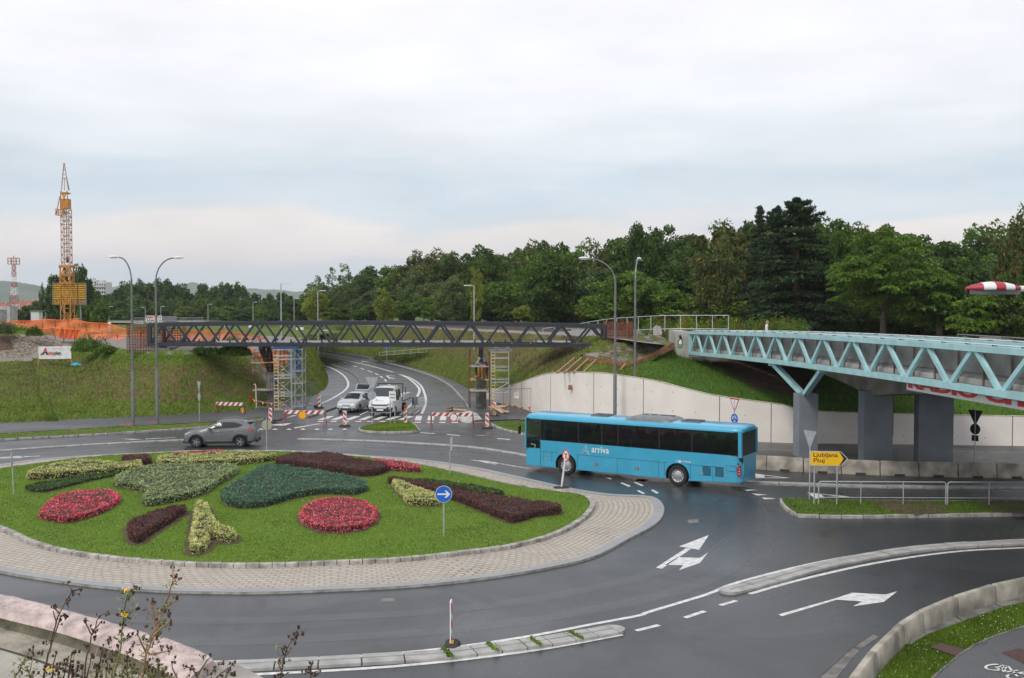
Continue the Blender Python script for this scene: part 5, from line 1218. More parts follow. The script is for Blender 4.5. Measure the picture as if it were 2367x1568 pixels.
def make_wagon():
    # faces the camera, nose a little left
    fc = Vector((-13.25, 82.55, 0)); ang = math.atan2(1.0, .16)   # x axis points backwards along the car
    t = thing('car', 'silver estate car with its tailgate standing open, facing the camera beside the white truck', 'car', fc, rad(80))
    bpy.context.view_layer.update()
    S = [(0, .3, .62, .66, .5, .56, .4), (.07, .22, .68, .74, .72, .78, .6), (.3, .2, .78, .84, .84, .86, .66), (.85, .2, .9, .94, .86, .88, .68), (1.3, .2, .94, 1.0, .86, .88, .7), (1.75, .2, .97, 1.22, .86, .88, .64), (2.15, .2, .98, 1.41, .86, .88, .6), (2.8, .2, 1.0, 1.46, .86, .88, .6), (3.6, .2, 1.02, 1.44, .86, .88, .6), (4.2, .22, 1.02, 1.36, .85, .86, .58), (4.5, .28, 1.0, 1.1, .82, .84, .58), (4.62, .34, .75, .8, .76, .8, .6)]
    o, sy, tz = car_body(t, S, 'silver', (.9, 3.6), .32, .76)
    sidepanel(t, 'side_window', 'car_glass', [(1.85, 1.0), (2.15, 1.3), (2.6, 1.35), (2.6, 1.02)], sy); sidepanel(t, 'side_window', 'car_glass', [(2.66, 1.02), (2.66, 1.36), (3.45, 1.35), (3.45, 1.04)], sy); sidepanel(t, 'side_window', 'car_glass', [(3.52, 1.04), (3.52, 1.34), (4.1, 1.28), (4.25, 1.06)], sy)
    toppanel(t, 'windscreen', 'car_glass', 1.32, 2.13, tz, .93, .93); 
    m = MB(); m.box((4.5, 0, .95), (.12, 1.3, .6)); m.build('boot_opening', 'black', t)
    # raised tailgate
    m = MB(); q = [Vector((4.1, -.58, 1.5)), Vector((4.1, .58, 1.5)), Vector((4.75, .7, 1.98)), Vector((4.95, .62, 1.9)), Vector((4.95, -.62, 1.9)), Vector((4.75, -.7, 1.98))]
    m.prism([q[0], q[1], q[2], q[5]], (.03, 0, -.05)); m.prism([q[5], q[2], q[3], q[4]], (0, 0, -.05)); tg = m.build('tailgate', 'silver', t)
    m = MB(); m.prism([Vector((4.22, -.5, 1.55)), Vector((4.22, .5, 1.55)), Vector((4.7, .56, 1.905)), Vector((4.7, -.56, 1.905))], (-.03, 0, .03)); m.build('tailgate_window', 'car_glass', tg)
    m = MB()
    for s_ in (-.5, .5): m.tube([(4.3, s_, 1.1), (4.5, s_, 1.75)], .012, 5)
    m.build('gas_strut', 'black', t)
    for x in (.9, 3.6):
        for s_ in (-1, 1): wheel(t, (x, s_*.77, .32), .32, .2, s_, 7)
    m = MB(); m.box((-.005, 0, .62), (.05, .62, .1)); m.build('grille', 'alloy', t)
    m = MB(); m.box((.0, 0, .33), (.06, .9, .14)); m.box((.05, -.62, .34), (.06, .22, .1)); m.box((.05, .62, .34), (.06, .22, .1)); m.build('lower_grille', 'plastic_black', t)
    m = MB(); m.box((-.03, 0, .45), (.02, .5, .11)); m.build('number_plate', 'plate', t)
    for s_ in (-1, 1):
        m = MB(); m.prism([Vector((.02, s_*.42, .56)), Vector((.08, s_*.72, .56)), Vector((.2, s_*.78, .7)), Vector((.05, s_*.5, .68))], (-.03, 0, .02)); m.build('headlight', 'lens', t)
        m = MB(); m.box((1.72, s_*.96, 1.0), (.12, .2, .13)); m.build('door_mirror', 'silver', t)
        m = MB(); m.tube([Vector((x, s_*.54, tz(x)[0]+.03)) for x in (2.3, 2.9, 3.6, 4.1)], .016, 5); m.build('roof_rail', 'alloy', t)
make_wagon()
def make_truck():
    t = thing('truck', 'white crew cab flatbed truck facing the camera at the closed crossing', 'truck', Vector((-10.15, 79.7, 0)), rad(83))
    bpy.context.view_layer.update()
    S = [(0, .34, .95, 1.0, .8, .86, .74), (.08, .3, 1.02, 1.12, .93, .95, .8), (.35, .3, 1.12, 1.3, .97, .98, .84), (.62, .3, 1.18, 1.5, .98, .99, .84), (1.1, .3, 1.22, 2.02, .98, .99, .8), (1.35, .3, 1.25, 2.16, .98, .99, .79), (1.9, .3, 1.25, 2.2, .98, .99, .8), (3.1, .3, 1.25, 2.2, .98, .99, .8), (3.2, .32, 1.25, 2.14, .95, .97, .78)]
    o, sy, tz = car_body(t, S, 'truck_white', (.95,), .36, .86)
    toppanel(t, 'windscreen', 'car_glass', .62, 1.3, tz, .97, .97, out=.014)
    sidepanel(t, 'side_window', 'car_glass', [(1.15, 1.3), (1.3, 1.8), (1.5, 1.95), (2.1, 1.95), (2.1, 1.3)], sy); sidepanel(t, 'side_window', 'car_glass', [(2.25, 1.32), (2.25, 1.95), (3.0, 1.95), (3.0, 1.32)], sy)
    m = MB(); m.prism([Vector((-.03, -.92, .38)), Vector((-.03, .92, .38)), Vector((-.03, .98, .72)), Vector((-.03, .55, .78)), Vector((-.03, .45, .66)), Vector((-.03, -.45, .66)), Vector((-.03, -.55, .78)), Vector((-.03, -.98, .72))], (.14, 0, 0)); m.build('bumper', 'plastic_black', t)
    m = MB(); m.prism([Vector((-.02, -.72, .98)), Vector((-.02, -.5, .87)), Vector((-.02, .5, .87)), Vector((-.02, .72, .98)), Vector((-.02, .4, .95)), Vector((-.02, -.4, .95))], (.06, 0, 0)); m.build('grille', 'black', t)
    m = MB(); m.box((-.05, 0, .55), (.02, .52, .12)); m.build('number_plate', 'plate', t)
    for s_ in (-1, 1):
        m = MB(); m.prism([Vector((.0, s_*.55, .98)), Vector((.02, s_*.85, 1.0)), Vector((.1, s_*.94, 1.2)), Vector((.02, s_*.78, 1.12))], (-.03, 0, .01)); m.build('headlight', 'lens', t)
        m = MB(); m.box((.7, s_*1.22, 1.45), (.12, .2, .36)); m.beam((.8, s_*1.15, 1.4), (.95, s_*.95, 1.35), .05, .05); m.build('door_mirror', 'plastic_black', t)
        m = MB(); m.box((-.045, s_*.76, .67), (.02, .2, .04)); m.build('fog_light', 'lens', t)
        wheel(t, (.95, s_*.86, .36), .36, .22, s_, 0); wheel(t, (4.4, s_*.86, .36), .36, .26, s_, 0)
    text('A', 'bonnet_emblem', 'black', t, (.17, .42, 1.2), (0, -1, 0), (.45, 0, .9), width=.2, height=.16, ext=.05); text('Adriaplan', 'bonnet_lettering', 'black', t, (.16, .18, 1.19), (0, -1, 0), (.45, 0, .9), width=.42, height=.06, ext=.05)
    m = MB(); m.box((4.7, 0, .95), (2.9, 2.1, .08)); m.build('bed_floor', 'plastic_black', t)
    for s_ in (-1, 1): m = MB(); m.box((4.7, s_*1.05, 1.2), (2.9, .04, .42)); m.build('bed_side', 'truck_white', t)
    m = MB(); m.box((6.13, 0, 1.2), (.04, 2.1, .42)); m.build('bed_tailboard', 'truck_white', t)
    m = MB(); m.box((3.3, 0, 2.32), (.08, 2.1, .08)); m.box((3.3, -1.02, 1.7), (.08, .06, 1.3)); m.box((3.3, 1.02, 1.7), (.08, .06, 1.3)); m.box((3.3, 0, 1.6), (.05, 1.95, .06)); m.beam((4.2, -1.04, 1.3), (4.2, -1.04, 2.0), .05, .05); m.build('headboard_rack', 'plastic_black', t)
    m = MB(); m.box((2.8, 0, .45), (5.6, .8, .2)); m.build('chassis', 'plastic_black', t)
make_truck()
# ============================================================ street furniture
M('lamp_grey', (.17, .175, .18), .5, .12, 3, metal=.2)
M('red_tape', (.38, .03, .05), .5, .12, 4)
M('sign_blue', (.01, .12, .6), .3, .05, 3)
M('sign_back', (.35, .35, .28), .6, .12, 4)
M('rubber_foot', (.03, .03, .032), .8, .3, 8)
M('red_worn', (.4, .05, .04), .5, .35, 5); M('red_dark', (.25, .035, .03), .5, .2, 5); M('sign_orange', (.85, .4, .01), .4, .06, 3); M('sign_rim', (.6, .12, .03), .4, .1, 3)
M('sign_yellow', (.88, .5, .01), .35, .04, 3)
M('board_green', (.02, .3, .18), .5, .1, 3); M('board_teal', (.03, .3, .42), .5, .1, 3)
M('crane_yellow', (.5, .21, .025), .5, .2, 3); M('crane_tan', (.42, .22, .14), .6, .3, 2); M('crane_white', (.6, .55, .5), .6, .2, 2)
M('formwork_yellow', (.62, .36, .02), .6, .2, 4)
M('blue_beam', (.02, .07, .2), .5, .2, 4); M('sheet_blue', (.06, .26, .5), .6, .25, 2); M('sheet_white', (.5, .53, .55), .6, .2, 2)
M('cream', (.65, .55, .38), .6, .1, 4)
M('wood_prop', (.33, .18, .1), .8, .3, 5)
M('wood_pale', (.6, .47, .28), .7, .2, 5)
M('roof_red', (.27, .09, .06), .8, .3, .2, obj=False); M('house_wall', (.55, .33, .2), .8, .25, .1, obj=False); M('block_wall', (.55, .56, .55), .8, .1, .1, obj=False); M('window_dark', (.05, .06, .07), .4, .2, 2)
M('hair_grey', (.3, .27, .23), .8, .2, 20); M('shorts', (.03, .03, .035), .8, .2, 8); M('dark_jacket', (.035, .04, .05), .8, .2, 8); M('helmet_blue', (.01, .1, .5), .35, .05, 4); M('tshirt', (.75, .76, .78), .8, .06, 6)
def X_(px, Y): return (px-CX)/F*Y
def stripes(m, w_, h_, n, slant, y, mi=1, horiz=True, th=.004, x0=0, z0=0):
    """slanted bars clipped to a w x h plate lying in the xz plane at depth y"""
    L_ = w_ if horiz else h_; p = L_/n
    for k in range(-2, n+2, 2):
        if horiz: q = [(k*p, 0), (k*p+p, 0), (k*p+p+slant, h_), (k*p+slant, h_)]
        else: q = [(0, k*p), (0, k*p+p), (w_, k*p+p+slant), (w_, k*p+slant)]
        # Sutherland-Hodgman against the plate
        for ax, lim, sg in ((0, 0, 1), (0, w_, -1), (1, 0, 1), (1, h_, -1)):
            r = []
            for i in range(len(q)):
                a, b = q[i], q[(i+1) % len(q)]; ia = sg*(a[ax]-lim) >= 0; ib = sg*(b[ax]-lim) >= 0
                if ia: r.append(a)
                if ia != ib: f = (lim-a[ax])/(b[ax]-a[ax]); r.append((a[0]+(b[0]-a[0])*f, a[1]+(b[1]-a[1])*f))
            q = r
            if not q: break
        if len(q) > 2: m.prism([Vector((x0+a, y, z0+b)) for a, b in q], (0, -th, 0), mi)
def cobra(label, X, Y, zs, zt, ax, ay, thick=None, head=.75):
    t = thing('street_lamp', label, 'street lamp', (X, Y, 0), group='tall curved street lamps')
    m = MB(); th = thick or 3.8
    m.tube([(0, 0, 0), (0, 0, th), (0, 0, th+.08)], [.125, .12, .085], 12); m.tube([(0, 0, th+.05), (0, 0, zs)], [.085, .07], 12)
    m.build('column', 'lamp_grey', t, smooth=True)
    m = MB(); pts = []
    for k in range(11):
        a = k/10*PI/2; pts.append(Vector((ax*(1-math.cos(a)), ay*(1-math.cos(a)), zs-.2+(zt-zs+.2)*math.sin(a))))
    m.tube(pts, .05, 8); m.build('arm', 'galv_dark', t, smooth=True)
    d = Vector((ax, ay, 0)).normalized(); p = pts[-1]; n_ = Vector((-d.y, d.x, 0)); m = MB(); rows = []
    for f, w_, h_ in ((-.05, .05, .05), (.05, .1, .08), (.3, .16, .12), (.6, .15, .11), (.85, .1, .07), (.98, .03, .02)):
        c = p+d*head*f; rows.append([c+n_*w_*math.cos(a)+Vector((0, 0, h_*math.sin(a)*(1 if math.sin(a) > 0 else .45)+.02)) for a in [k*PI/6 for k in range(12)]])
    m.grid(rows, closed=True); m.poly(rows[0]); m.poly(rows[-1]); m.build('lamp_head', 'white_metal', t, smooth='all')
    m = MB(); c = p+d*head*.5; m.disc(c+Vector((0, 0, -.05)), .26, (0, 0, -1), .03, 16, ry=.11); o = m.build('lens_cover', 'lens', t)
    m = MB(); m.box((0, -.125, .9), (.12, .02, .35)); m.build('hatch', 'galv_dark', t)
cobra('tall curved street lamp on the left verge whose arm points left', -27.05, 73.9, 10.5, 12.0, -.75, -.25)
cobra('tall curved street lamp on the left verge whose arm points right', -25.6, 74.7, 10.5, 12.0, 1.36, -.1)
cobra('tall curved street lamp behind the bus whose long arm points left', 6.96, 70, 10.3, 11.75, -1.8, -.3, 3.9)
cobra('tall curved street lamp behind the bus with its short head turned away', 8.35, 70.4, 10.4, 11.8, .35, 1.2, 3.6)
def flatlamp(px, ytop, Y, z0, hd, label=None, head=.6):
    X = X_(px, Y); zt = hat(ytop, Y)
    t = thing('street_lamp', label or 'slim straight street lamp with short flat head among the far woods', 'street lamp', (X, Y, z0), group='slim straight street lamps in the distance')
    m = MB(); m.tube([(0, 0, 0), (0, 0, (zt-z0)*.45), (0, 0, zt-z0)], [.09, .075, .06], 8); m.build('column', 'galv', t, smooth=True)
    m = MB(); m.beam((0, 0, zt-z0), (hd*.3, 0, zt-z0+.03), .06, .06); m.build('arm', 'galv', t); m = MB(); m.box((hd*(.3+head/2), 0, zt-z0+.04), (head, .26, .1)); m.build('lamp_head', 'white_metal', t)
flatlamp(650, 656, 118, 1.0, 1, 'tallest straight lamp behind the left half of the dark footbridge', .75)
flatlamp(735, 673, 139, 0, 1, 'straight lamp standing at the edge of the curving exit road', .8)
flatlamp(1096, 661, 112, 0, -1, 'straight lamp with its head to the left, behind the right scaffold', .8)
for px, yt, Y, hd in ((680, 691, 190, 1), (585, 699, 210, 1), (481, 704, 230, 1), (372, 709, 250, 1), (336, 711, 250, -1), (252, 709, 230, 1), (105, 714, 240, 1), (318, 727, 300, 1)):
    flatlamp(px, yt, Y, .5, hd)
def near_lamp():
    Y = 15.0; X = X_(2295, Y); z = hat(668, Y)
    t = thing('street_lamp', 'close lamp head taped in red and white bands entering from the right edge', 'street lamp', (X+2.6, Y+.3, 0))
    b = Vector((X+2.6, Y+.3, 0)); m = MB(); m.tube([(0, 0, 0), (0, 0, z-.4), (-.25, 0, z-.03), (-.9, -.1, z+.02), (X+.38-b.x, -.3, z)], [.1, .07, .055, .045, .045], 10); m.build('column', 'white_metal', t, smooth=True)
    for nm, mt, lo, hi in (('lamp_head', 'red', -.4, .4),):
        m = MB(); rows = []; c = Vector((X-b.x, Y-b.y, z)); mi = []
        fs = [-.4, -.36, -.28, -.19, -.185, -.1, -.03, -.025, .05, .12, .125, .2, .27, .275, .34, .4]
        for f in fs:
            u = abs(f)/.4; hh = .085*(1-u**2.2)+.01; ww = .14*(1-u**2)+.02
            rows.append([c+Vector((f, ww*math.cos(a), hh*math.sin(a)*.98+.012 if math.sin(a) >= 0 else -.02)) for a in [k*PI/8 for k in range(16)]])
        m.grid(rows, closed=True); m.poly(rows[0]); m.poly(rows[-1]); o = m.build('lamp_head', ['red_tape', 'white'], t, smooth='all', weld=False)
        for p in o.data.polygons:
            f = p.center.x-c.x; p.material_index = 1 if (-.19 < f < -.027 or .122 < f < .273) and p.center.z > c.z-.01 else 0
        m = MB(); rows = []
        for f in (-.36, -.2, 0, .2, .38):
            rows.append([c+Vector((f, y, zz)) for y, zz in ((-.13*(1-(f/.45)**2), -.02), (-.1*(1-(f/.45)**2), -.08), (.1*(1-(f/.45)**2), -.08), (.13*(1-(f/.45)**2), -.02))])
        m.grid(rows); m.build('lens_bowl', 'ac_grey', t, smooth=True)
near_lamp()
# ---- signs
def post(t, h_, r=.03, lean=(0, 0), name='post', at_=(0, 0), z0=0):
    m = MB(); m.tube([(at_[0], at_[1], z0), (at_[0]+lean[0], at_[1]+lean[1], h_)], r, 8); m.build(name, 'galv', t, smooth=True)
def plate(t, name, shape, c, size, face, front='blue', back='galv', inner=None, border=None, th=.012, parent_rot=None):
    """flat sign plate; face = direction (angle in degrees from -Y, towards the camera) of its front"""
    a = rad(face); n_ = Vector((math.sin(a), -math.cos(a), 0)); u = Vector((math.cos(a), math.sin(a), 0)); c = Vector(c)
    if shape == 'disc': pts = [(size*math.cos(k*PI/16), size*math.sin(k*PI/16)) for k in range(32)]
    elif shape == 'tri': pts = [(-size, size*.85), (size, size*.85), (size*.93, size*.97), (0.0, -size*.87)]; pts = [(-size*.96, size*.9), (size*.96, size*.9), (size, size*.8), (.06, -size*.87), (-.06, -size*.87), (-size, size*.8)]
    else: pts = [(-size[0], -size[1]), (size[0], -size[1]), (size[0], size[1]), (-size[0], size[1])]
    W_ = lambda p, o=0: c+u*p[0]+Vector((0, 0, p[1]))+n_*o
    m = MB(); m.prism([W_(p) for p in pts], -n_*th); o = m.build(name, back, t)
    m = MB(); m.prism([W_(p, .003) for p in pts], n_*.001); f = m.build('face', border or front, t if t is None else o)
    if border: m = MB(); m.prism([W_((p[0]*.78, p[1]*.78+(.0)), .006) for p in pts], n_*.001); m.build('field', front, o)
    return o, W_, n_
def signthing(name, label, bx, by, grp=None, cat='road sign', z=0):
    b = G(bx, by, z); return thing(name, label, cat, b, group=grp), b
# blue keep-right arrow sign on the flower island
t, b = signthing('road_sign', 'round blue sign with white right arrow standing on the flower island', 1026, 1251.6)
post(t, 2.0); o, W_, n_ = plate(t, 'sign_plate', 'disc', (0, -.05, 1.76), .31, 0, 'sign_blue', border='white')
o.children[1].scale = (1, 1, 1)
m = MB(); m.disc(W_((0, 0), .008), .295, n_, .001, 32); m.build('blue_field', 'sign_blue', o)
m = MB(); A = [(-.23, -.028), (.1, -.028), (.02, -.12), (.1, -.12), (.24, 0), (.1, .12), (.02, .12), (.1, .028), (-.23, .028)]; A = [(-.23, -.03), (.12, -.03), (.03, -.13), (.11, -.13), (.24, 0), (.11, .13), (.03, .13), (.12, .03), (-.23, .03)]
m.prism([W_(p, .011) for p in A], n_*.001); m.build('arrow', 'white', o)
t, b = signthing('road_sign', 'round grey sign back on a thin post at the left edge of the flower island', 32, 1153.6)
post(t, 2.1, lean=(-.06, 0)); plate(t, 'sign_plate', 'disc', (-.08, .02, 1.78), .33, 112, 'white')
t, b = signthing('road_sign', 'round pale sign back on a thin post behind the flower island near the grey car', 616.6, 1046)
post(t, 2.0); plate(t, 'sign_plate', 'disc', (0, .05, 1.62), .305, 180, 'white', back='sign_back')
t, b = signthing('road_sign', 'sign seen edge on above a thin post on the far side of the flower island', 1039.4, 1103)
post(t, 2.0, lean=(.04, 0)); plate(t, 'sign_plate', 'rect', (.08, 0, 1.68), (.3, .33), 83, 'white', back='black')
# no right turn on a rubber foot
t, b = signthing('road_sign', 'no right turn sign leaning on a white post with a rubber foot before the bus', 1298, 1131)
m = MB(); m.tube([(0, 0, .1), (.2, 0, 1.62)], .045, 10); m.build('post', 'white_metal', t, smooth=True)
o, W_, n_ = plate(t, 'sign_plate', 'disc', (.2, -.06, 1.6), .3, -60, 'white', border='red')
m = MB(); m.prism([W_(p, .012) for p in ((-.03, -.16), (.01, -.16), (.01, .0), (.08, .06), (.08, .02), (.13, .09), (.07, .15), (.07, .11), (-.03, .03))], n_*.001); m.build('arrow', 'black', o)
m = MB(); m.prism([W_(p, .015) for p in ((-.19, .16), (-.15, .2), (.2, -.15), (.16, -.19))], n_*.001); m.build('red_bar', 'red', o)
def foot_base(t, w_=.8, d_=.42, h_=.12, rz=0, c=(0, 0)):
    m = MB(); pr = [(-w_/2, -d_/2+.1), (-w_/2+.12, -d_/2), (w_/2-.12, -d_/2), (w_/2, -d_/2+.1), (w_/2, d_/2-.1), (w_/2-.12, d_/2), (-w_/2+.12, d_/2), (-w_/2, d_/2-.1)]
    R_ = Matrix.Rotation(rz, 3, 'Z'); rows = [[R_ @ Vector((x*s, y*s, z))+Vector((c[0], c[1], 0)) for x, y in pr] for s, z in ((1, 0), (1, .04), (.82, h_))]
    m.grid(rows, closed=True); m.poly(rows[-1]); m.build('rubber_foot', 'rubber_foot', t)
foot_base(t)
# beacons
def beacon(px, py, face, label, lamp=False, mirror=False, h_=1.0, foot=True, flip=False):
    b = G(px, py); t = thing('delineator', label, 'delineator', b, rad(face), 'red and white delineator panels')
    m = MB(); m.prism([Vector((x, 0, z)) for x, z in ((-.125, .16), (.125, .16), (.125, .1+h_-.03), (.1, .1+h_), (-.1, .1+h_), (-.125, .1+h_-.03))], (0, .03, 0)); pn = m.build('panel', 'white', t)
    for yy, sg in ((-.002, -1), (.032, 1)):
        m = MB(); q = MB(); stripes(q, .21, h_-.1, 5, .2 if flip else -.2, yy if sg < 0 else yy+.004, horiz=False, x0=-.105, z0=.19); q.m = [0]*len(q.m); q.build('stripes', 'red', pn)
    if foot: foot_base(t, .8, .4)
    m = MB(); m.box((0, 0, .13), (.16, .1, .08)); m.build('yellow_clip', 'yellow', t)
    if lamp: m = MB(); m.lathe([(.03, h_+.1), (.06, h_+.14), (.06, h_+.2), (.02, h_+.22)], (0, .01, 0), 'Z', 12); m.build('lamp_base', 'yellow', t); m = MB(); m.lathe([(0, h_+.2), (.08, h_+.22), (.1, h_+.3), (.08, h_+.39), (0, h_+.42)], (0, .01, 0), 'Z', 14); m.build('red_lamp', 'red', t, smooth=True)
beacon(625, 978, 12, 'delineator panel standing left of the trestle with the orange disc')
beacon(738, 944, -12, 'delineator panel at the kerb beyond the trestle with the orange disc', flip=True)
beacon(797, 986, 4, 'delineator panel in front of the silver estate car')
beacon(937, 982, 0, 'delineator panel topped by a red lamp on the small grass island', True, flip=True)
beacon(1126, 991, 0, 'nearer of the two delineator panels beside the right scaffold')
beacon(1143, 963, 4, 'farther of the two delineator panels beside the right scaffold')
beacon(1044, 1497, 86, 'delineator seen edge on at the front, its rubber foot on the lane divider', h_=1.12)
# trestle barriers
def trestle(p0, p1, label, ring=None, zt=1.02, lamp=False, n=13):
    a, b = G(*p0), G(*p1); c = (a+b)/2; d = b-a; L_ = d.length
    t = thing('trestle_barrier', label, 'road barrier', c, math.atan2(d.y, d.x), 'red and white trestle barriers')
    m = MB(); m.box((0, 0, zt-.13), (L_, .04, .26)); bd = m.build('board', 'white', t); q = MB(); stripes(q, L_, .25, n, .22, -.022, x0=-L_/2, z0=zt-.255); q.m = [0]*len(q.m); q.build('stripes', 'red_worn', bd)
    q = MB(); stripes(q, L_, .25, n, .22, .026, x0=-L_/2, z0=zt-.255); q.m = [0]*len(q.m); q.build('stripes', 'red_worn', bd)
    for x in (-L_/2+.02, L_/2-.02):
        for s_ in (-1, 1): m = MB(); m.beam((x, s_*.38, 0), (x, s_*.03, zt+.04), .05, .04); m.build('leg', 'red_dark', t)
    if ring is not None:
        x, kind = ring; m = MB(); m.disc((x, -.04, zt-.33), .3, (0, -1, 0), .012, 32); o = m.build('sign_plate', 'red' if kind == 'red' else 'sign_rim', t); m = MB(); m.disc((x, -.056, zt-.33), .235 if kind == 'red' else .265, (0, -1, 0), .004, 32); m.build('sign_face', 'white' if kind == 'red' else 'sign_orange', o)
    if lamp: m = MB(); m.lathe([(0, .0), (.09, .02), (.1, .1), (.09, .18), (0, .2)], (L_/2-.1, -.1, .45), 'Y', 14); m.box((L_/2-.1, 0, .3), (.2, .14, .24)); m.build('warning_lamp', 'yellow', t)
trestle((657, 981), (752, 982), 'long trestle barrier carrying an orange disc at the closed lane', (-.15, 'o'))
trestle((996, 987), (1094, 988), 'trestle barrier carrying a white disc with red rim across the exit', (.12, 'red'))
trestle((499, 957), (563, 959), 'small trestle barrier with a yellow lamp at the foot of the grassy bank', None, .95, True, 11)
# yellow direction sign
def ljub():
    b = G(1907, 1174); t = thing('direction_sign', 'yellow arrow shaped direction sign on two posts on the traffic island', 'road sign', b, rad(-6))
    post(t, 2.45, .032, at_=(-.46, 0)); post(t, 2.3, .032, at_=(.49, 0))
    z0 = 2.13; x0, x1, xt = -.66, .62, .93; h_ = .31; y = -.05
    m = MB(); m.prism([Vector(p) for p in ((x0, y, z0-h_), (x1, y, z0-h_), (xt, y, z0), (x1, y, z0+h_), (x0, y, z0+h_))], (0, .02, 0)); o = m.build('sign_plate', 'white_metal', t)
    m = MB(); m.prism([Vector(p) for p in ((x0+.02, y-.002, z0-h_+.02), (x1-.01, y-.002, z0-h_+.02), (xt-.035, y-.002, z0), (x1-.01, y-.002, z0+h_-.02), (x0+.02, y-.002, z0+h_-.02))], (0, -.001, 0)); m.build('chevron', 'black', o)
    m = MB(); m.prism([Vector(p) for p in ((x0+.025, y-.006, z0-h_+.025), (x1-.06, y-.006, z0-h_+.025), (x1+.12, y-.006, z0), (x1-.06, y-.006, z0+h_-.025), (x0+.025, y-.006, z0+h_-.025))], (0, -.001, 0)); m.build('yellow_field', 'sign_yellow', o)
    text('Ljubljana', 'lettering', 'black', o, (x0+.14, y-.008, z0+.01), (1, 0, 0), (0, 0, 1), width=1.02, height=.24, bold=.012); text('Ptuj', 'lettering', 'black', o, (x0+.15, y-.008, z0-.23), (1, 0, 0), (0, 0, 1), width=.46, height=.24, bold=.012)
ljub()
def yield_back(bx, by, label, h_, size, face, disc=None, z=0, dark=False, front='white', extra=None, pole=None):
    t, b = signthing('road_sign', label, bx, by, z=z); post(t, h_, .03)
    plate(t, 'triangle_plate', 'tri', (0, 0, h_-size*.8), size, face, front, back='black' if dark else 'galv', border='red')
    if disc: o, W_, n_ = plate(t, 'disc_plate', 'disc', (0, .0, disc[0]), disc[1], face if len(disc) < 3 else disc[2], 'sign_blue', back='black' if dark else 'galv')
    if disc:
        for k in range(3):
            a = k*2*PI/3; m = MB(); m.prism([W_((disc[1]*.62*math.cos(a+q), disc[1]*.62*math.sin(a+q)), .006) for q in (0, .5, 1.0, 1.4)]+[W_((disc[1]*.38*math.cos(a+q), disc[1]*.38*math.sin(a+q)), .006) for q in (1.0, .5, 0)], n_*.001); m.build('arrow', 'white', o)
    return t
yield_back(1871, 1163, 'back of a give way triangle on a post behind the yellow direction sign', 3.15, .4, 115)
yield_back(1697, 1052, 'give way triangle above a blue roundabout disc by the pale wall behind the bus', 3.25, .4, -62, (2.1, .3))
t = yield_back(2253, 1069.5, 'dark backs of a triangle, disc and small plate on one post at the right', 2.85, .42, 125, (1.85, .3), dark=True)
plate(t, 'small_plate', 'rect', (0, 0, 1.35), (.2, .16), 125, 'white', back='black')
yield_back(461, 975.4, 'triangle and disc backs on a post at the foot of the left bank', 2.95, .4, 125, (1.85, .3))
yield_back(860, 985, 'pale triangle back above a round back on the small grass island', 3.45, .46, 176, (2.2, .32))
t, b = signthing('road_sign', 'low dark sign back on a short post at the median nose', 959, 943, z=.13)
post(t, .95, .04); plate(t, 'sign_plate', 'rect', (0, .03, .55), (.24, .33), 175, 'white', back='ac_dark')
t, b = signthing('information_sign', 'white board with two dark lines on two posts on the small grass island', 907.5, 982, z=.1)
for x in (-.16, .16): post(t, 1.75, .03, at_=(x, 0))
o, W_, n_ = plate(t, 'board', 'rect', (0, -.05, 2.05), (.3, .34), -30, 'white'); 
for z in (.12, -.12):
    m = MB()
    for k in range(6): x = -.2+k*.075; m.prism([W_(p, .008) for p in ((x, z-.05), (x+.05, z-.05), (x+.05, z+.05+(k % 2)*.02), (x, z+.05))], n_*.001)
    m.build('dark_line', 'ac_dark', o)
t = thing('road_sign', 'small blue lane sign on a post by the path above the exit road', 'road sign', at(894, 832, 150), world=True)
p = at(894, 832, 150); q = at(894, 798, 150); m = MB(); m.tube([p-Vector((0, 0, .5)), q], .05, 6); m.build('post', 'galv', t); m = MB(); m.box(q, (.62, .05, .95)); o = m.build('sign_plate', 'sign_blue', t)
m = MB(); m.box(q+Vector((-.12, -.04, 0)), (.08, .02, .5)); m.box(q+Vector((.12, -.04, 0)), (.08, .02, .5)); m.box(q+Vector((.12, -.04, .2)), (.28, .02, .07)); m.build('symbol', 'white', o)
for px, y0, y1, w_, Y, mt, lab in ((750, 763, 784, 21, 170, 'board_teal', 'blue direction board with a white arrow seen through the dark truss'), (693, 757, 781, 17, 175, 'sign_blue', 'white and blue board seen through the truss left of the arrow board'), (581, 752, 770, 12, 190, 'board_green', 'green and white board seen through the left part of the truss'), (517, 752, 765, 12, 195, 'board_green', 'small green and blue board behind the left end of the truss'), (253, 745, 757, 7, 140, 'board_green', 'small green board beside the orange net')):
    c = at(px, (y0+y1)/2, Y); k = Y/F; t = thing('sign_board', lab, 'sign board', (c.x, c.y, c.z-2.2), world=True)
    m = MB(); m.box(c, (w_*k, .08, (y1-y0)*k)); o = m.build('board', 'white', t); m = MB(); m.box(c-Vector((0, .06, (y1-y0)*k*.14)), (w_*k*.94, .03, (y1-y0)*k*.62)); m.build('coloured_field', mt, o)
    if px == 750: m = MB(); e = c-Vector((0, .09, .1)); m.prism([e+Vector(v) for v in ((-.06, 0, -.5), (.06, 0, -.5), (.06, 0, .05), (.22, 0, .05), (0, 0, .4), (-.22, 0, .05), (-.06, 0, .05))], (0, -.02, 0)); m.build('arrow', 'white', o)
    m = MB(); m.beam(c+Vector((-w_*k*.3, .08, -3)), c+Vector((-w_*k*.3, .08, 0)), .1); m.beam(c+Vector((w_*k*.3, .08, -3)), c+Vector((w_*k*.3, .08, 0)), .1); m.build('posts', 'galv', t)
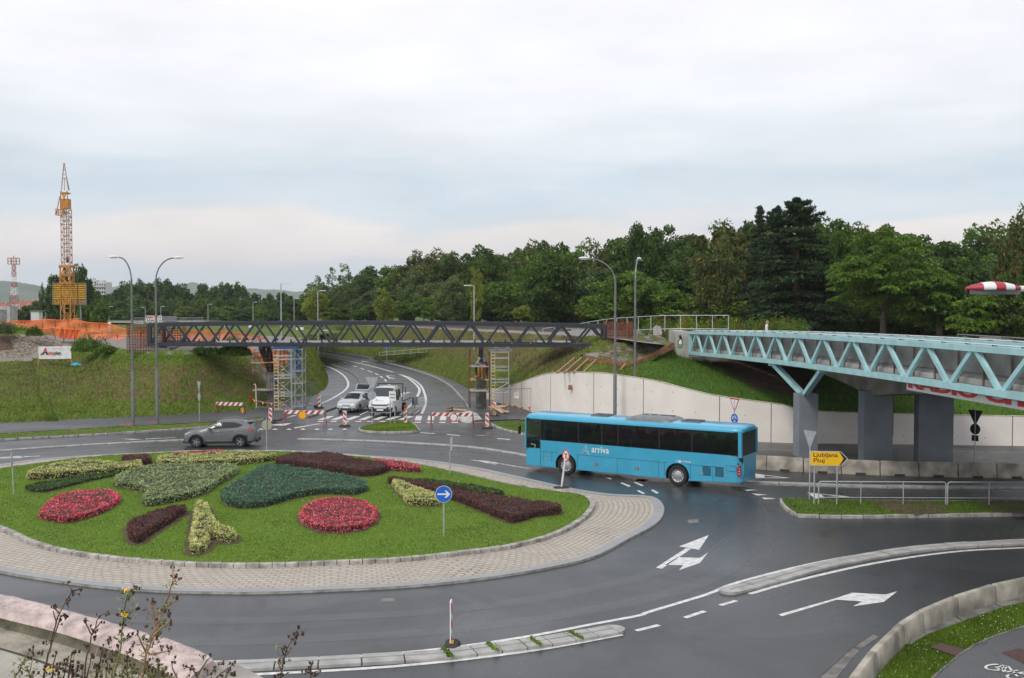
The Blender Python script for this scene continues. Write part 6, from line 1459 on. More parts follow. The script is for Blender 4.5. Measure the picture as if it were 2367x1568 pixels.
# ---- pedestrian fence on the traffic island
def fence_panel(x0, x1, y0, y1, posts, label):
    a, b = G(x0, y0, .14), G(x1, y1, .14); d = b-a; L_ = d.length
    t = thing('railing', label, 'railing', a, math.atan2(d.y, d.x), 'grey guard rails on the traffic island'); h_ = .98
    m = MB(); m.tube([(0, 0, 0), (0, 0, h_-.1), (.03, 0, h_-.03), (.1, 0, h_), (L_-.1, 0, h_), (L_-.03, 0, h_-.03), (L_, 0, h_-.1), (L_, 0, 0)], .03, 8); m.tube([(0, 0, .3), (L_, 0, .3)], .02, 6); m.build('frame', 'galv', t, smooth=True)
    for f in posts: m = MB(); m.tube([(L_*f, 0, 0), (L_*f, 0, h_)], .026, 8); m.build('post', 'galv', t, smooth=True)
    m = MB(); n = int(L_/.1)
    for k in range(1, n): m.beam((L_*k/n, 0, .3), (L_*k/n, 0, h_), .006, .006)
    for z in (.42, .56, .7, .84): m.beam((0, 0, z), (L_, 0, z), .004, .004)
    m.build('wire_mesh', 'galv_dark', t)
fence_panel(1892, 2186, 1166, 1167.5, (.333, .666), 'left guard rail panel, right of the yellow direction sign')
fence_panel(2190, 2500, 1167.5, 1168, (.31, .64), 'right guard rail panel running out of the picture')
# ---- railing of the ramp between the two footbridges
def rail_line(label, pts, h_, posts, lower=True, mt='galv'):
    t = thing('railing', label, 'railing', pts[0], world=True); P = cr(pts, 6)
    m = MB(); m.tube(P, .035, 6); m.build('top_rail', mt, t, smooth=True)
    if lower: m = MB(); m.tube([p-Vector((0, 0, h_*.85)) for p in P], .04, 6); m.build('lower_rail', mt, t, smooth=True)
    for q in resamp(P, n=posts): m = MB(); m.beam(q-Vector((0, 0, h_)), q, .065, .04); m.build('post', mt, t)
rail_line('long silver ramp railing rising to the end of the turquoise footbridge', [at(x, y, Y) for x, y, Y in ((1255, 760, 100), (1348, 747, 97), (1405, 738, 94), (1470, 733, 91), (1535, 730, 89), (1600, 729.5, 88), (1684, 729.5, 86.5))], 1.35, 15)
rail_line('silver double rail of the path climbing the slope behind the right scaffold', [at(x, y, Y) for x, y, Y in ((877, 815, 152), (960, 808, 140), (1040, 802, 128), (1104, 795, 118), (1180, 783, 110), (1270, 772, 104), (1355, 764, 99))], .55, 20)
# ---- tower crane, formwork, mast
def lattice(m, w0, w1, z0, z1, n, r, c=(0, 0), mi=0, rd=None):
    c = Vector((c[0], c[1], 0)); cor = lambda w_, z: [c+Vector((sx*w_/2, sy*w_/2, z)) for sx, sy in ((-1, -1), (1, -1), (1, 1), (-1, 1))]
    A = cor(w0, z0); B = cor(w1, z1)
    for a, b in zip(A, B): m.beam(a, b, r, r, mi)
    for k in range(n):
        f0, f1 = k/n, (k+1)/n; P = cor(w0+(w1-w0)*f0, z0+(z1-z0)*f0); Q = cor(w0+(w1-w0)*f1, z0+(z1-z0)*f1)
        for i in range(4):
            j = (i+1) % 4; m.beam(P[i], P[j], (rd or r)*.7, (rd or r)*.7, mi); a, b = (P[i], Q[j]) if (k+i) % 2 else (P[j], Q[i]); m.beam(a, b, (rd or r)*.7, (rd or r)*.7, mi)
def crane():
    Y = 150; k = Y/F; X = X_(156.5, Y); t = thing('tower_crane', 'orange yellow tower crane with folded jib rising behind the orange nets', 'crane', (X, Y, 4.7))
    Z = lambda y: hat(y, Y)-4.7
    m = MB(); lattice(m, 1.4, 1.4, 0, Z(660), 6, .12, rd=.085); lattice(m, 1.36, 1.36, Z(660), Z(618), 2, .17, rd=.16); m.box((0, 0, Z(616.5)), (1.7, 1.7, .35)); m.box((0, 0, Z(655)), (1.7, 1.7, .2)); m.box((0, 0, Z(636)), (1.6, 1.6, .2)); m.build('lower_tower', 'crane_yellow', t)
    m = MB(); lattice(m, 1.1, 1.1, Z(616), Z(484), 15, .07, rd=.075); m.build('upper_tower', 'crane_tan', t)
    m = MB(); m.tube([(.05, 0, Z(600)), (.05, 0, Z(484))], .05, 5); m.box((.1, 0, Z(600)), (.25, .25, .8)); m.build('hoist_rope', 'black', t)
    m = MB(); m.box((-.05, 0, Z(472)), (1.1, 1.2, 1.45)); m.box((-.05, 0, Z(447)), (.95, 1.2, .2)); m.beam((-.5, -.5, Z(443)), (0, -.62, Z(458)), .16); m.beam((.45, -.5, Z(443)), (0, -.62, Z(458)), .16); m.beam((0, -.62, Z(458)), (0, -.62, Z(463)), .16)
    for x in (-.52, .45): m.beam((x, -.5, Z(463)), (x, -.5, Z(443)), .1)
    m.build('machine_cabin', 'crane_yellow', t)
    m = MB(); m.beam((-.6, -.6, Z(455)), (-.95, -1.2, Z(499)), .1); m.beam((.1, -1, Z(480)), (.0, -1.4, Z(499)), .1); lattice(m, 1.0, .9, Z(499), Z(484), 2, .08, c=(-.42, -.9)); m.build('folded_jib', 'crane_yellow', t)
    m = MB()
    for s_ in (-1, 1):
        m.beam((s_*.5, -.3, Z(440)), (s_*.03-.05, -.3, Z(378)), .1); m.beam((s_*.35, .4, Z(440)), (s_*.18, 0, Z(413)), .08)
    for y, w_ in ((413, .44), (393, .28), (404, .3)): m.beam((-w_/2-.05, -.3, Z(y)), (w_/2-.05, -.3, Z(y)), .1)
    m.build('apex_frame', 'crane_tan', t)
    m = MB(); m.box((.95, 0, 1.5), (1.5, .8, .7)); m.box((.6, 0, 4.0), (1.3, .5, .08)); m.build('ballast_box', 'crane_yellow', t)
crane()
def formwork():
    Y = 155; X = X_(162, Y); z0, z1 = hat(705, Y), hat(655, Y); t = thing('formwork_panel', 'yellow slatted formwork panel stacked upright behind the crane tower', 'formwork', (X, Y, z0), world=False)
    w_ = 77*Y/F; h_ = z1-z0
    for i in range(4):
        x0 = -w_/2+w_*i/4
        m = MB(); m.box((x0+w_/8, .1, h_/2), (w_/4-.06, .05, h_)); pn = m.build('sheet', 'wood_red', t)
        m = MB()
        for k in range(7): m.beam((x0+.08, -.02, h_*(.3+.1*k)), (x0+w_/4-.08, -.02, h_*(.3+.1*k)), .2, .17)
        m.build('girders', 'formwork_yellow', pn)
        m = MB()
        for k in range(5): m.beam((x0+.2+k*.22, -.05, .03), (x0+.2+k*.22, -.05, h_*.24), .1, .1)
        m.build('lower_slats', 'formwork_yellow' if i < 2 else 'wood', pn)
    m = MB(); m.beam((-w_/2, -.1, 0), (-w_/2, -.1, h_), .1); m.beam((w_/2, -.1, 0), (w_/2, -.1, h_), .1); m.beam((-w_/2, -.1, h_), (w_/2, -.1, h_), .1); m.build('frame', 'galv_dark', t)
    m = MB(); m.beam((-w_*.2, .3, -5), (-w_*.2, .3, h_*.5), .2); m.beam((w_*.3, .3, -5), (w_*.3, .3, h_*.5), .2); m.build('support_prop', 'galv_dark', t)
formwork()
def mast():
    Y = 420; X = X_(34, Y); t = thing('radio_mast', 'red and white lattice radio mast with a cage top at the far left', 'mast', (X, Y, 1)); Z = lambda y: hat(y, Y)-1
    ys = [(722, 702, 'white', 3.0, 2.5), (702, 682, 'red_worn', 2.5, 2.0), (682, 664, 'white', 2.0, 1.6), (664, 652, 'red_worn', 1.6, 1.4), (652, 640, 'white', 1.4, 1.2), (640, 612, 'red_worn', 1.2, 1.0)]
    m = MB()
    
    for y0, y1, mt, w0, w1 in ys:
        m = MB(); lattice(m, w0, w1, Z(y0), Z(y1), max(2, int((y0-y1)/6)), .13, rd=.13); m.build('tower_section', mt, t)
    m = MB()
    for z in (Z(611), Z(604), Z(597)): 
        for i in range(8): a, b = i*PI/4, (i+1)*PI/4; m.beam((2.3*math.cos(a), 2.3*math.sin(a), z), (2.3*math.cos(b), 2.3*math.sin(b), z), .2)
    for i in range(8): a = i*PI/4; m.beam((2.3*math.cos(a), 2.3*math.sin(a), Z(611)), (2.3*math.cos(a), 2.3*math.sin(a), Z(597)), .2)
    m.tube([(0, 0, Z(612)), (0, 0, Z(591))], .18, 5); m.build('antenna_cage', 'crane_tan', t)
mast()
# ---- nets, banners, far banner wall
def netmat(name, c, a=.55):
    m, n, l, p = newmat(name); p.inputs['Base Color'].default_value = (*c, 1); p.inputs['Roughness'].default_value = .6; s = pos(n)
    tr = n.new('ShaderNodeBsdfTransparent'); mx = n.new('ShaderNodeMixShader'); f = ramp(n, l, noise(n, l, s, .9, 6, .7), [(.3, a-.25), (.7, min(1, a+.25))]); l(f, mx.inputs[0])
    l(tr.outputs[0], mx.inputs[1]); l(p.outputs[0], mx.inputs[2]); l(mx.outputs[0], n['Material Output'].inputs[0])
netmat('net', (.88, .2, .06), .58); netmat('net_dense', (.8, .13, .02), .9); M('net_edge', (.9, .14, .01), .5, .1, 4)
def net(label, top, bot, Y, mt='net', posts=6):
    """top, bot: pixel lists; Y: depth (start, end)"""
    n = 40; T = resamp(cr([at(x, y, Y[0]+(Y[1]-Y[0])*i/(len(top)-1)) for i, (x, y) in enumerate(top)], 6), n=n); B = resamp(cr([at(x, y, Y[0]+(Y[1]-Y[0])*i/(len(bot)-1)) for i, (x, y) in enumerate(bot)], 6), n=n)
    for i, p in enumerate(T): p.z += .05*math.sin(i*.9)-.03
    t = thing('safety_net', label, 'safety net', B[n//2], world=True, group='orange safety nets')
    m = MB(); m.grid([[a.lerp(b, f)+Vector((.05*math.sin(i*1.3+f*3), .15*math.sin(i*.7+f*4), 0)) for i, (a, b) in enumerate(zip(T, B))] for f in (0, .25, .5, .75, 1)]); m.build('net', mt, t, smooth='all')
    m = MB(); m.tube(T, .045, 5); m.build('top_edge', 'net_edge', t)
    for k in range(posts): i = int(n*(k+.5)/posts); m = MB(); m.beam(B[i]-Vector((0, 0, .4)), T[i]+Vector((0, 0, .15)), .06, .06); m.build('post', 'rust', t)
net('long orange safety net along the skyline at the crane foot', [(-60, 746), (14, 744), (84, 740), (140, 739), (200, 744), (252, 750), (300, 762), (345, 771)], [(-60, 758), (14, 757), (84, 760), (140, 763), (200, 766), (252, 770), (300, 778), (345, 784)], (128, 112), 'net', 12)
net('nearer orange net sagging behind the gravel path at the left', [(84, 760), (120, 758), (157, 761), (224, 768), (288, 777)], [(100, 772), (130, 778), (157, 781), (224, 785), (288, 789)], (112, 106), 'net', 7)
net('dense doubled orange net in front of the crane foot', [(131, 760), (150, 760), (186, 762)], [(135, 781), (150, 783), (185, 784)], (104, 104), 'net_dense', 2)
net('orange net seen through the left part of the dark truss', [(382, 764), (430, 764), (476, 765), (530, 766), (560, 770), (590, 776), (612, 781)], [(382, 812), (430, 812), (476, 812), (530, 808), (560, 804), (590, 796), (612, 792)], (100, 106), 'net', 7)
net('orange net running down the far side of the bank left of the scaffold', [(520, 788), (550, 794), (580, 808), (612, 826), (640, 833)], [(525, 806), (550, 812), (580, 835), (612, 850), (640, 862)], (97, 93), 'net', 4)
net('orange net behind the left scaffold tower', [(612, 797), (640, 798), (668, 800)], [(612, 845), (640, 850), (668, 838)], (95, 95), 'net', 2)
def adria():
    Y = 92.5; a, b = at(88, 801, Y), at(165, 800, Y-1); h_ = 29*Y/F; t = thing('banner', 'white construction company banner stretched on the brow of the left bank', 'banner', (a+b)/2-Vector((0, 0, h_)), world=True)
    m = MB(); banner_mesh(m, a, b, h_, 18, .02, .035); m.build('cloth', 'banner_white', t, smooth='all'); d = (b-a).normalized(); up = Vector((0, 0, 1)); nr = Vector((0, -1, 0))
    k = Y/F; O = a-up*h_; f = lambda u, v: O+d*u*k+up*v*k+nr*.06
    text('plan', 'lettering', 'black', t, f(46, 7.8), d, up, width=18*k, height=9.6*k, ext=.04, bold=.03)
    text('dria', 'red_lettering', 'red', t, f(28, 10), d, up, width=17*k, height=7.5*k, ext=.04, bold=.03)
    m = MB(); P = lambda u, v, e=.0: f(u, v)+nr*(.01+e)
    m.prism([P(*q) for q in ((15, 16), (19, 25), (22, 25), (25, 16), (22.5, 16), (20.5, 21), (18, 16))], nr*.005); m.build('emblem_top', 'red', t)
    m = MB(); m.prism([P(*q) for q in ((5, 9), (13, 15), (25.3, 16.5), (27.5, 9), (24.5, 9), (22, 14), (16, 13.5), (8, 9))], nr*.005); m.prism([P(*q) for q in ((11, 9), (16, 12.4), (18, 12.4), (14, 9))], nr*.005); m.build('emblem_base', 'black', t)
    text('www.adriaplan.si', 'small_lettering', 'red_worn', t, f(40, 22), d, up, width=31*k, height=2.6*k, ext=.05)
    for p_ in (a, b): m = MB(); m.beam(p_-up*(h_+.6), p_+up*.1, .06); m.build('post', 'wood', t)
adria()
t = thing('plastic_bag', 'small crumpled bright blue plastic sheet lying below the white banner', 'plastic bag', at(175, 844, 89))
m = MB(); rows = [[Vector((.45*r_*math.cos(a)*(1+.2*math.sin(3*a)), .3*r_*math.sin(a), .22*(1-r_)+.05*math.sin(5*a))) for a in [k*PI/8 for k in range(17)]] for r_ in (1, .6, .2, .01)]; m.grid(rows); m.build('sheet', 'board_teal', t, smooth='all')
def far_wall():
    Y = 215; k = Y/F; t = thing('far_bridge', 'low grey road bridge parapet with railing far behind the left bridge end', 'bridge', at(390, 750, Y), world=True)
    a, b = at(310, 746, Y), at(470, 746, Y); m = MB(); m.prism([a-Vector((0, 0, 3)), b-Vector((0, 0, 3)), b+Vector((0, 0, .3)), a+Vector((0, 0, .3))], (0, 3, 0)); m.build('parapet', 'concrete', t)
    m = MB()
    for i in range(40): p = a.lerp(b, i/39); m.beam(p, p+Vector((0, 0, 1.0)), .05)
    m.beam(a+Vector((0, 0, 1.0)), b+Vector((0, 0, 1.0)), .07); m.build('railing', 'galv', t)
    m = MB(); p, q = at(374, 742, Y-.5), at(408, 742, Y-.5); m.prism([p, q, q+Vector((0, 0, 1.0)), p+Vector((0, 0, 1.0))], (0, .05, 0)); m.build('grey_screen', 'galv_dark', t)
    Y = 205; k = Y/F; t = thing('banner', 'far white banner with red and black lettering behind the left footbridge end', 'banner', at(355, 744, Y), world=True)
    a = at(337, 744, Y); d = Vector((1, 0, 0)); up = Vector((0, 0, 1)); m = MB(); m.prism([a, a+d*37*k, a+d*37*k+up*14*k, a+up*14*k], (0, .04, 0)); m.build('cloth', 'banner_white', t)
    text('RADIO CITY', 'lettering', 'red', t, a+d*k+up*7.5*k, d, up, width=30*k, height=5.6*k, ext=.03, bold=.05)
    m = MB()
    for u, v, w_, h_ in ((32, 8, 3, 4), (3, 1.5, 3, 3.5), (8, 1.5, 2.5, 4), (12, 2, 8, 2.5), (23, 3, 6, 1), (31, 2, 4, 3)): m.box(a+d*(u+w_/2)*k+up*(v+h_/2)*k-Vector((0, .02, 0)), (w_*k, .03, h_*k))
    m.build('dark_marks', 'ac_dark', t)
far_wall()
# ---- scaffold towers
def tower(label, X0, X1, Y0, Y1, z1, mats_, rungs, plats=(), ladder=True, diag=True, grp='scaffold towers at the footbridge piers', r=.03, lad_w=.35):
    t = thing('scaffold_tower', label, 'scaffold', ((X0+X1)/2, (Y0+Y1)/2, 0), world=True, group=grp)
    leg, yel = mats_
    for x in (X0, X1):
        for y in (Y0, Y1): m = MB(); m.tube([(x, y, 0), (x, y, z1)], r, 8); m.build('standard', leg, t, smooth=True)
    for z in rungs:
        m = MB(); 
        for y in (Y0, Y1): m.tube([(X0, y, z), (X1, y, z)], r*.8, 6)
        for x in (X0, X1): m.tube([(x, Y0, z), (x, Y1, z)], r*.8, 6)
        m.build('ledger_frame', leg, t)
    if diag:
        rr = sorted(rungs)
        for i, (a, b) in enumerate(zip(rr, rr[1:])):
            if b-a > .7: m = MB(); m.tube([(X0 if i % 2 else X1, Y0, a), (X1 if i % 2 else X0, Y0, b)], r*.7, 6); m.build('brace', leg, t); m = MB(); m.tube([(X1 if i % 2 else X0, Y1, a), (X0 if i % 2 else X1, Y1, b)], r*.7, 6); m.build('brace', leg, t)
    if ladder:
        m = MB(); m.tube([(X0+lad_w, Y0, 0), (X0+lad_w, Y0, z1)], r*.9, 6); m.build('ladder_stile', leg, t)
        m = MB()
        for k in range(int(z1/.27)):
            if k % 9 != 8: m.beam((X0, Y0, .25+k*.27), (X0+lad_w, Y0, .25+k*.27), .05, .05)
        m.build('ladder_rungs', yel, t)
    for z, a, b, mt in plats: m = MB(); m.box(((a+b)/2, (Y0+Y1)/2, z), (b-a, abs(Y1-Y0)*.95, .06)); m.build('platform', mt, t)
    for x in (X0, X1): m = MB(); m.box((x, Y0, .03), (.22, .22, .06)); m.build('base_plate', 'galv_dark', t)
Y = 84.3
tower('galvanised scaffold tower with yellow ladder rungs in front of the left footbridge pier', X_(632.6, 83.5), X_(672, 83.5), 83.5, 84.8, 5.1, ('galv', 'yellow'), (.15, 1.25, 1.5, 2.7, 2.95, 4.2, 4.5, 5.0))
tower('second galvanised tower just right of the first, under the blue sheeting', X_(676, 85), X_(700, 85), 84.6, 86, 5.1, ('galv', 'yellow'), (.3, 1.2, 2.2, 3.2, 4.2, 5.0), ladder=False)
tower('inner scaffold tower with many yellow rungs half hidden behind the front left one', X_(652, 87), X_(668, 87), 86.4, 87.6, 5.1, ('ac_dark', 'yellow'), (.3, 1.5, 2.8, 4.0, 5.0), lad_w=.3)
tower('rusty propped scaffold frame against the left bank', X_(580, 86), X_(626, 86), 85.6, 87.2, 4.9, ('rust', 'rust'), (.6, 1.7, 2.9, 3.6, 4.2, 4.6), plats=((3.85, X_(578, 86), X_(634, 86), 'wood'), (1.55, X_(584, 86), X_(630, 86), 'concrete')), ladder=False, diag=False, r=.026)
tower('galvanised scaffold tower with yellow ladder right of the right footbridge pier', X_(1135, 84), X_(1176, 84), 83.6, 85, 4.85, ('galv', 'yellow'), (.1, 1.55, 2.35, 2.6, 3.3, 3.6, 4.3, 4.8), ladder=True, lad_w=.32)
tower('rusty scaffold with plank platforms around the right footbridge pier', X_(1084, 84), X_(1131, 84), 83.8, 85.9, 4.9, ('rust', 'rust'), (1.55, 3.85), plats=((3.62, X_(1083, 84), X_(1131, 84), 'galv'), (2.55, X_(1085, 84), X_(1101, 84), 'wood'), (2.55, X_(1120, 84), X_(1131, 84), 'wood'), (1.65, X_(1084, 84), X_(1131, 84), 'concrete')), ladder=False, r=.035)
t = thing('jack_beam', 'blue jacking beams and timbers on top of the left scaffold towers', 'beam', (X_(655, 85), 85, 5.1), world=True)
for y in (83.6, 84.6, 85.8): m = MB(); m.beam((X_(634, 85), y, 5.14), (X_(694, 85), y, 5.14), .16, .14); m.build('beam', 'blue_beam', t)
t = thing('jack_beam', 'grey steel jacking beams on top of the right galvanised tower', 'beam', (X_(1160, 85), 85, 4.9), world=True)
for y in (83.7, 84.9): m = MB(); m.beam((X_(1132, 85), y, 4.94), (X_(1184, 85), y, 4.94), .14, .14); m.box((X_(1146, 85), y, 5.1), (.3, .2, .16)); m.box((X_(1174, 85), y, 5.1), (.3, .2, .16)); m.build('beam', 'galv_dark', t)
for nm, px0, px1, y0, y1, Y, mt, lab in (('s', 683, 689.5, 800, 866, 86.6, 'sheet_blue', 'longer blue plastic sheet hanging in the left scaffold'), ('s', 692, 697, 799, 860, 86.4, 'sheet_blue', 'narrow blue plastic sheet at the right of the left scaffold'), ('s', 665, 680, 815, 872, 87.2, 'sheet_white', 'white plastic sheet hanging behind the left scaffold ladders')):
    a, b = at(px0, y0, Y), at(px1, y0, Y); t = thing('plastic_sheet', lab, 'plastic sheet', at(px0, y1, Y), world=True); m = MB(); banner_mesh(m, a, b, (y1-y0)*Y/F, 8, .0, .07); m.build('sheet', mt, t, smooth='all')
t = thing('column_formwork', 'yellow and brown column formwork around the top of the right footbridge pier', 'formwork', (PR.x, PR.y, 2.5))
for a in range(4):
    R_ = Matrix.Rotation(a*PI/2, 3, 'Z'); m = MB(); m.box(R_ @ Vector((0, -.36, .55)), (.74, .04, 1.3), a*PI/2); pn = m.build('shutter', 'wood_red', t); m = MB()
    for x in (-.2, .08): m.box(R_ @ Vector((x, -.41, .55)), (.13, .06, 1.3), a*PI/2)
    m.build('yellow_girder', 'formwork_yellow', pn)
m = MB(); m.box((0, 0, 1.22), (.9, .9, .12)); m.build('top_frame', 'rust', t)
# mesh construction fence
def site_fence(label, p0, p1, h0, h1, mt='galv_dark', sign=False):
    a, b = G(*p0), G(*p1); t = thing('site_fence', label, 'fence', a, world=True, group='mesh fences of the building site'); up = Vector((0, 0, 1)); d = (b-a)
    m = MB(); m.tube([a, a+up*h0, b+up*h1, b], .028, 6); m.tube([a+up*.2, b+up*.2], .02, 6); m.build('frame', mt, t)
    m = MB(); n = int(d.length/.22)
    for k in range(1, n): m.beam(a.lerp(b, k/n)+up*.2, a.lerp(b, k/n)+up*(h0+(h1-h0)*k/n), .008)
    for k in range(1, 7): m.beam(a+up*h0*k/7, b+up*h1*k/7, .006)
    m.build('wire_mesh', mt, t)
    for p in (a, b): m = MB(); m.box(p+up*.06, (.65, .25, .12)); m.build('concrete_foot', 'concrete_dark', t)
    if sign:
        c = a.lerp(b, .38)+up*1.45-Vector((0, .05, 0)); m = MB(); m.box(c, (.34, .02, .42)); o = m.build('notice', 'white', t); m = MB(); m.disc(c+Vector((0, -.012, .04)), .13, (0, -1, 0), .003, 20); m.build('red_ring', 'red', o); m = MB(); m.disc(c+Vector((0, -.017, .04)), .1, (0, -1, 0), .003, 20); m.build('ring_field', 'white', o); m = MB(); m.box(c+Vector((0, -.022, .04)), (.04, .004, .14)); m.build('figure', 'black', o)
site_fence('mesh fence panel with a round prohibition notice before the pale wall', (1164, 958), (1241, 953), 1.95, 1.95, sign=True)
site_fence('mesh fence panel along the left scaffold, its end post bent and cream coloured', (594, 947), (664, 948), 1.75, 1.75)
site_fence('mesh fence panel from the left scaffold towards the road', (686, 948), (735, 941), 1.9, 1.95)
site_fence('mesh fence panel receding along the road edge behind the left scaffold', (735, 941), (690, 925), 1.95, 1.85)
t = thing('pipe', 'cream coloured bent pipe standing at the foot of the left bank', 'pipe', G(593, 947)); m = MB(); m.tube([(0, 0, 0), (-.05, 0, 2.0), (-.12, 0, 2.1), (-.2, 0, 2.05)], .05, 8); m.build('tube', 'cream', t, smooth=True)
t = thing('hydrant', 'red hydrant marker on a white post at the foot of the left bank', 'hydrant', G(580, 945)); m = MB(); m.tube([(0, 0, 0), (0, 0, .5)], .05, 8); m.build('post', 'white', t); m = MB(); m.lathe([(.07, .5), (.1, .6), (.08, .85), (.11, .88), (.09, 1.0), (0, 1.08)], n=12); m.beam((-.18, 0, .75), (.18, 0, .75), .08); m.build('head', 'red', t, smooth=True)
def bunting(label, a, b, n, sag):
    t = thing('pennant_string', label, 'pennant string', (a+b)/2, world=True); pts = [a.lerp(b, i/30)-Vector((0, 0, sag*math.sin(PI*i/30))) for i in range(31)]
    m = MB(); m.tube(pts, .008, 4); m.build('cord', 'white', t)
    for k in range(n): p = a.lerp(b, (k+.5)/n)-Vector((0, 0, sag*math.sin(PI*(k+.5)/n))); m = MB(); m.prism([p+Vector((-.09, 0, 0)), p+Vector((.09, 0, 0)), p+Vector((0, .02, -.24))], (0, .006, 0)); m.build('pennant', 'red' if k % 2 else 'yellow', t)
bunting('string of red and yellow pennants along the foot of the pale wall', G(1165, 947)+Vector((0, 0, .7)), G(1228, 962)+Vector((0, 0, .7)), 8, .15)
bunting('string of red and yellow pennants before the left scaffold', G(583, 947)+Vector((0, 0, .85)), G(662, 950)+Vector((0, 0, .75)), 8, .2)
# timber
def plank(label, pts, w_, th, mt='wood', name='plank', grp=None):
    t = thing(name, label, 'timber', pts[0], world=True, group=grp); m = MB()
    for a, b in zip(pts, pts[1:]): m.beam(a, b, w_, th)
    m.build('timber', mt, t); return t
z3b = lambda x, y: (1041.5+x*.26, 700.6+y*.26)
for i, ((xa, ya), (xb, yb)) in enumerate((((945, 622), (1105, 490)), ((1015, 620), (1170, 485)), ((1095, 617), (1225, 498)), ((1185, 614), (1295, 508)), ((1330, 627), (1405, 560)), ((1478, 634), (1555, 545)))):
    a = at(*z3b(xa, ya), 75.2); b = at(*z3b(xb, yb), 78.6)
    plank(['leftmost slanting timber prop above the pale wall', 'second slanting timber prop from the left above the pale wall', 'third slanting timber prop from the left above the pale wall', 'fourth slanting timber prop from the left above the pale wall', 'fifth slanting timber prop, left of the tall lamp post', 'sixth slanting timber prop, right of the tall lamp post'][i], [a, b], .13, .13, 'wood_prop', 'timber_prop', 'slanting timber props above the wall')
plank('brown boarding holding the soil heap above the timber props', [at(*z3b(x, y), 79) for x, y in ((1210, 512), (1400, 545), (1585, 590))], .06, .75, 'wood_red', 'boarding')
plank('long brown boarding rising along the soil heap to the right', [at(*z3b(x, y), Y) for x, y, Y in ((1590, 578, 79), (1790, 478, 80.5), (1985, 376, 82))], .06, .5, 'wood_red', 'boarding')
rows = []
top = [at(*z3b(x, y), Y) for x, y, Y in ((1150, 480, 82), (1300, 420, 82.5), (1450, 370, 83), (1600, 320, 84), (1720, 295, 85), (1830, 290, 86), (1920, 330, 85.5), (1990, 374, 83.5))]
bot = [at(*z3b(x, y), Y) for x, y, Y in ((1190, 512, 79.2), (1300, 525, 79.2), (1400, 535, 79.2), (1500, 560, 79.2), (1590, 570, 79.3), (1720, 505, 80.2), (1860, 430, 81.3), (1988, 372, 82.3))]
R1 = resamp(cr(bot, 6), n=60); R2 = resamp(cr(top, 6), n=60)
for k in range(14):
    f = k/10; rows.append([a.lerp(b, min(f, 1))+Vector((0, max(0, f-1)*9, .25*math.sin(PI*min(1, f))-max(0, f-1)*2+nz(a.lerp(b, f), .9, .22)*(0 if k == 0 else 1))) for a, b in zip(R1, R2)])
m = MB(); m.grid(rows); heap = struct(m.build('soil_heap', 'terrain_bank', smooth='all')); paint(heap, soil=lambda c: .55, stone=lambda c: .42+.15*mnoise.noise(c), lush=lambda c: .42)
for i, (p, q, mt) in enumerate((((1031, 945), (1079, 949), 'wood_pale'), ((1040, 944), (1070, 941), 'wood'), ((1032, 944.5), (1045, 942), 'wood_red'))):
    plank(('pale plank lying on the wet road by the right scaffold', 'brown plank lying behind the pale one on the wet road', 'short dark board end on the wet road')[i], [G(*p, .08+i*.08), G(*q, .08+i*.08)], .22, .09, mt)
t = thing('timber_pile', 'untidy pile of long planks beside the right galvanised scaffold', 'timber pile', G(1165, 945), world=True)
for k in range(16):
    a = G(random.uniform(1128, 1150), random.uniform(936, 948), .08+k*.05); b = G(random.uniform(1160, 1180), random.uniform(934, 955), .08+k*.05+random.uniform(-.05, .1)); m = MB(); m.beam(a, b, .16, .05); m.build('plank', random.choice(['wood', 'wood_pale', 'wood_red']), t)
for (x, y, s_, lab) in ((1085, 962, .9, 'broken concrete slab leaning by the right scaffold foot'), (1100, 972, .7, 'flat broken slab behind the right end of the trestle barrier'), (1078, 975, .9, 'pale slab lying behind the trestle with the red ringed disc'), (1519, 771, .0, '')):
    if s_: t = thing('concrete_slab', lab, 'concrete slab', G(x, y)); m = MB(); m.box((0, 0, .12), (s_, s_*1.3, .16), random.random(), rot=Matrix.Rotation(.25, 3, 'X') @ Matrix.Rotation(random.random(), 3, 'Z')); m.build('slab', 'concrete', t)
t = thing('stone_block', 'whitish rough stone block on the brow near the turquoise bridge end', 'stone', at(1521, 775, 87)); m = MB(); m.prism([Vector((x, 0, z)) for x, z in ((-.35, 0), (.3, 0), (.36, .2), (.2, .75), (-.1, .8), (-.35, .6))], (0, .5, 0)); m.build('stone', 'concrete_light', t)
# distant buildings
hr = random.Random(3)
for i in range(11):
    px = -12+i*10.5; Y = 700+hr.uniform(-40, 120); z1 = hat(697+hr.uniform(-2, 7), Y); w_ = hr.uniform(9, 13); t = thing('house', 'small far red roofed terraced house left of the crane', 'house', (X_(px, Y), Y, -6), group='far red roofed houses on the left')
    h_ = z1+6-2.6; m = MB(); m.box((0, 0, h_/2), (w_, 10, h_)); m.build('wall', 'house_wall', t)
    m = MB(); m.prism([Vector((-w_/2-.5, -5.5, h_)), Vector((-w_/2-.5, 5.5, h_)), Vector((-w_/2-.5, 0, h_+2.8))], (w_+1, 0, 0)); rf = m.build('roof', 'roof_red', t); m = MB(); m.box((w_*.2, -1, h_+2.6), (.8, .8, 1.8)); m.build('chimney', 'house_wall', rf)
    for k in range(3): m = MB(); m.box((-w_/3+k*w_/3, -5.02, h_-2), (1.2, .1, 1.5)); m.build('window', 'window_dark', t)
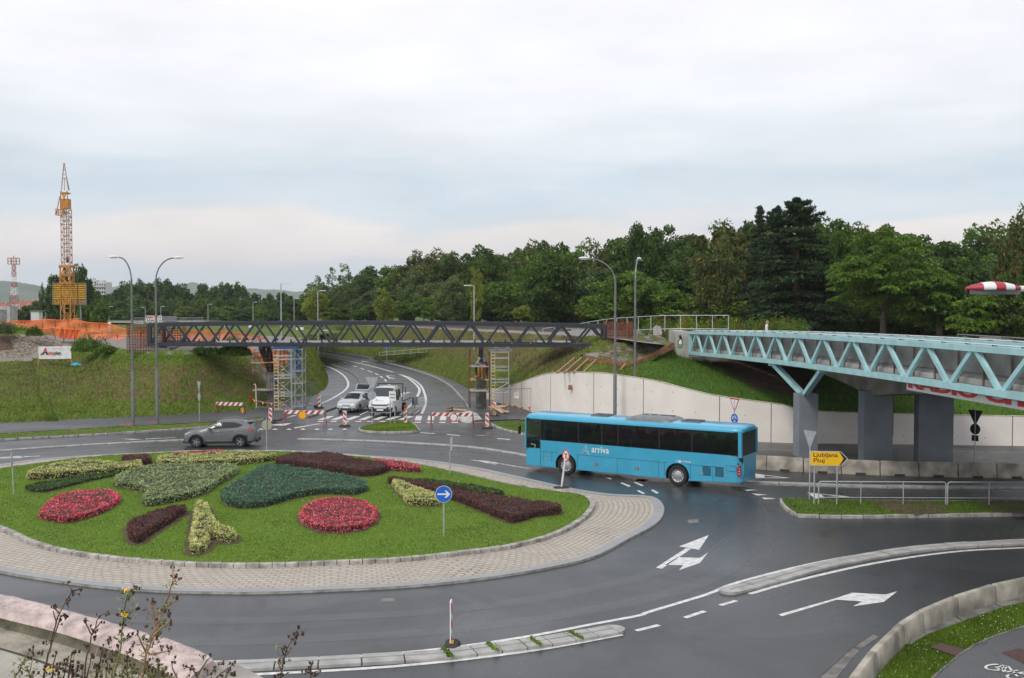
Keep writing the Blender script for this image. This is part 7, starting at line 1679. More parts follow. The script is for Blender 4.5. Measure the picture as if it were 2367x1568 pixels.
for px, w0, yt, yb, lab in ((216, 31, 648, 700, 'taller pale apartment block above the trees right of the crane'), (240, 26, 653, 700, 'stepped pale apartment block peeping out right of the taller one')):
    Y = 760; k = Y/F; z1 = hat(yt, Y); t = thing('apartment_building', lab, 'building', (X_(px, Y), Y, -6)); h_ = z1+6; w_ = w0*k
    m = MB(); m.box((0, 0, h_/2), (w_, 12, h_)); m.box((-w_*.1, 0, h_+.7), (w_*.4, 6, 1.4)); m.build('wall', 'block_wall', t)
    for r_ in range(3):
        for c in range(5): m = MB(); m.box((-w_/2+w_*(c+.5)/5, -6.05, h_-1.8-r_*3), (w_/9, .1, 1.4)); m.build('window', 'window_dark', t)
    for r_ in range(3): m = MB(); m.box((0, -6.6, h_-2.9-r_*3), (w_*.9, 1.2, .9)); m.build('balcony', 'block_wall', t)
t = thing('shed', 'small concrete portal structure at the left edge beyond the dirt heap', 'building', at(8, 745, 130)); m = MB(); m.box((0, 0, .9), (2.6, 2, 2.2)); m.build('wall', 'concrete', t); m = MB(); m.box((0, -1.02, .8), (1.8, .06, 1.6)); m.build('door', 'galv_dark', t)
for x in (-1.2, 0, 1.25): m = MB(); m.beam((x, -.9, 2), (x, -.9, 3.1), .08); m.build('fence_post', 'galv_dark', t)
t = thing('shed', 'small white flat roofed hut in front of the poplars at the left', 'building', at(85, 733, 190)); m = MB(); m.box((0, 0, .2), (1.5, 1.5, 1.6)); m.build('wall', 'block_wall', t); m = MB(); m.box((.1, 0, 1.1), (1.9, 1.8, .16)); m.build('roof', 'ac_dark', t)
# ============================================================ people
def person(label, loc, rz, J, cols, scale=1.0, helmet=None, hair=None, name='person'):
    """J: joint positions; one skinned mesh, coloured by body region"""
    me = bpy.data.meshes.new('person'); o = bpy.data.objects.new(name, me); COL.objects.link(o)
    V = []; E = []; Rr = []; reg = []
    def add(p, r, par, rg): V.append(Vector(p)); Rr.append(r); reg.append(rg); (E.append((par, len(V)-1)) if par is not None else None); return len(V)-1
    pel = add(J['pel'], .14, None, 'leg'); wa = add(J['waist'], .13, pel, 'top'); ch = add(J['chest'], .16, wa, 'top'); nk = add(J['neck'], .06, ch, 'skin'); hb = add(J['head'], .085, nk, 'head'); ht = add(Vector(J['head'])+Vector((0, 0, .12)), .075, hb, 'head')
    fd = Vector(J.get('face', (0, -1, 0))); ns = add(Vector(J['head'])+fd*.1+Vector((0, 0, .02)), .018, hb, 'skin')
    for s_ in ('L', 'R'):
        sh = add(J['sh'+s_], .07, ch, 'top'); el = add(J['el'+s_], .047, sh, 'sleeve'); wr = add(J['wr'+s_], .032, el, 'skin'); d = (Vector(J['wr'+s_])-Vector(J['el'+s_])).normalized(); pm = add(Vector(J['wr'+s_])+d*.08, .034, wr, 'skin')
        side = d.cross(Vector((0, 0, 1))); side = side.normalized() if side.length > .1 else Vector((1, 0, 0))
        for k, ln in enumerate((.075, .085, .08, .06)):
            a = add(Vector(J['wr'+s_])+d*.1+side*(-.03+.02*k), .01, pm, 'skin'); b = add(Vector(J['wr'+s_])+d*(.1+ln*.6)+side*(-.032+.021*k)+Vector((0, 0, -.008)), .009, a, 'skin'); add(Vector(J['wr'+s_])+d*(.1+ln)+side*(-.033+.021*k)+Vector((0, 0, -.025)), .008, b, 'skin')
        a = add(Vector(J['wr'+s_])+d*.04+side*-.045, .011, wr, 'skin'); add(Vector(J['wr'+s_])+d*.08+side*-.06, .009, a, 'skin')
        hp = add(J['hip'+s_], .1, pel, 'leg'); kn = add(J['kn'+s_], .065, hp, 'leg'); an = add(J['an'+s_], .042, kn, 'shin'); ff = add(Vector(J['an'+s_])+Vector((0, 0, -.05)), .045, an, 'shoe'); tf = Vector(J['an'+s_])+Vector((0, 0, -.07))+fd*.17; add(tf, .035, ff, 'shoe')
    me.from_pydata(V, E, []); md = o.modifiers.new('s', 'SKIN'); md.use_smooth_shade = True; sv = me.skin_vertices[0].data
    for i, r in enumerate(Rr): sv[i].radius = (r, r*(.72 if reg[i] in ('top',) else 1)); sv[i].use_root = (i == pel)
    sb = o.modifiers.new('sub', 'SUBSURF'); sb.levels = 1; sb.render_levels = 1
    m2 = evalmesh(o); o.modifiers.clear(); o.data = m2
    m2.materials.clear()
    keys = ['skin', 'top', 'sleeve', 'leg', 'shin', 'shoe', 'head']; 
    for k in keys: m2.materials.append(MATS[cols.get(k, 'skin')])
    for p in m2.polygons:
        i = min(range(len(V)), key=lambda q: (V[q]-p.center).length_squared/(Rr[q]**2+.004)); p.material_index = keys.index(reg[i])
    m2.polygons.foreach_set('use_smooth', [True]*len(m2.polygons))
    if helmet or hair:
        h = Vector(J['head']); m = MB(); rows = []
        for k in range(6):
            a = k/5*PI/2; rows.append([h+Vector((.115*math.cos(a)*math.cos(b), .125*math.cos(a)*math.sin(b), .06+.13*math.sin(a))) for b in [j*PI/8 for j in range(16)]])
        m.grid(rows, closed=True)
        if helmet: m.disc(h+fd*.05+Vector((0, 0, .055)), .14, (0, 0, 1), .015, 20)
        hh = m.build('helmet' if helmet else 'hair', helmet or hair, o, smooth=True)
    o.location = loc; o.rotation_euler.z = rz; o.scale = (scale,)*3
    tag(o, label, 'person'); return o
def mat_striped():
    m, n, l, p = newmat('striped'); s = n.new('ShaderNodeTexCoord').outputs['Object']; w_ = n.new('ShaderNodeTexWave'); w_.bands_direction = 'Z'; w_.inputs['Scale'].default_value = 5; l(s, w_.inputs['Vector']); l(ramp(n, l, w_.outputs['Fac'], [(.45, (.03, .035, .05)), (.55, (.5, .5, .48))]), p.inputs['Base Color']); p.inputs['Roughness'].default_value = .9
mat_striped()
stand = dict(pel=(0, 0, .95), waist=(0, 0, 1.08), chest=(0, -.02, 1.32), neck=(0, -.03, 1.5), head=(0, -.05, 1.6), shL=(-.19, -.02, 1.42), elL=(-.24, .0, 1.13), wrL=(-.25, -.08, .88), shR=(.19, -.02, 1.42), elR=(.24, 0, 1.13), wrR=(.25, -.08, .88), hipL=(-.1, 0, .92), knL=(-.11, -.02, .5), anL=(-.11, .02, .09), hipR=(.1, 0, .92), knR=(.11, -.04, .5), anR=(.12, 0, .09))
work = dict(stand); work.update(chest=(0, -.14, 1.28), neck=(0, -.22, 1.44), head=(0, -.28, 1.52), shL=(-.19, -.15, 1.36), elL=(-.22, -.35, 1.15), wrL=(-.12, -.55, 1.1), shR=(.19, -.15, 1.36), elR=(.22, -.36, 1.16), wrR=(.1, -.56, 1.12), knL=(-.11, -.06, .5))
sit = dict(stand); sit.update(pel=(0, 0, .5), waist=(0, 0, .62), chest=(0, 0, .88), neck=(0, -.02, 1.06), head=(0, -.05, 1.17), shL=(-.18, 0, .98), elL=(-.2, -.25, .78), wrL=(-.12, -.45, .85), shR=(.18, 0, .98), elR=(.2, -.25, .78), wrR=(.12, -.45, .85), hipL=(-.1, 0, .48), knL=(-.12, -.42, .5), anL=(-.12, -.45, .1), hipR=(.1, 0, .48), knR=(.12, -.42, .5), anR=(.12, -.45, .1))
person('grey haired worker in a striped shirt and dark shorts standing on the right scaffold', (X_(1100, 84.6), 84.4, 2.62), rad(75), work, dict(top='striped', sleeve='striped', leg='shorts', shin='skin', shoe='shorts', head='skin'), 1.02, hair='hair_grey')
person('worker in a blue helmet and dark clothes leaning over the column formwork', (X_(1126.5, 84.6), 84.6, 2.6), rad(-80), work, dict(top='dark_jacket', sleeve='dark_jacket', leg='shorts', shin='shorts', shoe='shorts', head='skin'), 1.02, helmet='helmet_blue')
person('man in a white t-shirt walking behind the turquoise footbridge, seen from the chest up', (X_(1772, 80), 80, 5.72), rad(60), stand, dict(top='tshirt', sleeve='tshirt', leg='shorts', shin='shorts', shoe='shorts', head='skin'), .95, hair='hair_grey')
bl = BUS.matrix_world if False else Matrix.Translation(BUS.location) @ Matrix.Rotation(BUS.rotation_euler.z, 4, 'Z')
dp = bl @ Vector((1.0, .55, .78))
person('bus driver in a light blue shirt holding the wheel, seen through the side window', dp, BUS.rotation_euler.z-PI/2, sit, dict(top='lightblue_cloth', sleeve='lightblue_cloth', leg='shorts', shin='shorts', shoe='shorts', head='skin'), 1.0, hair='hair_grey')
# ============================================================ vegetation
M('bark', (.09, .07, .055), .9, .3, 8, bump=.5); M('bark_red', (.16, .075, .04), .9, .3, 8, bump=.5)
M('clover_white', (.6, .62, .52), .8, .1, 5)
mat_leaf('goldenrod', (.1, .13, .015), (.24, .2, .02), (.6, .45, .02))
mat_leaf('leaf_dark', (.034, .064, .012), (.062, .104, .02)); mat_leaf('leaf_mid', (.054, .098, .013), (.092, .15, .022)); mat_leaf('leaf_bright', (.062, .115, .013), (.11, .18, .026), (.2, .22, .04))
mat_leaf('leaf_yellow', (.11, .15, .022), (.19, .22, .04)); mat_leaf('leaf_willow', (.06, .09, .032), (.11, .15, .06)); mat_leaf('leaf_russet', (.05, .075, .018), (.1, .1, .025), (.28, .085, .025)); mat_leaf('needle', (.013, .028, .009), (.028, .052, .017), trans=.1); mat_leaf('needle_blue', (.02, .034, .014), (.036, .056, .022), trans=.1)
def crown_pts(r, n, shape='round', clumps=70, seed=0):
    """points of a unit crown (height 1 from 0 to 1, radius .5) gathered in clumps"""
    C = []; Nn = []
    cen = []
    while len(cen) < clumps:
        v = r.normal(size=3); v /= np.linalg.norm(v); rad_ = r.uniform(.35, 1)**.45
        if shape == 'round': p = v*rad_*np.array([.46, .46, .46])+np.array([0, 0, .53])
        elif shape == 'tall': p = v*rad_*np.array([.36, .36, .5])+np.array([0, 0, .5])
        elif shape == 'broad': p = v*rad_*np.array([.52, .52, .36])+np.array([0, 0, .6])
        elif shape == 'open': p = v*rad_*np.array([.5, .5, .4])+np.array([0, 0, .58])
        else: p = v*rad_*np.array([.5, .5, .45])+np.array([0, 0, .45])
        if p[2] < .03: continue
        # broken outline: knock out sectors
        a = math.atan2(v[1], v[0]); k = 1+.2*math.sin(2.3*a+seed)+.14*math.sin(5*a+seed*2+p[2]*9)
        p[:2] *= k; p[2] *= 1+.1*math.sin(3*a+seed*3)
        cen.append(p)
    per = n//clumps
    for c in cen:
        s = r.uniform(.07, .135) if shape != 'open' else r.uniform(.035, .075)
        q = r.normal(size=(per, 3)); q /= np.linalg.norm(q, axis=1)[:, None]; q *= (r.uniform(.2, 1, per)**.4)[:, None]
        q *= s*np.array([1.25, 1.25, .8]); q[:, 2] -= .3*np.abs(q[:, 0])
        C.append(c+q); nn = q+np.array([0, 0, s*.9])+(c-np.array([0, 0, .4]))*.15; Nn.append(nn/np.linalg.norm(nn, axis=1)[:, None])
    return np.concatenate(C), np.concatenate(Nn), cen
def make_tree(name, leafm, shape, n, clumps, seed, Hh=10., Wd=9., trunk=.14, leaf=.26, bark='bark', label='x', cat='tree', group=None, crown_base=.12, aspect=.6):
    r = np.random.default_rng(seed); P, Nn, cen = crown_pts(r, n, shape, clumps, seed)
    S = np.array([Wd, Wd, Hh*(1-crown_base)]); P = P*S+np.array([0, 0, Hh*crown_base])
    t = thing(name, label, cat, (0, 0, -500), group=group)
    leafmesh('crown', P, leaf, leafm, t, Nn, aspect, .45)
    m = MB(); rr = random.Random(seed); top = Vector((rr.uniform(-.3, .3), rr.uniform(-.3, .3), Hh*.72))
    m.tube([(0, 0, -.6), (rr.uniform(-.1, .1), 0, Hh*.2), (rr.uniform(-.3, .3), rr.uniform(-.2, .2), Hh*.45), top], [trunk*1.2, trunk, trunk*.7, trunk*.25], 8)
    for c in cen[::max(1, len(cen)//16)]:
        e = Vector(c*S)+Vector((0, 0, Hh*crown_base)); b = Vector((0, 0, max(Hh*.14, e.z*.55))); m.tube([b, b.lerp(e, .5)+Vector((0, 0, .25)), e], [trunk*.4, trunk*.25, trunk*.08], 5)
    m.build('trunk', bark, t, smooth=True); t['H'] = Hh; t['W'] = Wd
    return t
def make_conifer(name, leafm, seed, Hh, Wd, label, tiers, droop, bark='bark', group=None, n_per=150, leaf=.2, base=.12, prof=1.0):
    r = np.random.default_rng(seed); t = thing(name, label, 'tree', (0, 0, -500), group=group); P = []; m = MB(); m.tube([(0, 0, -.6), (0, 0, Hh*.5), (0, 0, Hh*.99)], [Wd*.035+.05, Wd*.025, .02], 8)
    for k in range(tiers):
        f = k/(tiers-1); z = Hh*(base+(1-base)*f*.985); L0 = Wd/2*(1-f)**prof+.12
        nb = int(5+4*(1-f))
        for j in range(nb):
            a = r.uniform(0, 2*PI); L_ = L0*r.uniform(.55, 1.12); d = np.array([math.cos(a), math.sin(a), 0]); up = .28-droop*(1-f)*.9 if f < .8 else .8
            s = r.uniform(.05, 1, n_per)**.8; w_ = .16*L_*(1-s*.55)+.1
            q = d*(s*L_)[:, None]; q[:, 2] += z+s*L_*up*.6-.35*droop*(s**2)*L_; sd = np.array([-d[1], d[0], 0]); q += sd*(r.normal(size=n_per)*w_)[:, None]; q[:, 2] += r.normal(size=n_per)*.07*(1+L_*.12)
            P.append(q)
            if j % 2 == 0: e = d*L_*.85; m.tube([(0, 0, z), (e[0]*.5, e[1]*.5, z+L_*up*.28), (e[0], e[1], z+.85*L_*up*.6-.25*droop*L_)], [.05, .03, .01], 4)
    leafmesh('crown', np.concatenate(P), leaf, leafm, t, None, .3, .2); m.build('trunk', bark, t, smooth=True); t['H'] = Hh; t['W'] = Wd; return t
KD = {}
lab = {'dark': 'dark green broadleaf tree in the dense wood behind the railway', 'mid': 'mid green broadleaf tree in the dense wood behind the railway', 'bright': 'fresh light green broadleaf tree at the edge of the wood',
       'willow': 'greyish green willow-like tree at the edge of the wood', 'russet': 'broadleaf tree with rusty tints in the wood behind the railway', 'yellow': 'yellowish green young tree before the darker wood', 'left': 'dark green tree in the far wood left of the exit road', 'leftpale': 'paler green tree in the far wood left of the exit road'}
def proto(kind, *a, **k):
    t = make_tree(*a, **k); KD.setdefault(kind, []).append([t, False]); return t
G1 = 'trees of the wood'
for s in range(3): proto('dark', 'broadleaf_tree', 'leaf_dark', ('round', 'tall', 'broad')[s], 10500, 80+s*10, 11+s, label=lab['dark'], group=G1)
for s in range(3): proto('mid', 'broadleaf_tree', 'leaf_mid', ('broad', 'round', 'tall')[s], 10500, 74+s*10, 21+s, label=lab['mid'], group=G1)
for s in range(2): proto('bright', 'broadleaf_tree', 'leaf_bright', 'round', 10500, 70, 31+s, label=lab['bright'], group=G1)
proto('willow', 'willow_tree', 'leaf_willow', 'tall', 10500, 90, 41, label=lab['willow'], group=G1, aspect=.35, leaf=.3)
proto('russet', 'broadleaf_tree', 'leaf_russet', 'round', 10500, 80, 51, label=lab['russet'], group=G1)
proto('yellow', 'young_tree', 'leaf_yellow', 'tall', 5600, 60, 61, label=lab['yellow'], group=G1)
def put(kind, px, ytop, Y, zb, wpx, label=None, group=None, rs=None):
    c = KD[kind]; e = (rs or random).choice(c); first = not e[1]; e[1] = True
    zt = hat(ytop, Y); hh = zt-zb; k = Y/F
    return place(e[0], (X_(px, Y), Y, zb), random.uniform(0, 6.28), (wpx*k/e[0]['W'], wpx*k/e[0]['W'], hh/e[0]['H']), label=label or lab.get(kind), group=group, first=first)
def prof_at(P, x):
    for (x0, y0), (x1, y1) in zip(P, P[1:]):
        if x0 <= x <= x1: return y0+(y1-y0)*(x-x0)/(x1-x0)
    return P[-1][1]
# depth of the front edge of the wood and its skyline
depth = [(690, 215), (800, 200), (950, 175), (1100, 158), (1250, 140), (1400, 128), (1550, 118), (1700, 110), (1900, 104), (2100, 100), (2450, 98)]
sky_ = [(690, 690), (740, 660), (780, 655), (830, 640), (880, 625), (905, 605), (960, 583), (1000, 592), (1040, 597), (1100, 580), (1150, 595), (1200, 572), (1240, 570), (1290, 585), (1340, 572), (1400, 580), (1440, 560), (1470, 528), (1500, 530), (1545, 545), (1580, 565), (1620, 545), (1660, 535), (1720, 535), (1800, 520), (1900, 515), (1960, 540), (2060, 545), (2170, 575), (2230, 548), (2300, 545), (2400, 535), (2500, 530)]
rr = random.Random(12)
zb_of = lambda x: 5.0 if x < 900 else 5.5
x = 700
while x < 2470:
    Y = prof_at(depth, x)+rr.uniform(10, 26); yt = prof_at(sky_, x)+rr.uniform(-6, 10); k = F/Y
    put(rr.choice(['dark', 'mid', 'dark', 'mid', 'russet', 'dark']), x, yt, Y, zb_of(x), rr.uniform(7.5, 11)*k, rs=rr); x += rr.uniform(32, 52)
x = 760
while x < 2480:
    Y = prof_at(depth, x)+rr.uniform(4, 10); top = prof_at(sky_, x); yt = top+(745-top)*rr.uniform(.2, .42); k = F/Y
    put(rr.choice(['dark', 'mid', 'mid', 'bright', 'dark', 'russet', 'willow']), x, yt, Y, zb_of(x), rr.uniform(6.5, 9.5)*k, rs=rr); x += rr.uniform(38, 58)
x = 765
while x < 2480:
    Y = prof_at(depth, x)-rr.uniform(0, 4); top = prof_at(sky_, x); yt = top+(748-top)*rr.uniform(.52, .76); k = F/Y
    put(rr.choice(['dark', 'mid', 'willow', 'dark', 'bright', 'mid', 'yellow']), x, yt, Y, zb_of(x)-.3, rr.uniform(5, 7.5)*k, rs=rr); x += rr.uniform(34, 52)
# named individuals
put('willow', 1045, 636, 148, 5.3, 95, 'silvery green willow-like tree with upright plumes right of the wood centre'); put('yellow', 1100, 620, 146, 5.4, 45, 'slim yellowish tree directly behind the right straight lamp'); put('yellow', 885, 668, 165, 5.2, 50, 'slim bright yellowish green tree low in the middle of the wood')
put('bright', 1450, 628, 112, 5.6, 190, 'broad rounded light green tree behind the two right tall lamps'); put('dark', 1270, 590, 128, 5.5, 150, 'big dark green rounded tree left of the right tall lamps'); put('yellow', 727, 672, 188, 4.9, 66, 'yellow green tree at the left end of the wood behind the truss'); put('dark', 1480, 528, 122, 5.6, 80, 'dark tree top standing above the wood over the right tall lamps')
t = make_tree('broadleaf_tree', 'leaf_willow', 'open', 4200, 85, 71, label='thin open crowned tree showing sky through it at the left end of the wood', group=G1, trunk=.2, leaf=.2)
place(t, (X_(792, 200), 200, 4.8), 1, (82*200/F/9, 82*200/F/9, (hat(616, 200)-4.8)/10), first=True)
c = copy_tree(t); place(c, (X_(735, 205), 205, 4.7), 2.6, (55*205/F/9, 55*205/F/9, (hat(642, 205)-4.7)/10), label='small thin crowned tree just left of the open crowned tree', first=True)
# the compound leaved tree and the conifers at the right
def plumes(name, label, seed, Hh, Wd, n_pl, leafm, px, yb, Y, zb):
    """tree of heaven: long arching leaf plumes in tiers"""
    r = np.random.default_rng(seed); t = thing(name, label, 'tree', (X_(px, Y), Y, zb), group=G1); P = []; m = MB()
    m.tube([(0, 0, -.6), (.1, 0, Hh*.3), (-.1, .1, Hh*.6)], [.3, .24, .1], 8)
    lob = []
    for k in range(26):
        v = r.normal(size=3); v /= np.linalg.norm(v); q = r.uniform(.35, .82); lob.append(np.array([v[0]*Wd/2*q, v[1]*Wd/2*q, Hh*.52+v[2]*Hh*.42*q]))
    for k in range(n_pl):
        v = r.normal(size=3); v[2] = abs(v[2])*1.3-.4; v /= np.linalg.norm(v)
        c = lob[k % 26]+v*np.array([.17*Wd, .17*Wd, .14*Hh])*r.uniform(.6, 1.1)
        if c[2] < .8: continue
        nf = 9
        for j in range(nf):
            b = 2*PI*j/nf+r.uniform(-.3, .3); ln = r.uniform(.55, .95); s = np.linspace(.12, 1, 13); d = np.array([math.cos(b), math.sin(b), 0])
            q = c+d*(s*ln)[:, None]; q[:, 2] += .25*s*ln-.55*(s**2)*ln+.12; sd = np.array([-d[1], d[0], 0])
            for sg in (-1, 1): P.append(q+sd*(sg*.1*(1-s*.5))[:, None]+r.normal(size=q.shape)*.025)
        if k % 9 == 0: m.tube([(0, 0, Hh*.3+c[2]*.2), Vector(c*.55)+Vector((0, 0, Hh*.12)), Vector(c)], [.1, .06, .02], 5)
    leafmesh('crown', np.concatenate(P), .115, leafm, t, None, .55, .3); m.build('trunk', 'bark', t, smooth=True); return t
plumes('tree_of_heaven', 'large bright green tree with tiered feathery leaf plumes right of the pine', 5, hat(520, 88)-5.4, 11.2, 330, 'leaf_bright', 2040, 0, 88, 5.4)
plumes('tree_of_heaven', 'feathery leaved tree right of and below the larger feathery one', 6, hat(600, 86)-5.2, 8.2, 190, 'leaf_mid', 2170, 0, 86, 5.2)
plumes('tree_of_heaven', 'small light feathery bush tree near the right edge', 8, hat(672, 80)-5.0, 5.0, 70, 'leaf_bright', 2255, 0, 80, 5.0)
pn = make_conifer('pine_tree', 'needle', 3, 15, 11, 'tall dark pine with reddish trunk, highest tree of the wood', 26, .35, 'bark_red', G1, 210, .26, .06, .55)
place(pn, (X_(1840, 97), 97, 5.5), 0, (300*97/F/11, 300*97/F/11, (hat(459, 97)-5.5)/15), first=True)
c = copy_tree(pn); place(c, (X_(1797, 100), 100, 5.5), 2, (170*100/F/11, 170*100/F/11, (hat(478, 100)-5.5)/15), label='second dark pine crowding against the tallest one from the left', first=True)
sp = make_conifer('spruce_tree', 'needle_blue', 9, 14, 6, 'slender spruce with drooping tiers left of the tallest pine', 26, .75, 'bark', G1, 110, .2, .1, .9)
place(sp, (X_(1755, 106), 106, 5.6), 0, (150*106/F/6, 150*106/F/6, (hat(478, 106)-5.6)/14), first=True)
put('russet', 2352, 500, 86, 5.0, 120, 'tree with orange rusty leaves at the right edge'); put('dark', 2345, 640, 80, 5.0, 130, 'very dark tree at the right edge behind the taped lamp head'); put('russet', 1665, 560, 108, 5.6, 110, 'tree with orange tinted leaves left of the spruce'); put('mid', 1950, 520, 100, 5.6, 90, 'green tree between the tallest pine and the feathery tree')
# left woods beyond the field
skL = [(215, 690), (250, 684), (290, 662), (320, 650), (345, 655), (370, 650), (400, 655), (430, 670), (455, 662), (490, 652), (515, 662), (540, 650), (570, 662), (600, 690), (620, 682), (650, 676), (690, 690), (720, 700)]
for kind, mt, n_ in (('left', 'leaf_dark', 3), ('leftpale', 'leaf_mid', 2)):
    for s in range(n_): proto(kind, 'broadleaf_tree', mt, ('round', 'tall', 'broad')[s], 6000, 80, 81+s+n_*5, label=lab[kind], group='trees of the left wood', leaf=.36)
for row, (dy, lo, hi) in enumerate(((0, 0, .05), (-18, .3, .5), (-34, .55, .75))):
    x = 222+row*7
    while x < 715:
        Y = 330+dy+rr.uniform(-6, 6)-max(0, x-450)*.25; top = prof_at(skL, x); yt = top+(738-top)*rr.uniform(lo, hi)
        put(rr.choice(['left', 'left', 'leftpale']), x, yt, Y, 2.6, rr.uniform(42, 66), rs=rr, group='trees of the left wood'); x += rr.uniform(22, 34)
for px, yt, Y, w_, kd, lb in ((128, 640, 200, 56, 'left', 'tree left behind the crane tower'), (190, 625, 210, 50, 'left', 'tallest tree right behind the crane tower'), (160, 632, 215, 60, 'left', 'dark tree straight behind the crane tower'), (215, 672, 220, 50, 'leftpale', 'paler tree before the apartment blocks'), (195, 700, 180, 46, 'leftpale', 'round bush low right of the crane foot'), (232, 694, 175, 44, 'leftpale', 'second round bush low right of the crane foot'), (60, 708, 260, 60, 'left', 'low tree at the mast foot'), (28, 712, 250, 50, 'leftpale', 'pale bush left of the mast foot'), (90, 700, 300, 50, 'left', 'low dark tree right of the mast')):
    put(kd, px, yt, Y, 3.0, w_, lb, 'trees of the left wood')
for i in range(9): put('left' if i % 2 else 'leftpale', -340+i*36, 690+rr.uniform(-12, 10), 290+rr.uniform(-20, 20), 2.6, 56, rs=rr, group='trees of the left wood')
for px, w_, yt in ((97, 12, 652), (112, 13, 660)):
    P_ = make_tree('poplar_tree', 'leaf_dark', 'tall', 3000, 60, 200+px, label=('left' if px < 100 else 'right')+' one of the two narrow poplars left of the crane', group='trees of the left wood', leaf=.3, Wd=9)
    place(P_, (X_(px, 200), 200, 4), 0, (w_*200/F/6.5, w_*200/F/6.5, (hat(yt, 200)-4)/10), first=True)
# bushes on the brow, hedge strip, goldenrod
def sample(o, n, cond=None):
    me = o.data; A = np.array([p.area for p in me.polygons]); idx = rng.choice(len(A), n, p=A/A.sum()); out = []
    V = np.array([v.co[:] for v in me.vertices])
    for i in idx:
        vs = me.polygons[i].vertices; a, b, c = V[vs[0]], V[vs[1]], V[vs[2 if rng.random() < .5 or len(vs) < 4 else 2]]
        if len(vs) > 3 and rng.random() < .5: b = V[vs[3]]
        u, v = rng.random(2)
        if u+v > 1: u, v = 1-u, 1-v
        out.append(a+(b-a)*u+(c-a)*v)
    P = np.array(out)
    if cond is not None: P = P[cond(P)]
    return P
mat_leaf('blade_lawn', (.115, .2, .018), (.185, .3, .032), trans=.3); mat_leaf('blade_bank', (.105, .17, .02), (.19, .25, .045), (.3, .24, .12), trans=.2); mat_leaf('blade_meadow', (.14, .19, .022), (.22, .27, .045), (.32, .27, .12), trans=.2); mat_leaf('blade_lush', (.08, .15, .012), (.14, .22, .025), trans=.25)
def turf(name, o, n, h_, w_, mt, cond=None):
    P = sample(o, n, cond); b = blades(name, P[:, 0], P[:, 1], P[:, 2]-.01, h_, w_, mt); tag(b, kind='stuff'); return b
b_ = turf('lawn_grass', lawn_isl, 150000, .06, .014, 'blade_lawn')
def bankz(P): return np.array([mnoise.noise(Vector(p)*.35) for p in P]) > -.18
turf('bank_grass', bank, 95000, .2, .03, 'blade_bank', lambda P: ~((abs(P[:, 0]-(4.5-P[:, 2])*.9+22.6) < 1.5) & (P[:, 1] < 97) & (P[:, 2] > 1)) & ((P[:, 2] < 4.4) | (P[:, 0] < -36))); turf('meadow_grass', slope, 90000, .16, .035, 'blade_meadow', lambda P: P[:, 0] < 9); turf('slope_grass', slope, 50000, .2, .03, 'blade_lush', lambda P: (P[:, 0] > 7.5) & (P[:, 0] < 40) & ~((abs(P[:, 0]-19) < 3) & (P[:, 2] > 2.6)))
P = sample(lawn_isl, 1500); o = leafmesh('clover_flowers', P+np.array([0, 0, .06]), .016, 'clover_white', None, None, .9, .5); tag(o, kind='stuff')
for oo, (pl, n_) in {'v1': (isl2p, 9000), 'v2': (trip, 5000), 'v3': (verp, 5000), 'v4': (lvp, 9000)}.items():
    xs = np.array([[p.x, p.y] for p in pl]); lo, hi = xs.min(0), xs.max(0); lo[0] = max(lo[0], -60); Q = rng.uniform(lo, hi, (n_*3, 2)); Q = Q[inpoly(Q[:, 0], Q[:, 1], xs)][:n_]
    tag(blades('verge_tufts', Q[:, 0], Q[:, 1], np.full(len(Q), .15), .07, .016, 'blade_lush' if oo == 'v1' else 'blade_lawn'), kind='stuff')
xs = np.array([[p.x, p.y] for p in gp]); path_ = Gs([(2100, 1640), (2161, 1568), (2193, 1541), (2213, 1523), (2237, 1505), (2293, 1477), (2367, 1452), (2700, 1380), (2900, 1600), (2400, 1900)], .1)
px_ = np.array([[p.x, p.y] for p in path_]); nbp = [(p.x, p.y) for p in nb]
Q = rng.uniform([8, 18], [20, 36], (260000, 2)); Q = Q[inpoly(Q[:, 0], Q[:, 1], xs) & ~inpoly(Q[:, 0], Q[:, 1], px_)]
sl = [Gs(zC(q), .1) for q in ([(860, 800), (1150, 620), (1560, 460), (1990, 310), (2367, 180), (2430, 330), (2125, 400), (1665, 565), (1245, 725), (1050, 835)], [(1280, 870), (1410, 815), (1740, 905), (1590, 985)])]
for q in sl: Q = Q[~inpoly(Q[:, 0], Q[:, 1], [(p.x, p.y) for p in q])]
# nothing on the road side of the barrier
def roadside(Q):
    keep = np.ones(len(Q), bool)
    for (x0, y0), (x1, y1) in zip(nbp, nbp[1:]):
        m_ = (Q[:, 1] >= min(y0, y1)-.2) & (Q[:, 1] <= max(y0, y1)+.2) if abs(y1-y0) > abs(x1-x0) else (Q[:, 0] >= min(x0, x1)) & (Q[:, 0] <= max(x0, x1))
        s_ = (x1-x0)*(Q[:, 1]-y0)-(y1-y0)*(Q[:, 0]-x0); keep &= ~(m_ & (s_ > -.16*math.hypot(x1-x0, y1-y0)))
    return keep
Q = Q[roadside(Q)]
tag(blades('corner_grass', Q[:, 0], Q[:, 1], np.full(len(Q), .11), .07, .009, 'blade_lush'), kind='stuff')
Qc = Q[rng.choice(len(Q), min(900, len(Q)), False)]; tag(leafmesh('clover_flowers', np.c_[Qc, np.full(len(Qc), .17)], .014, 'clover_white', None, None, .9, .5), kind='stuff')
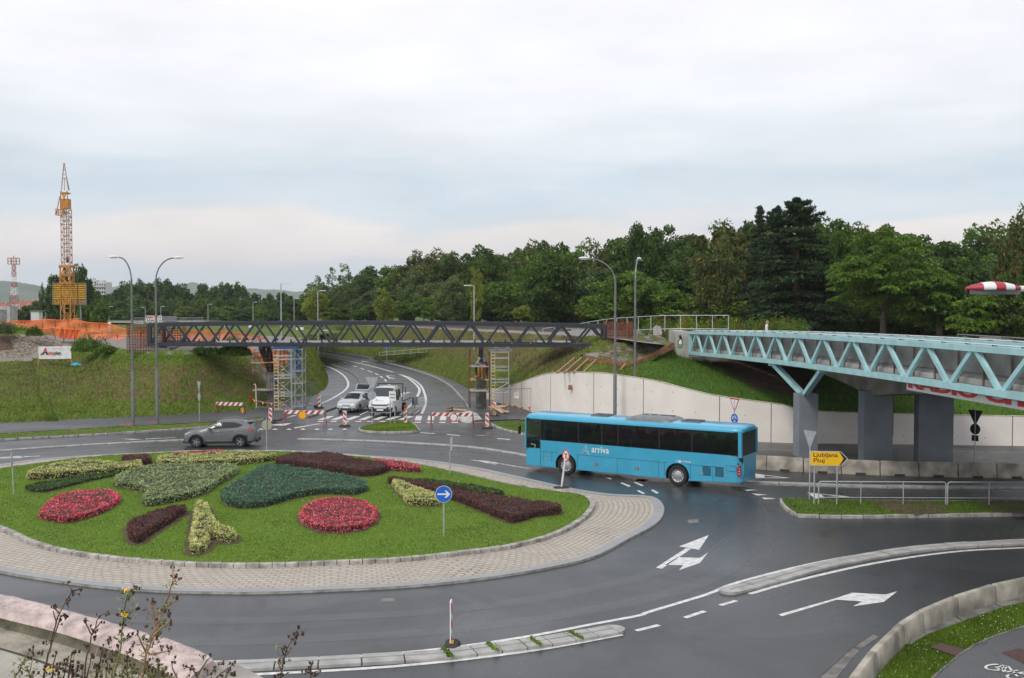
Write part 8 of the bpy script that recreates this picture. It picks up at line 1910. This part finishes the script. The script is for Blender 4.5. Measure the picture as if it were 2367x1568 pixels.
def bush(name, label, c, rx, ry, h_, n, mt, leaf=.12, group=None, aspect=.5, cat='bush', part='foliage'):
    q = rng.normal(size=(n, 3)); q /= np.linalg.norm(q, axis=1)[:, None]; q *= (rng.uniform(.1, 1, n)**.35)[:, None]; q[:, 2] = np.abs(q[:, 2])
    a = np.arctan2(q[:, 1], q[:, 0]); k = 1+.25*np.sin(3*a+c[0])+.15*np.sin(7*a+c[1]); q *= np.stack([rx*k, ry*k, np.full(n, h_)*(1+.25*np.sin(5*a))], 1)
    t = thing(name, label, cat, c, group=group); leafmesh(part, q+rng.normal(0, .03, q.shape), leaf, mt, t, None, aspect, .4)
    m = MB()
    for k in range(5): a = k*1.3; m.tube([(0, 0, 0), (rx*.5*math.cos(a), ry*.5*math.sin(a), h_*.7)], [.03, .01], 5)
    m.build('stems', 'bark', t); return t
for i, (px, py, Y, rx, h_, mt, lb) in enumerate(((205, 808, 91.5, 1.6, 1.2, 'leaf_bright', 'bright leafy bush on the brow right of the white banner'), (250, 810, 90, 1.1, .5, 'leaf_bright', 'lower bush between the banner and the rebar cage'), (497, 815, 86, .9, .5, 'leaf_mid', 'dark low bush under the middle of the left truss part'), (465, 812, 86, .7, .45, 'leaf_bright', 'small bush on the rubble under the truss'), (538, 808, 88, .9, 1.1, 'leaf_mid', 'leafy bush on the brow left of the scaffold'), (555, 818, 86.5, .9, .9, 'leaf_bright', 'small bright bush beside the one left of the scaffold'), (720, 845, 138, 1.6, 1.2, 'leaf_mid', 'bushy weeds at the exit road edge by the lamp foot'), (733, 848, 136, 1.0, .8, 'leaf_bright', 'small bush at the foot of the exit road lamp'), (30, 770, 106, 1.6, .9, 'leaf_bright', 'weedy green clump on top of the dirt heap'), (80, 772, 104, .8, .8, 'leaf_mid', 'small weed bush at the right end of the dirt heap'), (8, 768, 103, 1.0, 1.1, 'leaf_willow', 'pale weed clump at the left edge on the dirt heap'))):
    p = at(px, py, Y); bush('bush', lb, p-Vector((0, 0, .15)), rx, rx*.8, h_, int(2600*rx), mt, .09)
for i in range(13):
    u = 1500+i*28 if i < 8 else 1740+(i-8)*26; Y = 92-i*.4; p = at(u, 768, Y); bush('goldenrod', 'clump of yellow flowering goldenrod before the wood at the ramp railing' if i < 8 else 'clump of yellow goldenrod under the pine behind the turquoise bridge', (p.x, Y+rr.uniform(-1, 1), 5.5), 1.5, 1.0, 1.9, 2600, 'goldenrod' if i % 2 else 'leaf_bright', .07, 'goldenrod clumps', cat='plant')
# ============================================================ flower beds on the island
M('weed_stem', (.1, .06, .045), .8, .3, 30); M('weed_head', (.07, .042, .03), .9, .4, 80); M('weed_stem_green', (.17, .17, .07), .8, .3, 30); M('weed_stem_pink', (.33, .17, .11), .7, .25, 20); M('weed_straw', (.5, .42, .3), .8, .15, 20)
def mat_flower(name, cols):
    m, n, l, p = newmat(name); g = n.new('ShaderNodeNewGeometry'); k = len(cols)
    c = ramp(n, l, g.outputs['Random Per Island'], [(i/k, tuple(v*(1.35 if name == 'flowers_red' else 1.45) for v in cols[i])) for i in range(k)]); n[c.node.name].color_ramp.interpolation = 'CONSTANT'
    cl = ramp(n, l, noise(n, l, g.outputs['Position'], 2.2, 4), [(.35, .72), (.66, 1.2)]); l(mixc(n, l, 1.0, c, cl, 'MULTIPLY'), p.inputs['Base Color']); p.inputs['Roughness'].default_value = .7; p.inputs['Specular IOR Level'].default_value = .2
R0 = [(.62, .06, .12), (.5, .035, .07), (.72, .15, .21), (.06, .08, .02), (.55, .05, .1), (.75, .26, .3), (.42, .03, .05)]
mat_flower('flowers_red', R0); mat_flower('bed_yellow', [(.36, .36, .12), (.46, .46, .18), (.3, .32, .09), (.2, .23, .05), (.52, .5, .25), (.4, .4, .15)])
mat_flower('bed_brown', [(.085, .034, .03), (.06, .022, .024), (.12, .05, .04), (.05, .03, .018), (.1, .036, .034), (.14, .06, .05)])
mat_flower('bed_sage', [(.2, .26, .11), (.28, .34, .16), (.15, .2, .08), (.34, .4, .21), (.09, .13, .045), (.23, .29, .13)]); mat_flower('bed_juniper', [(.045, .12, .065), (.075, .17, .1), (.03, .08, .045), (.12, .23, .15), (.06, .14, .08)])
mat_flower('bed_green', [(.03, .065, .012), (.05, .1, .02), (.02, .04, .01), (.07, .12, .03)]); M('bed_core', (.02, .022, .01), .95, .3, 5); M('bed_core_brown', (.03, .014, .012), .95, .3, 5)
mat_leaf('leaf_hedge', (.05, .075, .012), (.085, .12, .022)); mat_flower('weed_bract', [(.1, .055, .035), (.17, .1, .06), (.06, .035, .03), (.22, .15, .08)]); mat_flower('weed_flower', [(.75, .5, .01), (.65, .4, .01), (.85, .6, .03)]); mat_flower('weed_leaf', [(.09, .13, .03), (.14, .17, .05), (.12, .08, .04), (.2, .17, .07)])
def bed(name, label, pts, h_, mt, leaf, dens, core='bed_core', cat='flower bed', zr=.3, aspect=.55, soil=.07, grp=None):
    z0 = .17; P = resamp(cr([G(x, y, z0+h_*.62) for x, y in pts], 5, True), .16, closed=True)
    a = sum((P[i].x*P[(i+1) % len(P)].y-P[(i+1) % len(P)].x*P[i].y) for i in range(len(P)))
    if a < 0: P = P[::-1]; a = -a
    area = a/2; c = centroid(P); t = thing(name, label, cat, (c.x, c.y, z0), world=True, group=grp or 'planted beds on the flower island')
    for i, p in enumerate(P): p.x += nz(Vector((p.x*2, p.y*2, 1)), 1.2, .09); p.y += nz(Vector((p.y*2, p.x*2, 3)), 1.2, .09)
    Nn = normals2(P, True); out = [p-n*(soil+nz(Vector((p.x, p.y, 0)), .9, .1)) for p, n in zip(P, Nn)]
    m = MB(); m.grid([[Vector((p.x, p.y, z0+.012)) for p in out], [Vector((p.x, p.y, z0+.03)) for p in P]], closed=True); m.build('soil_margin', 'soil', t)
    m = MB(); ins = [p+n*.06 for p, n in zip(P, Nn)]; ins2 = [p+n*.13 for p, n in zip(P, Nn)]
    m.grid([[Vector((p.x, p.y, z0)) for p in ins], [Vector((p.x, p.y, z0+h_*.6)) for p in ins], [Vector((p.x, p.y, z0+h_*.86)) for p in ins2]], closed=True); core_o = m.build('hedge_body', core, t)
    f = fill(ins2, z0+h_*.86, name='hedge_top', mats=core); 
    for v in f.data.vertices: v.co -= OFF[t.name]
    f.parent = t
    xy = np.array([[p.x, p.y] for p in P]); lo, hi = xy.min(0), xy.max(0); n = int(area*dens); Q = rng.uniform(lo, hi, (int(n*(hi-lo).prod()/area)+50, 2)); Q = Q[inpoly(Q[:, 0], Q[:, 1], xy)]
    zz = z0+h_*.9+np.array([mnoise.noise(Vector((q[0]*1.3, q[1]*1.3, 0)))*.09+mnoise.noise(Vector((q[0]*4.5, q[1]*4.5, 5)))*.06 for q in Q])*min(1, h_*2.2)+rng.uniform(-.06, .04, len(Q))*h_*2
    # lower towards the rim
    ns = int(len(P)*.16*h_*dens*1.3); k = rng.integers(0, len(P), ns); f = rng.random(ns); pa = xy[k]; pb = xy[(k+1) % len(P)]; S = pa+(pb-pa)*f[:, None]; na = np.array([[n_.x, n_.y] for n_ in Nn])[k]; hz = rng.uniform(0, 1, ns)**.8
    S = S+na*(rng.uniform(-.05, .1, ns)+.1*hz**3)[:, None]; C = np.concatenate([np.c_[Q, zz], np.c_[S, z0+.02+hz*h_*.93]])
    nr = np.concatenate([np.tile([0, 0, 1.0], (len(Q), 1)), np.c_[-na, np.full(ns, .5)]]); nr /= np.linalg.norm(nr, axis=1)[:, None]
    leafmesh('foliage', C, leaf, mt, t, nr, aspect, zr, off=OFF[t.name])
    return t
bed('hedge_bed', 'yellow leaved low hedge nearest the left edge of the flower island', zL([(210, 305), (330, 262), (500, 228), (620, 208), (760, 218), (900, 230), (1080, 215), (1090, 238), (1075, 258), (900, 270), (700, 290), (500, 305), (300, 318), (218, 316)]), .38, 'bed_yellow', .036, 495)
bed('hedge_bed', 'small dark brown hedge patch behind the yellow hedges at the left', zL([(945, 182), (1030, 172), (1130, 168), (1158, 185), (1150, 203), (1060, 213), (960, 215)]), .38, 'bed_brown', .034, 495, 'bed_core_brown')
bed('hedge_bed', 'yellow leaved hedge strip in the middle of the far rim of the island', zL([(1215, 192), (1300, 170), (1450, 155), (1700, 150), (1900, 145), (2110, 156), (2110, 170), (1990, 192), (1800, 210), (1500, 220), (1300, 220), (1220, 212)]), .38, 'bed_yellow', .036, 495)
bed('flower_bed', 'thin strip of pink red flowers behind the middle yellow hedge', zL([(1330, 166), (1450, 152), (1600, 142), (1700, 140), (1715, 148), (1600, 152), (1450, 162)]), .42, 'flowers_red', .032, 630)
bed('hedge_bed', 'narrow dark green creeping strip near the left edge of the island', zL([(195, 405), (300, 380), (500, 350), (700, 315), (900, 297), (885, 312), (700, 350), (500, 400), (340, 436), (250, 428)]), .16, 'bed_green', .05, 300)
bed('shrub_bed', 'large pale sage green shrub bed in the left half of the island', zL([(885, 350), (960, 302), (1150, 252), (1400, 240), (1700, 242), (1820, 248), (1812, 285), (1700, 350), (1600, 415), (1450, 465), (1300, 495), (1150, 520), (1100, 498), (1135, 440), (1080, 408), (950, 385), (893, 370)]), .36, 'bed_sage', .036, 495)
bed('flower_bed', 'long oval bed of red flowers at the left of the island', zL([(310, 595), (380, 520), (500, 468), (680, 442), (820, 440), (912, 468), (922, 500), (850, 548), (750, 597), (600, 640), (480, 655), (360, 637), (315, 615)]), .28, 'flowers_red', .032, 690)
bed('hedge_bed', 'dark purple brown wedge shaped hedge near the front of the island', zL([(985, 705), (1050, 660), (1200, 600), (1400, 560), (1422, 578), (1300, 655), (1150, 745), (1070, 802), (1010, 775)]), .36, 'bed_brown', .034, 630, 'bed_core_brown', soil=.2)
bed('hedge_bed', 'forked yellow green hedge at the front of the island', zL([(1510, 545), (1580, 535), (1620, 600), (1665, 680), (1710, 715), (1790, 745), (1805, 775), (1755, 800), (1680, 778), (1620, 765), (1590, 840), (1520, 885), (1472, 870), (1468, 820), (1490, 700)]), .36, 'bed_yellow', .036, 630, soil=.22)
jz = [((x*.3), (1003.6+y*.3)) for x, y in ((1710, 455), (1760, 400), (1900, 320), (2000, 255), (2100, 247), (2250, 255))]+z3([(60, 250), (300, 256), (500, 296), (650, 322), (722, 355), (718, 388), (620, 410), (400, 405), (200, 436), (100, 465), (0, 492)])+zL([(2000, 535), (1850, 540), (1735, 508)])
bed('shrub_bed', 'large blue green juniper bed in the middle of the island', jz, .34, 'bed_juniper', .045, 460, aspect=.35)
bed('hedge_bed', 'long brown hedge on the far rim right of the island centre', z3([(65, 188), (140, 162), (260, 147), (500, 147), (600, 175), (850, 220), (855, 248), (740, 275), (560, 260), (300, 222), (110, 203)]), .4, 'bed_brown', .034, 495, 'bed_core_brown')
bed('flower_bed', 'pink red flower strip behind the right end of the long brown hedge', z3([(775, 197), (900, 197), (1020, 215), (1105, 236), (1100, 252), (990, 248), (860, 236)]), .3, 'flowers_red', .032, 630)
bed('flower_bed', 'round bed of red flowers in the front middle of the island', z3([(525+278*math.cos(a), 575+108*math.sin(a)) for a in [k*PI/12 for k in range(24)]]), .3, 'flowers_red', .032, 720, soil=.14)
bed('hedge_bed', 'long dark brown arrow shaped hedge running to the right end of the island', z3([(880, 328), (920, 317), (1000, 327), (1300, 386), (1600, 442), (1950, 492), (2100, 512), (2135, 530), (2100, 552), (1950, 566), (1850, 596), (1790, 612), (1700, 585), (1500, 505), (1250, 416), (1000, 358)]), .34, 'bed_brown', .034, 570, 'bed_core_brown')
bed('hedge_bed', 'small yellow leaved wedge left of the blue arrow sign', z3([(915, 350), (960, 338), (1060, 382), (1200, 430), (1238, 470), (1228, 490), (1100, 485), (1022, 482), (1003, 450)]), .34, 'bed_yellow', .036, 630)
bed('hedge_bed', 'dark green creeping strip behind the long brown arrow shaped hedge', z3([(1060, 332), (1200, 330), (1350, 350), (1550, 380), (1720, 420), (1600, 428), (1400, 385), (1200, 360)]), .16, 'bed_green', .05, 300)
# hedge of ground cover under the ramp railing
t = thing('hedge', 'low dark green hedge strip climbing the slope below the double rail', 'hedge', at(990, 825, 145), world=True); C = []
E_ = resamp(cr([at(x, y, Y) for x, y, Y in ((868, 829, 155), (900, 828, 151), (980, 822, 138), (1060, 812, 126), (1130, 803, 115), (1200, 798, 107))], 6), .25)
for p in E_:
    for k in range(75): C.append(p+Vector((random.gauss(0, .3), random.gauss(0, .9), random.uniform(-.25, .42))))
leafmesh('foliage', C, .12, 'leaf_hedge', t, None, .5, .4, off=OFF[t.name])
# ============================================================ tall dry weeds in the foreground
zW = lambda x, y: (x*.32, 1306.6+y*.32)
def weed(label, paths, heads, Y=3.2, flowers=(), mt='weed_stem', leafy=0, r0=.003):
    b = at(*zW(*paths[0][0]), Y); t = thing('dry_weed', label, 'weed', b, world=True, group='dry weeds in the foreground')
    for P in paths:
        q = cr([at(*zW(x, y), Y+random.uniform(-.03, .03)) for x, y in P], 5); q = [p+Vector((random.gauss(0, .0012), 0, random.gauss(0, .0012))) for p in q]; n = len(q)
        m = MB(); m.tube(q, [r0*(1-.7*i/n) for i in range(n)], 6); m.build('stem', mt, t, smooth=True)
    bd = []
    m = MB(); twig = MB(); sp = []
    for x, y, s in heads:
        for k in range(random.randint(2, 4)):
            c = at(*zW(x+random.gauss(0, 16*s), y+random.gauss(0, 13*s)), Y+random.gauss(0, .01)); c0 = at(*zW(x, y+18), Y); twig.tube([c0, c], [.0011, .0007], 4); r = .0031*random.uniform(.7, 1.3)*s
            m.lathe([(0, -r*1.3), (r*.7, -r), (r, 0), (r*.75, r*.8), (r*1.1, r*1.25), (0, r*.9)], c, 'Z', 7)
            for j in range(9): sp.append(c+Vector((random.gauss(0, r*.8), random.gauss(0, r*.8), random.gauss(r*.6, r*.7))))
    for o_ in (m.build('seed_heads', 'weed_head', t, smooth='all'), twig.build('twigs', mt, t), leafmesh('bracts', sp, .0035, 'weed_bract', t, None, .35, .2, off=OFF[t.name])): o_['kind'] = 'stuff'
    for x, y in flowers:
        c = at(*zW(x, y), Y-.01); q = [c+Vector((random.gauss(0, .006), random.gauss(0, .004), random.gauss(0, .004))) for _ in range(34)]; leafmesh('flower', q, .004, 'weed_flower', t, None, .5, .2, off=OFF[t.name])
    if leafy:
        C = []
        for P in paths:
            q = resamp([at(*zW(x, y), Y) for x, y in P], .02)
            for p in q[:int(len(q)*.75)]: C += [p+Vector((random.gauss(0, .014), random.gauss(0, .012), random.gauss(0, .01))) for _ in range(leafy)]
        leafmesh('leaves', C, .009, 'weed_leaf', t, None, .4, .2, off=OFF[t.name])
def rh(P, n, spread=35): return [(x+random.gauss(0, spread), y+random.gauss(0, 14), random.uniform(.7, 1.2)) for (x, y) in [P[random.randrange(len(P)//2, len(P))] for _ in range(n)]]
a = [(300, 860), (350, 640), (400, 430), (430, 350), (490, 240), (520, 180), (480, 130)]
weed('dark dry weed with forked top crossing the pink coping, tallest on the left', [a, [(430, 350), (385, 300), (395, 290)], [(520, 185), (585, 175)], [(350, 640), (440, 380), (500, 375)], [(410, 420), (385, 330)]], [(485, 130, .8), (540, 190, 1), (585, 176, .8), (505, 240, .9), (390, 300, 1), (430, 350, 1.1), (495, 290, .8), (470, 380, 1), (420, 410, 1), (340, 560, 1), (300, 640, 1.1)])
a = [(600, 860), (640, 600), (680, 470), (720, 370), (770, 350)]
weed('second dry weed standing between the tall left one and the yellow flowered one', [a, [(660, 500), (620, 410), (650, 400)], [(680, 470), (740, 400)]], [(770, 350, .8), (712, 365, 1), (740, 400, .8), (620, 410, .9), (650, 430, 1), (670, 470, 1.1), (680, 520, 1), (630, 590, 1), (540, 620, 1.1), (490, 690, 1)])
weed('weed still carrying two yellow flowers over the coping', [[(810, 860), (870, 600), (890, 420), (915, 250), (950, 200), (990, 165)], [(900, 390), (965, 320)], [(920, 250), (915, 190)], [(870, 560), (940, 510)], [(915, 240), (975, 200)]], [(990, 165, .9), (965, 205, .9), (970, 320, 1.2), (925, 375, 1.1), (855, 355, .9), (880, 450, 1.2), (940, 510, 1.2), (960, 590, 1), (790, 545, 1.1), (860, 600, 1)], flowers=[(917, 176), (897, 356)], leafy=7, mt='weed_stem_green')
weed('tallest dry weed with a long pinkish stem reaching over the paving', [[(1020, 860), (1060, 640), (1130, 460), (1190, 300), (1245, 130), (1250, 30)], [(1190, 310), (1290, 240)], [(1120, 470), (1100, 290), (1095, 240)], [(1120, 500), (1230, 400)], [(1060, 640), (990, 500)], [(1245, 140), (1280, 80)], [(1090, 640), (1210, 620)]], [(1250, 25, 1), (1283, 75, 1), (1275, 110, .8), (1245, 75, .7), (1292, 240, 1.6), (1095, 245, 1.2), (1110, 275, 1), (1050, 440, .9), (1100, 400, 1.3), (1190, 330, 1.1), (1230, 370, 1.4), (1210, 420, 1.3), (1140, 500, 1.2), (1215, 615, 1.2), (1160, 590, 1), (990, 490, .9), (1070, 545, 1)], flowers=[], leafy=8, mt='weed_stem_pink', r0=.004)
weed('short dry weed with one dark head before the road, right of the coping end', [[(2020, 860), (2060, 640), (2130, 510)], [(2050, 650), (2030, 590)], [(2030, 760), (2010, 690)]], [(2130, 505, 1.4), (2135, 535, 1.2), (2105, 520, 1), (2055, 600, .8), (2080, 625, .9), (2025, 690, 1.3), (2010, 800, 1.3), (2030, 790, 1)], flowers=[], leafy=3)
weed('smallest dry weed at the lower edge below the lane divider', [[(2235, 870), (2250, 700)], [(2245, 780), (2200, 770)], [(2245, 780), (2300, 765)]], [(2250, 715, .9), (2200, 775, .9), (2300, 768, .9), (2240, 745, .9), (2265, 790, 1)])
weed('tangle of low brown seed heads at the end of the coping', [[(1380, 870), (1470, 730), (1530, 650)], [(1500, 870), (1600, 780), (1690, 715)], [(1450, 870), (1400, 760), (1330, 730)], [(1600, 870), (1660, 760)], [(1300, 870), (1250, 760), (1240, 690)]], [(1525, 650, .9), (1470, 665, .8), (1690, 715, .9), (1590, 705, .8), (1650, 760, .9), (1690, 790, 1), (1560, 760, .9), (1500, 780, 1), (1430, 790, 1.1), (1370, 790, 1.1), (1330, 735, .9), (1250, 690, 1), (1400, 740, .9), (1480, 740, .8), (1620, 810, 1)], leafy=2)
weed('leafy green weed low at the left edge of the picture', [[(70, 870), (150, 740), (200, 640), (240, 610)], [(200, 870), (220, 760), (240, 640)], [(180, 700), (130, 740)]], [(240, 610, .9), (290, 630, .9), (215, 665, .8)], flowers=[(355, 755)], leafy=10, mt='weed_stem_green')
P_ = [(x_, y_) for x_, y_ in ((240, 800), (330, 740), (400, 650), (430, 730), (480, 700), (520, 640), (560, 700), (500, 760), (600, 740), (660, 660), (700, 740), (740, 600))]
weed('bristly mass of brown weeds filling the lower left foreground', [[(x_-random.uniform(10, 60), 880), (x_-10, y_+60), (x_, y_)] for x_, y_ in P_], [(x_, y_, 1.1) for x_, y_ in P_]+[(x_+random.gauss(0, 30), y_+50, 1.2) for x_, y_ in P_], leafy=3)
P_ = [(780, 700), (830, 640), (900, 680), (930, 620), (960, 720), (1010, 760), (1070, 700), (1100, 760), (1150, 680), (1190, 740)]
weed('leafy mass of green and brown weeds at the foot of the tallest stem', [[(x_-random.uniform(-20, 40), 880), (x_-10, y_+60), (x_, y_)] for x_, y_ in P_], [(x_, y_, 1) for x_, y_ in P_]+[(x_+random.gauss(0, 30), y_+50, 1) for x_, y_ in P_], leafy=9, mt='weed_stem_green')
weed('pale dead grass stalks leaning between the weeds', [[(700, 870), (740, 750), (795, 600)], [(640, 870), (700, 600)], [(760, 880), (790, 700)]], [(795, 600, .4)], mt='weed_straw', r0=.002)

# ============================================================ haze
hm = bpy.data.materials.new('haze'); hm.use_nodes = True; hn = hm.node_tree; hn.nodes.remove(hn.nodes['Principled BSDF']); pv = hn.nodes.new('ShaderNodeVolumePrincipled')
pv.inputs['Color'].default_value = (.93, .96, 1, 1); pv.inputs['Density'].default_value = .00013; hn.links.new(pv.outputs[0], hn.nodes['Material Output'].inputs['Volume']); MATS['haze'] = hm
m = MB(); m.box((0, 2800, 124.3), (9000, 6600, 251.4)); o = m.build('haze', 'haze'); o['kind'] = 'stuff'
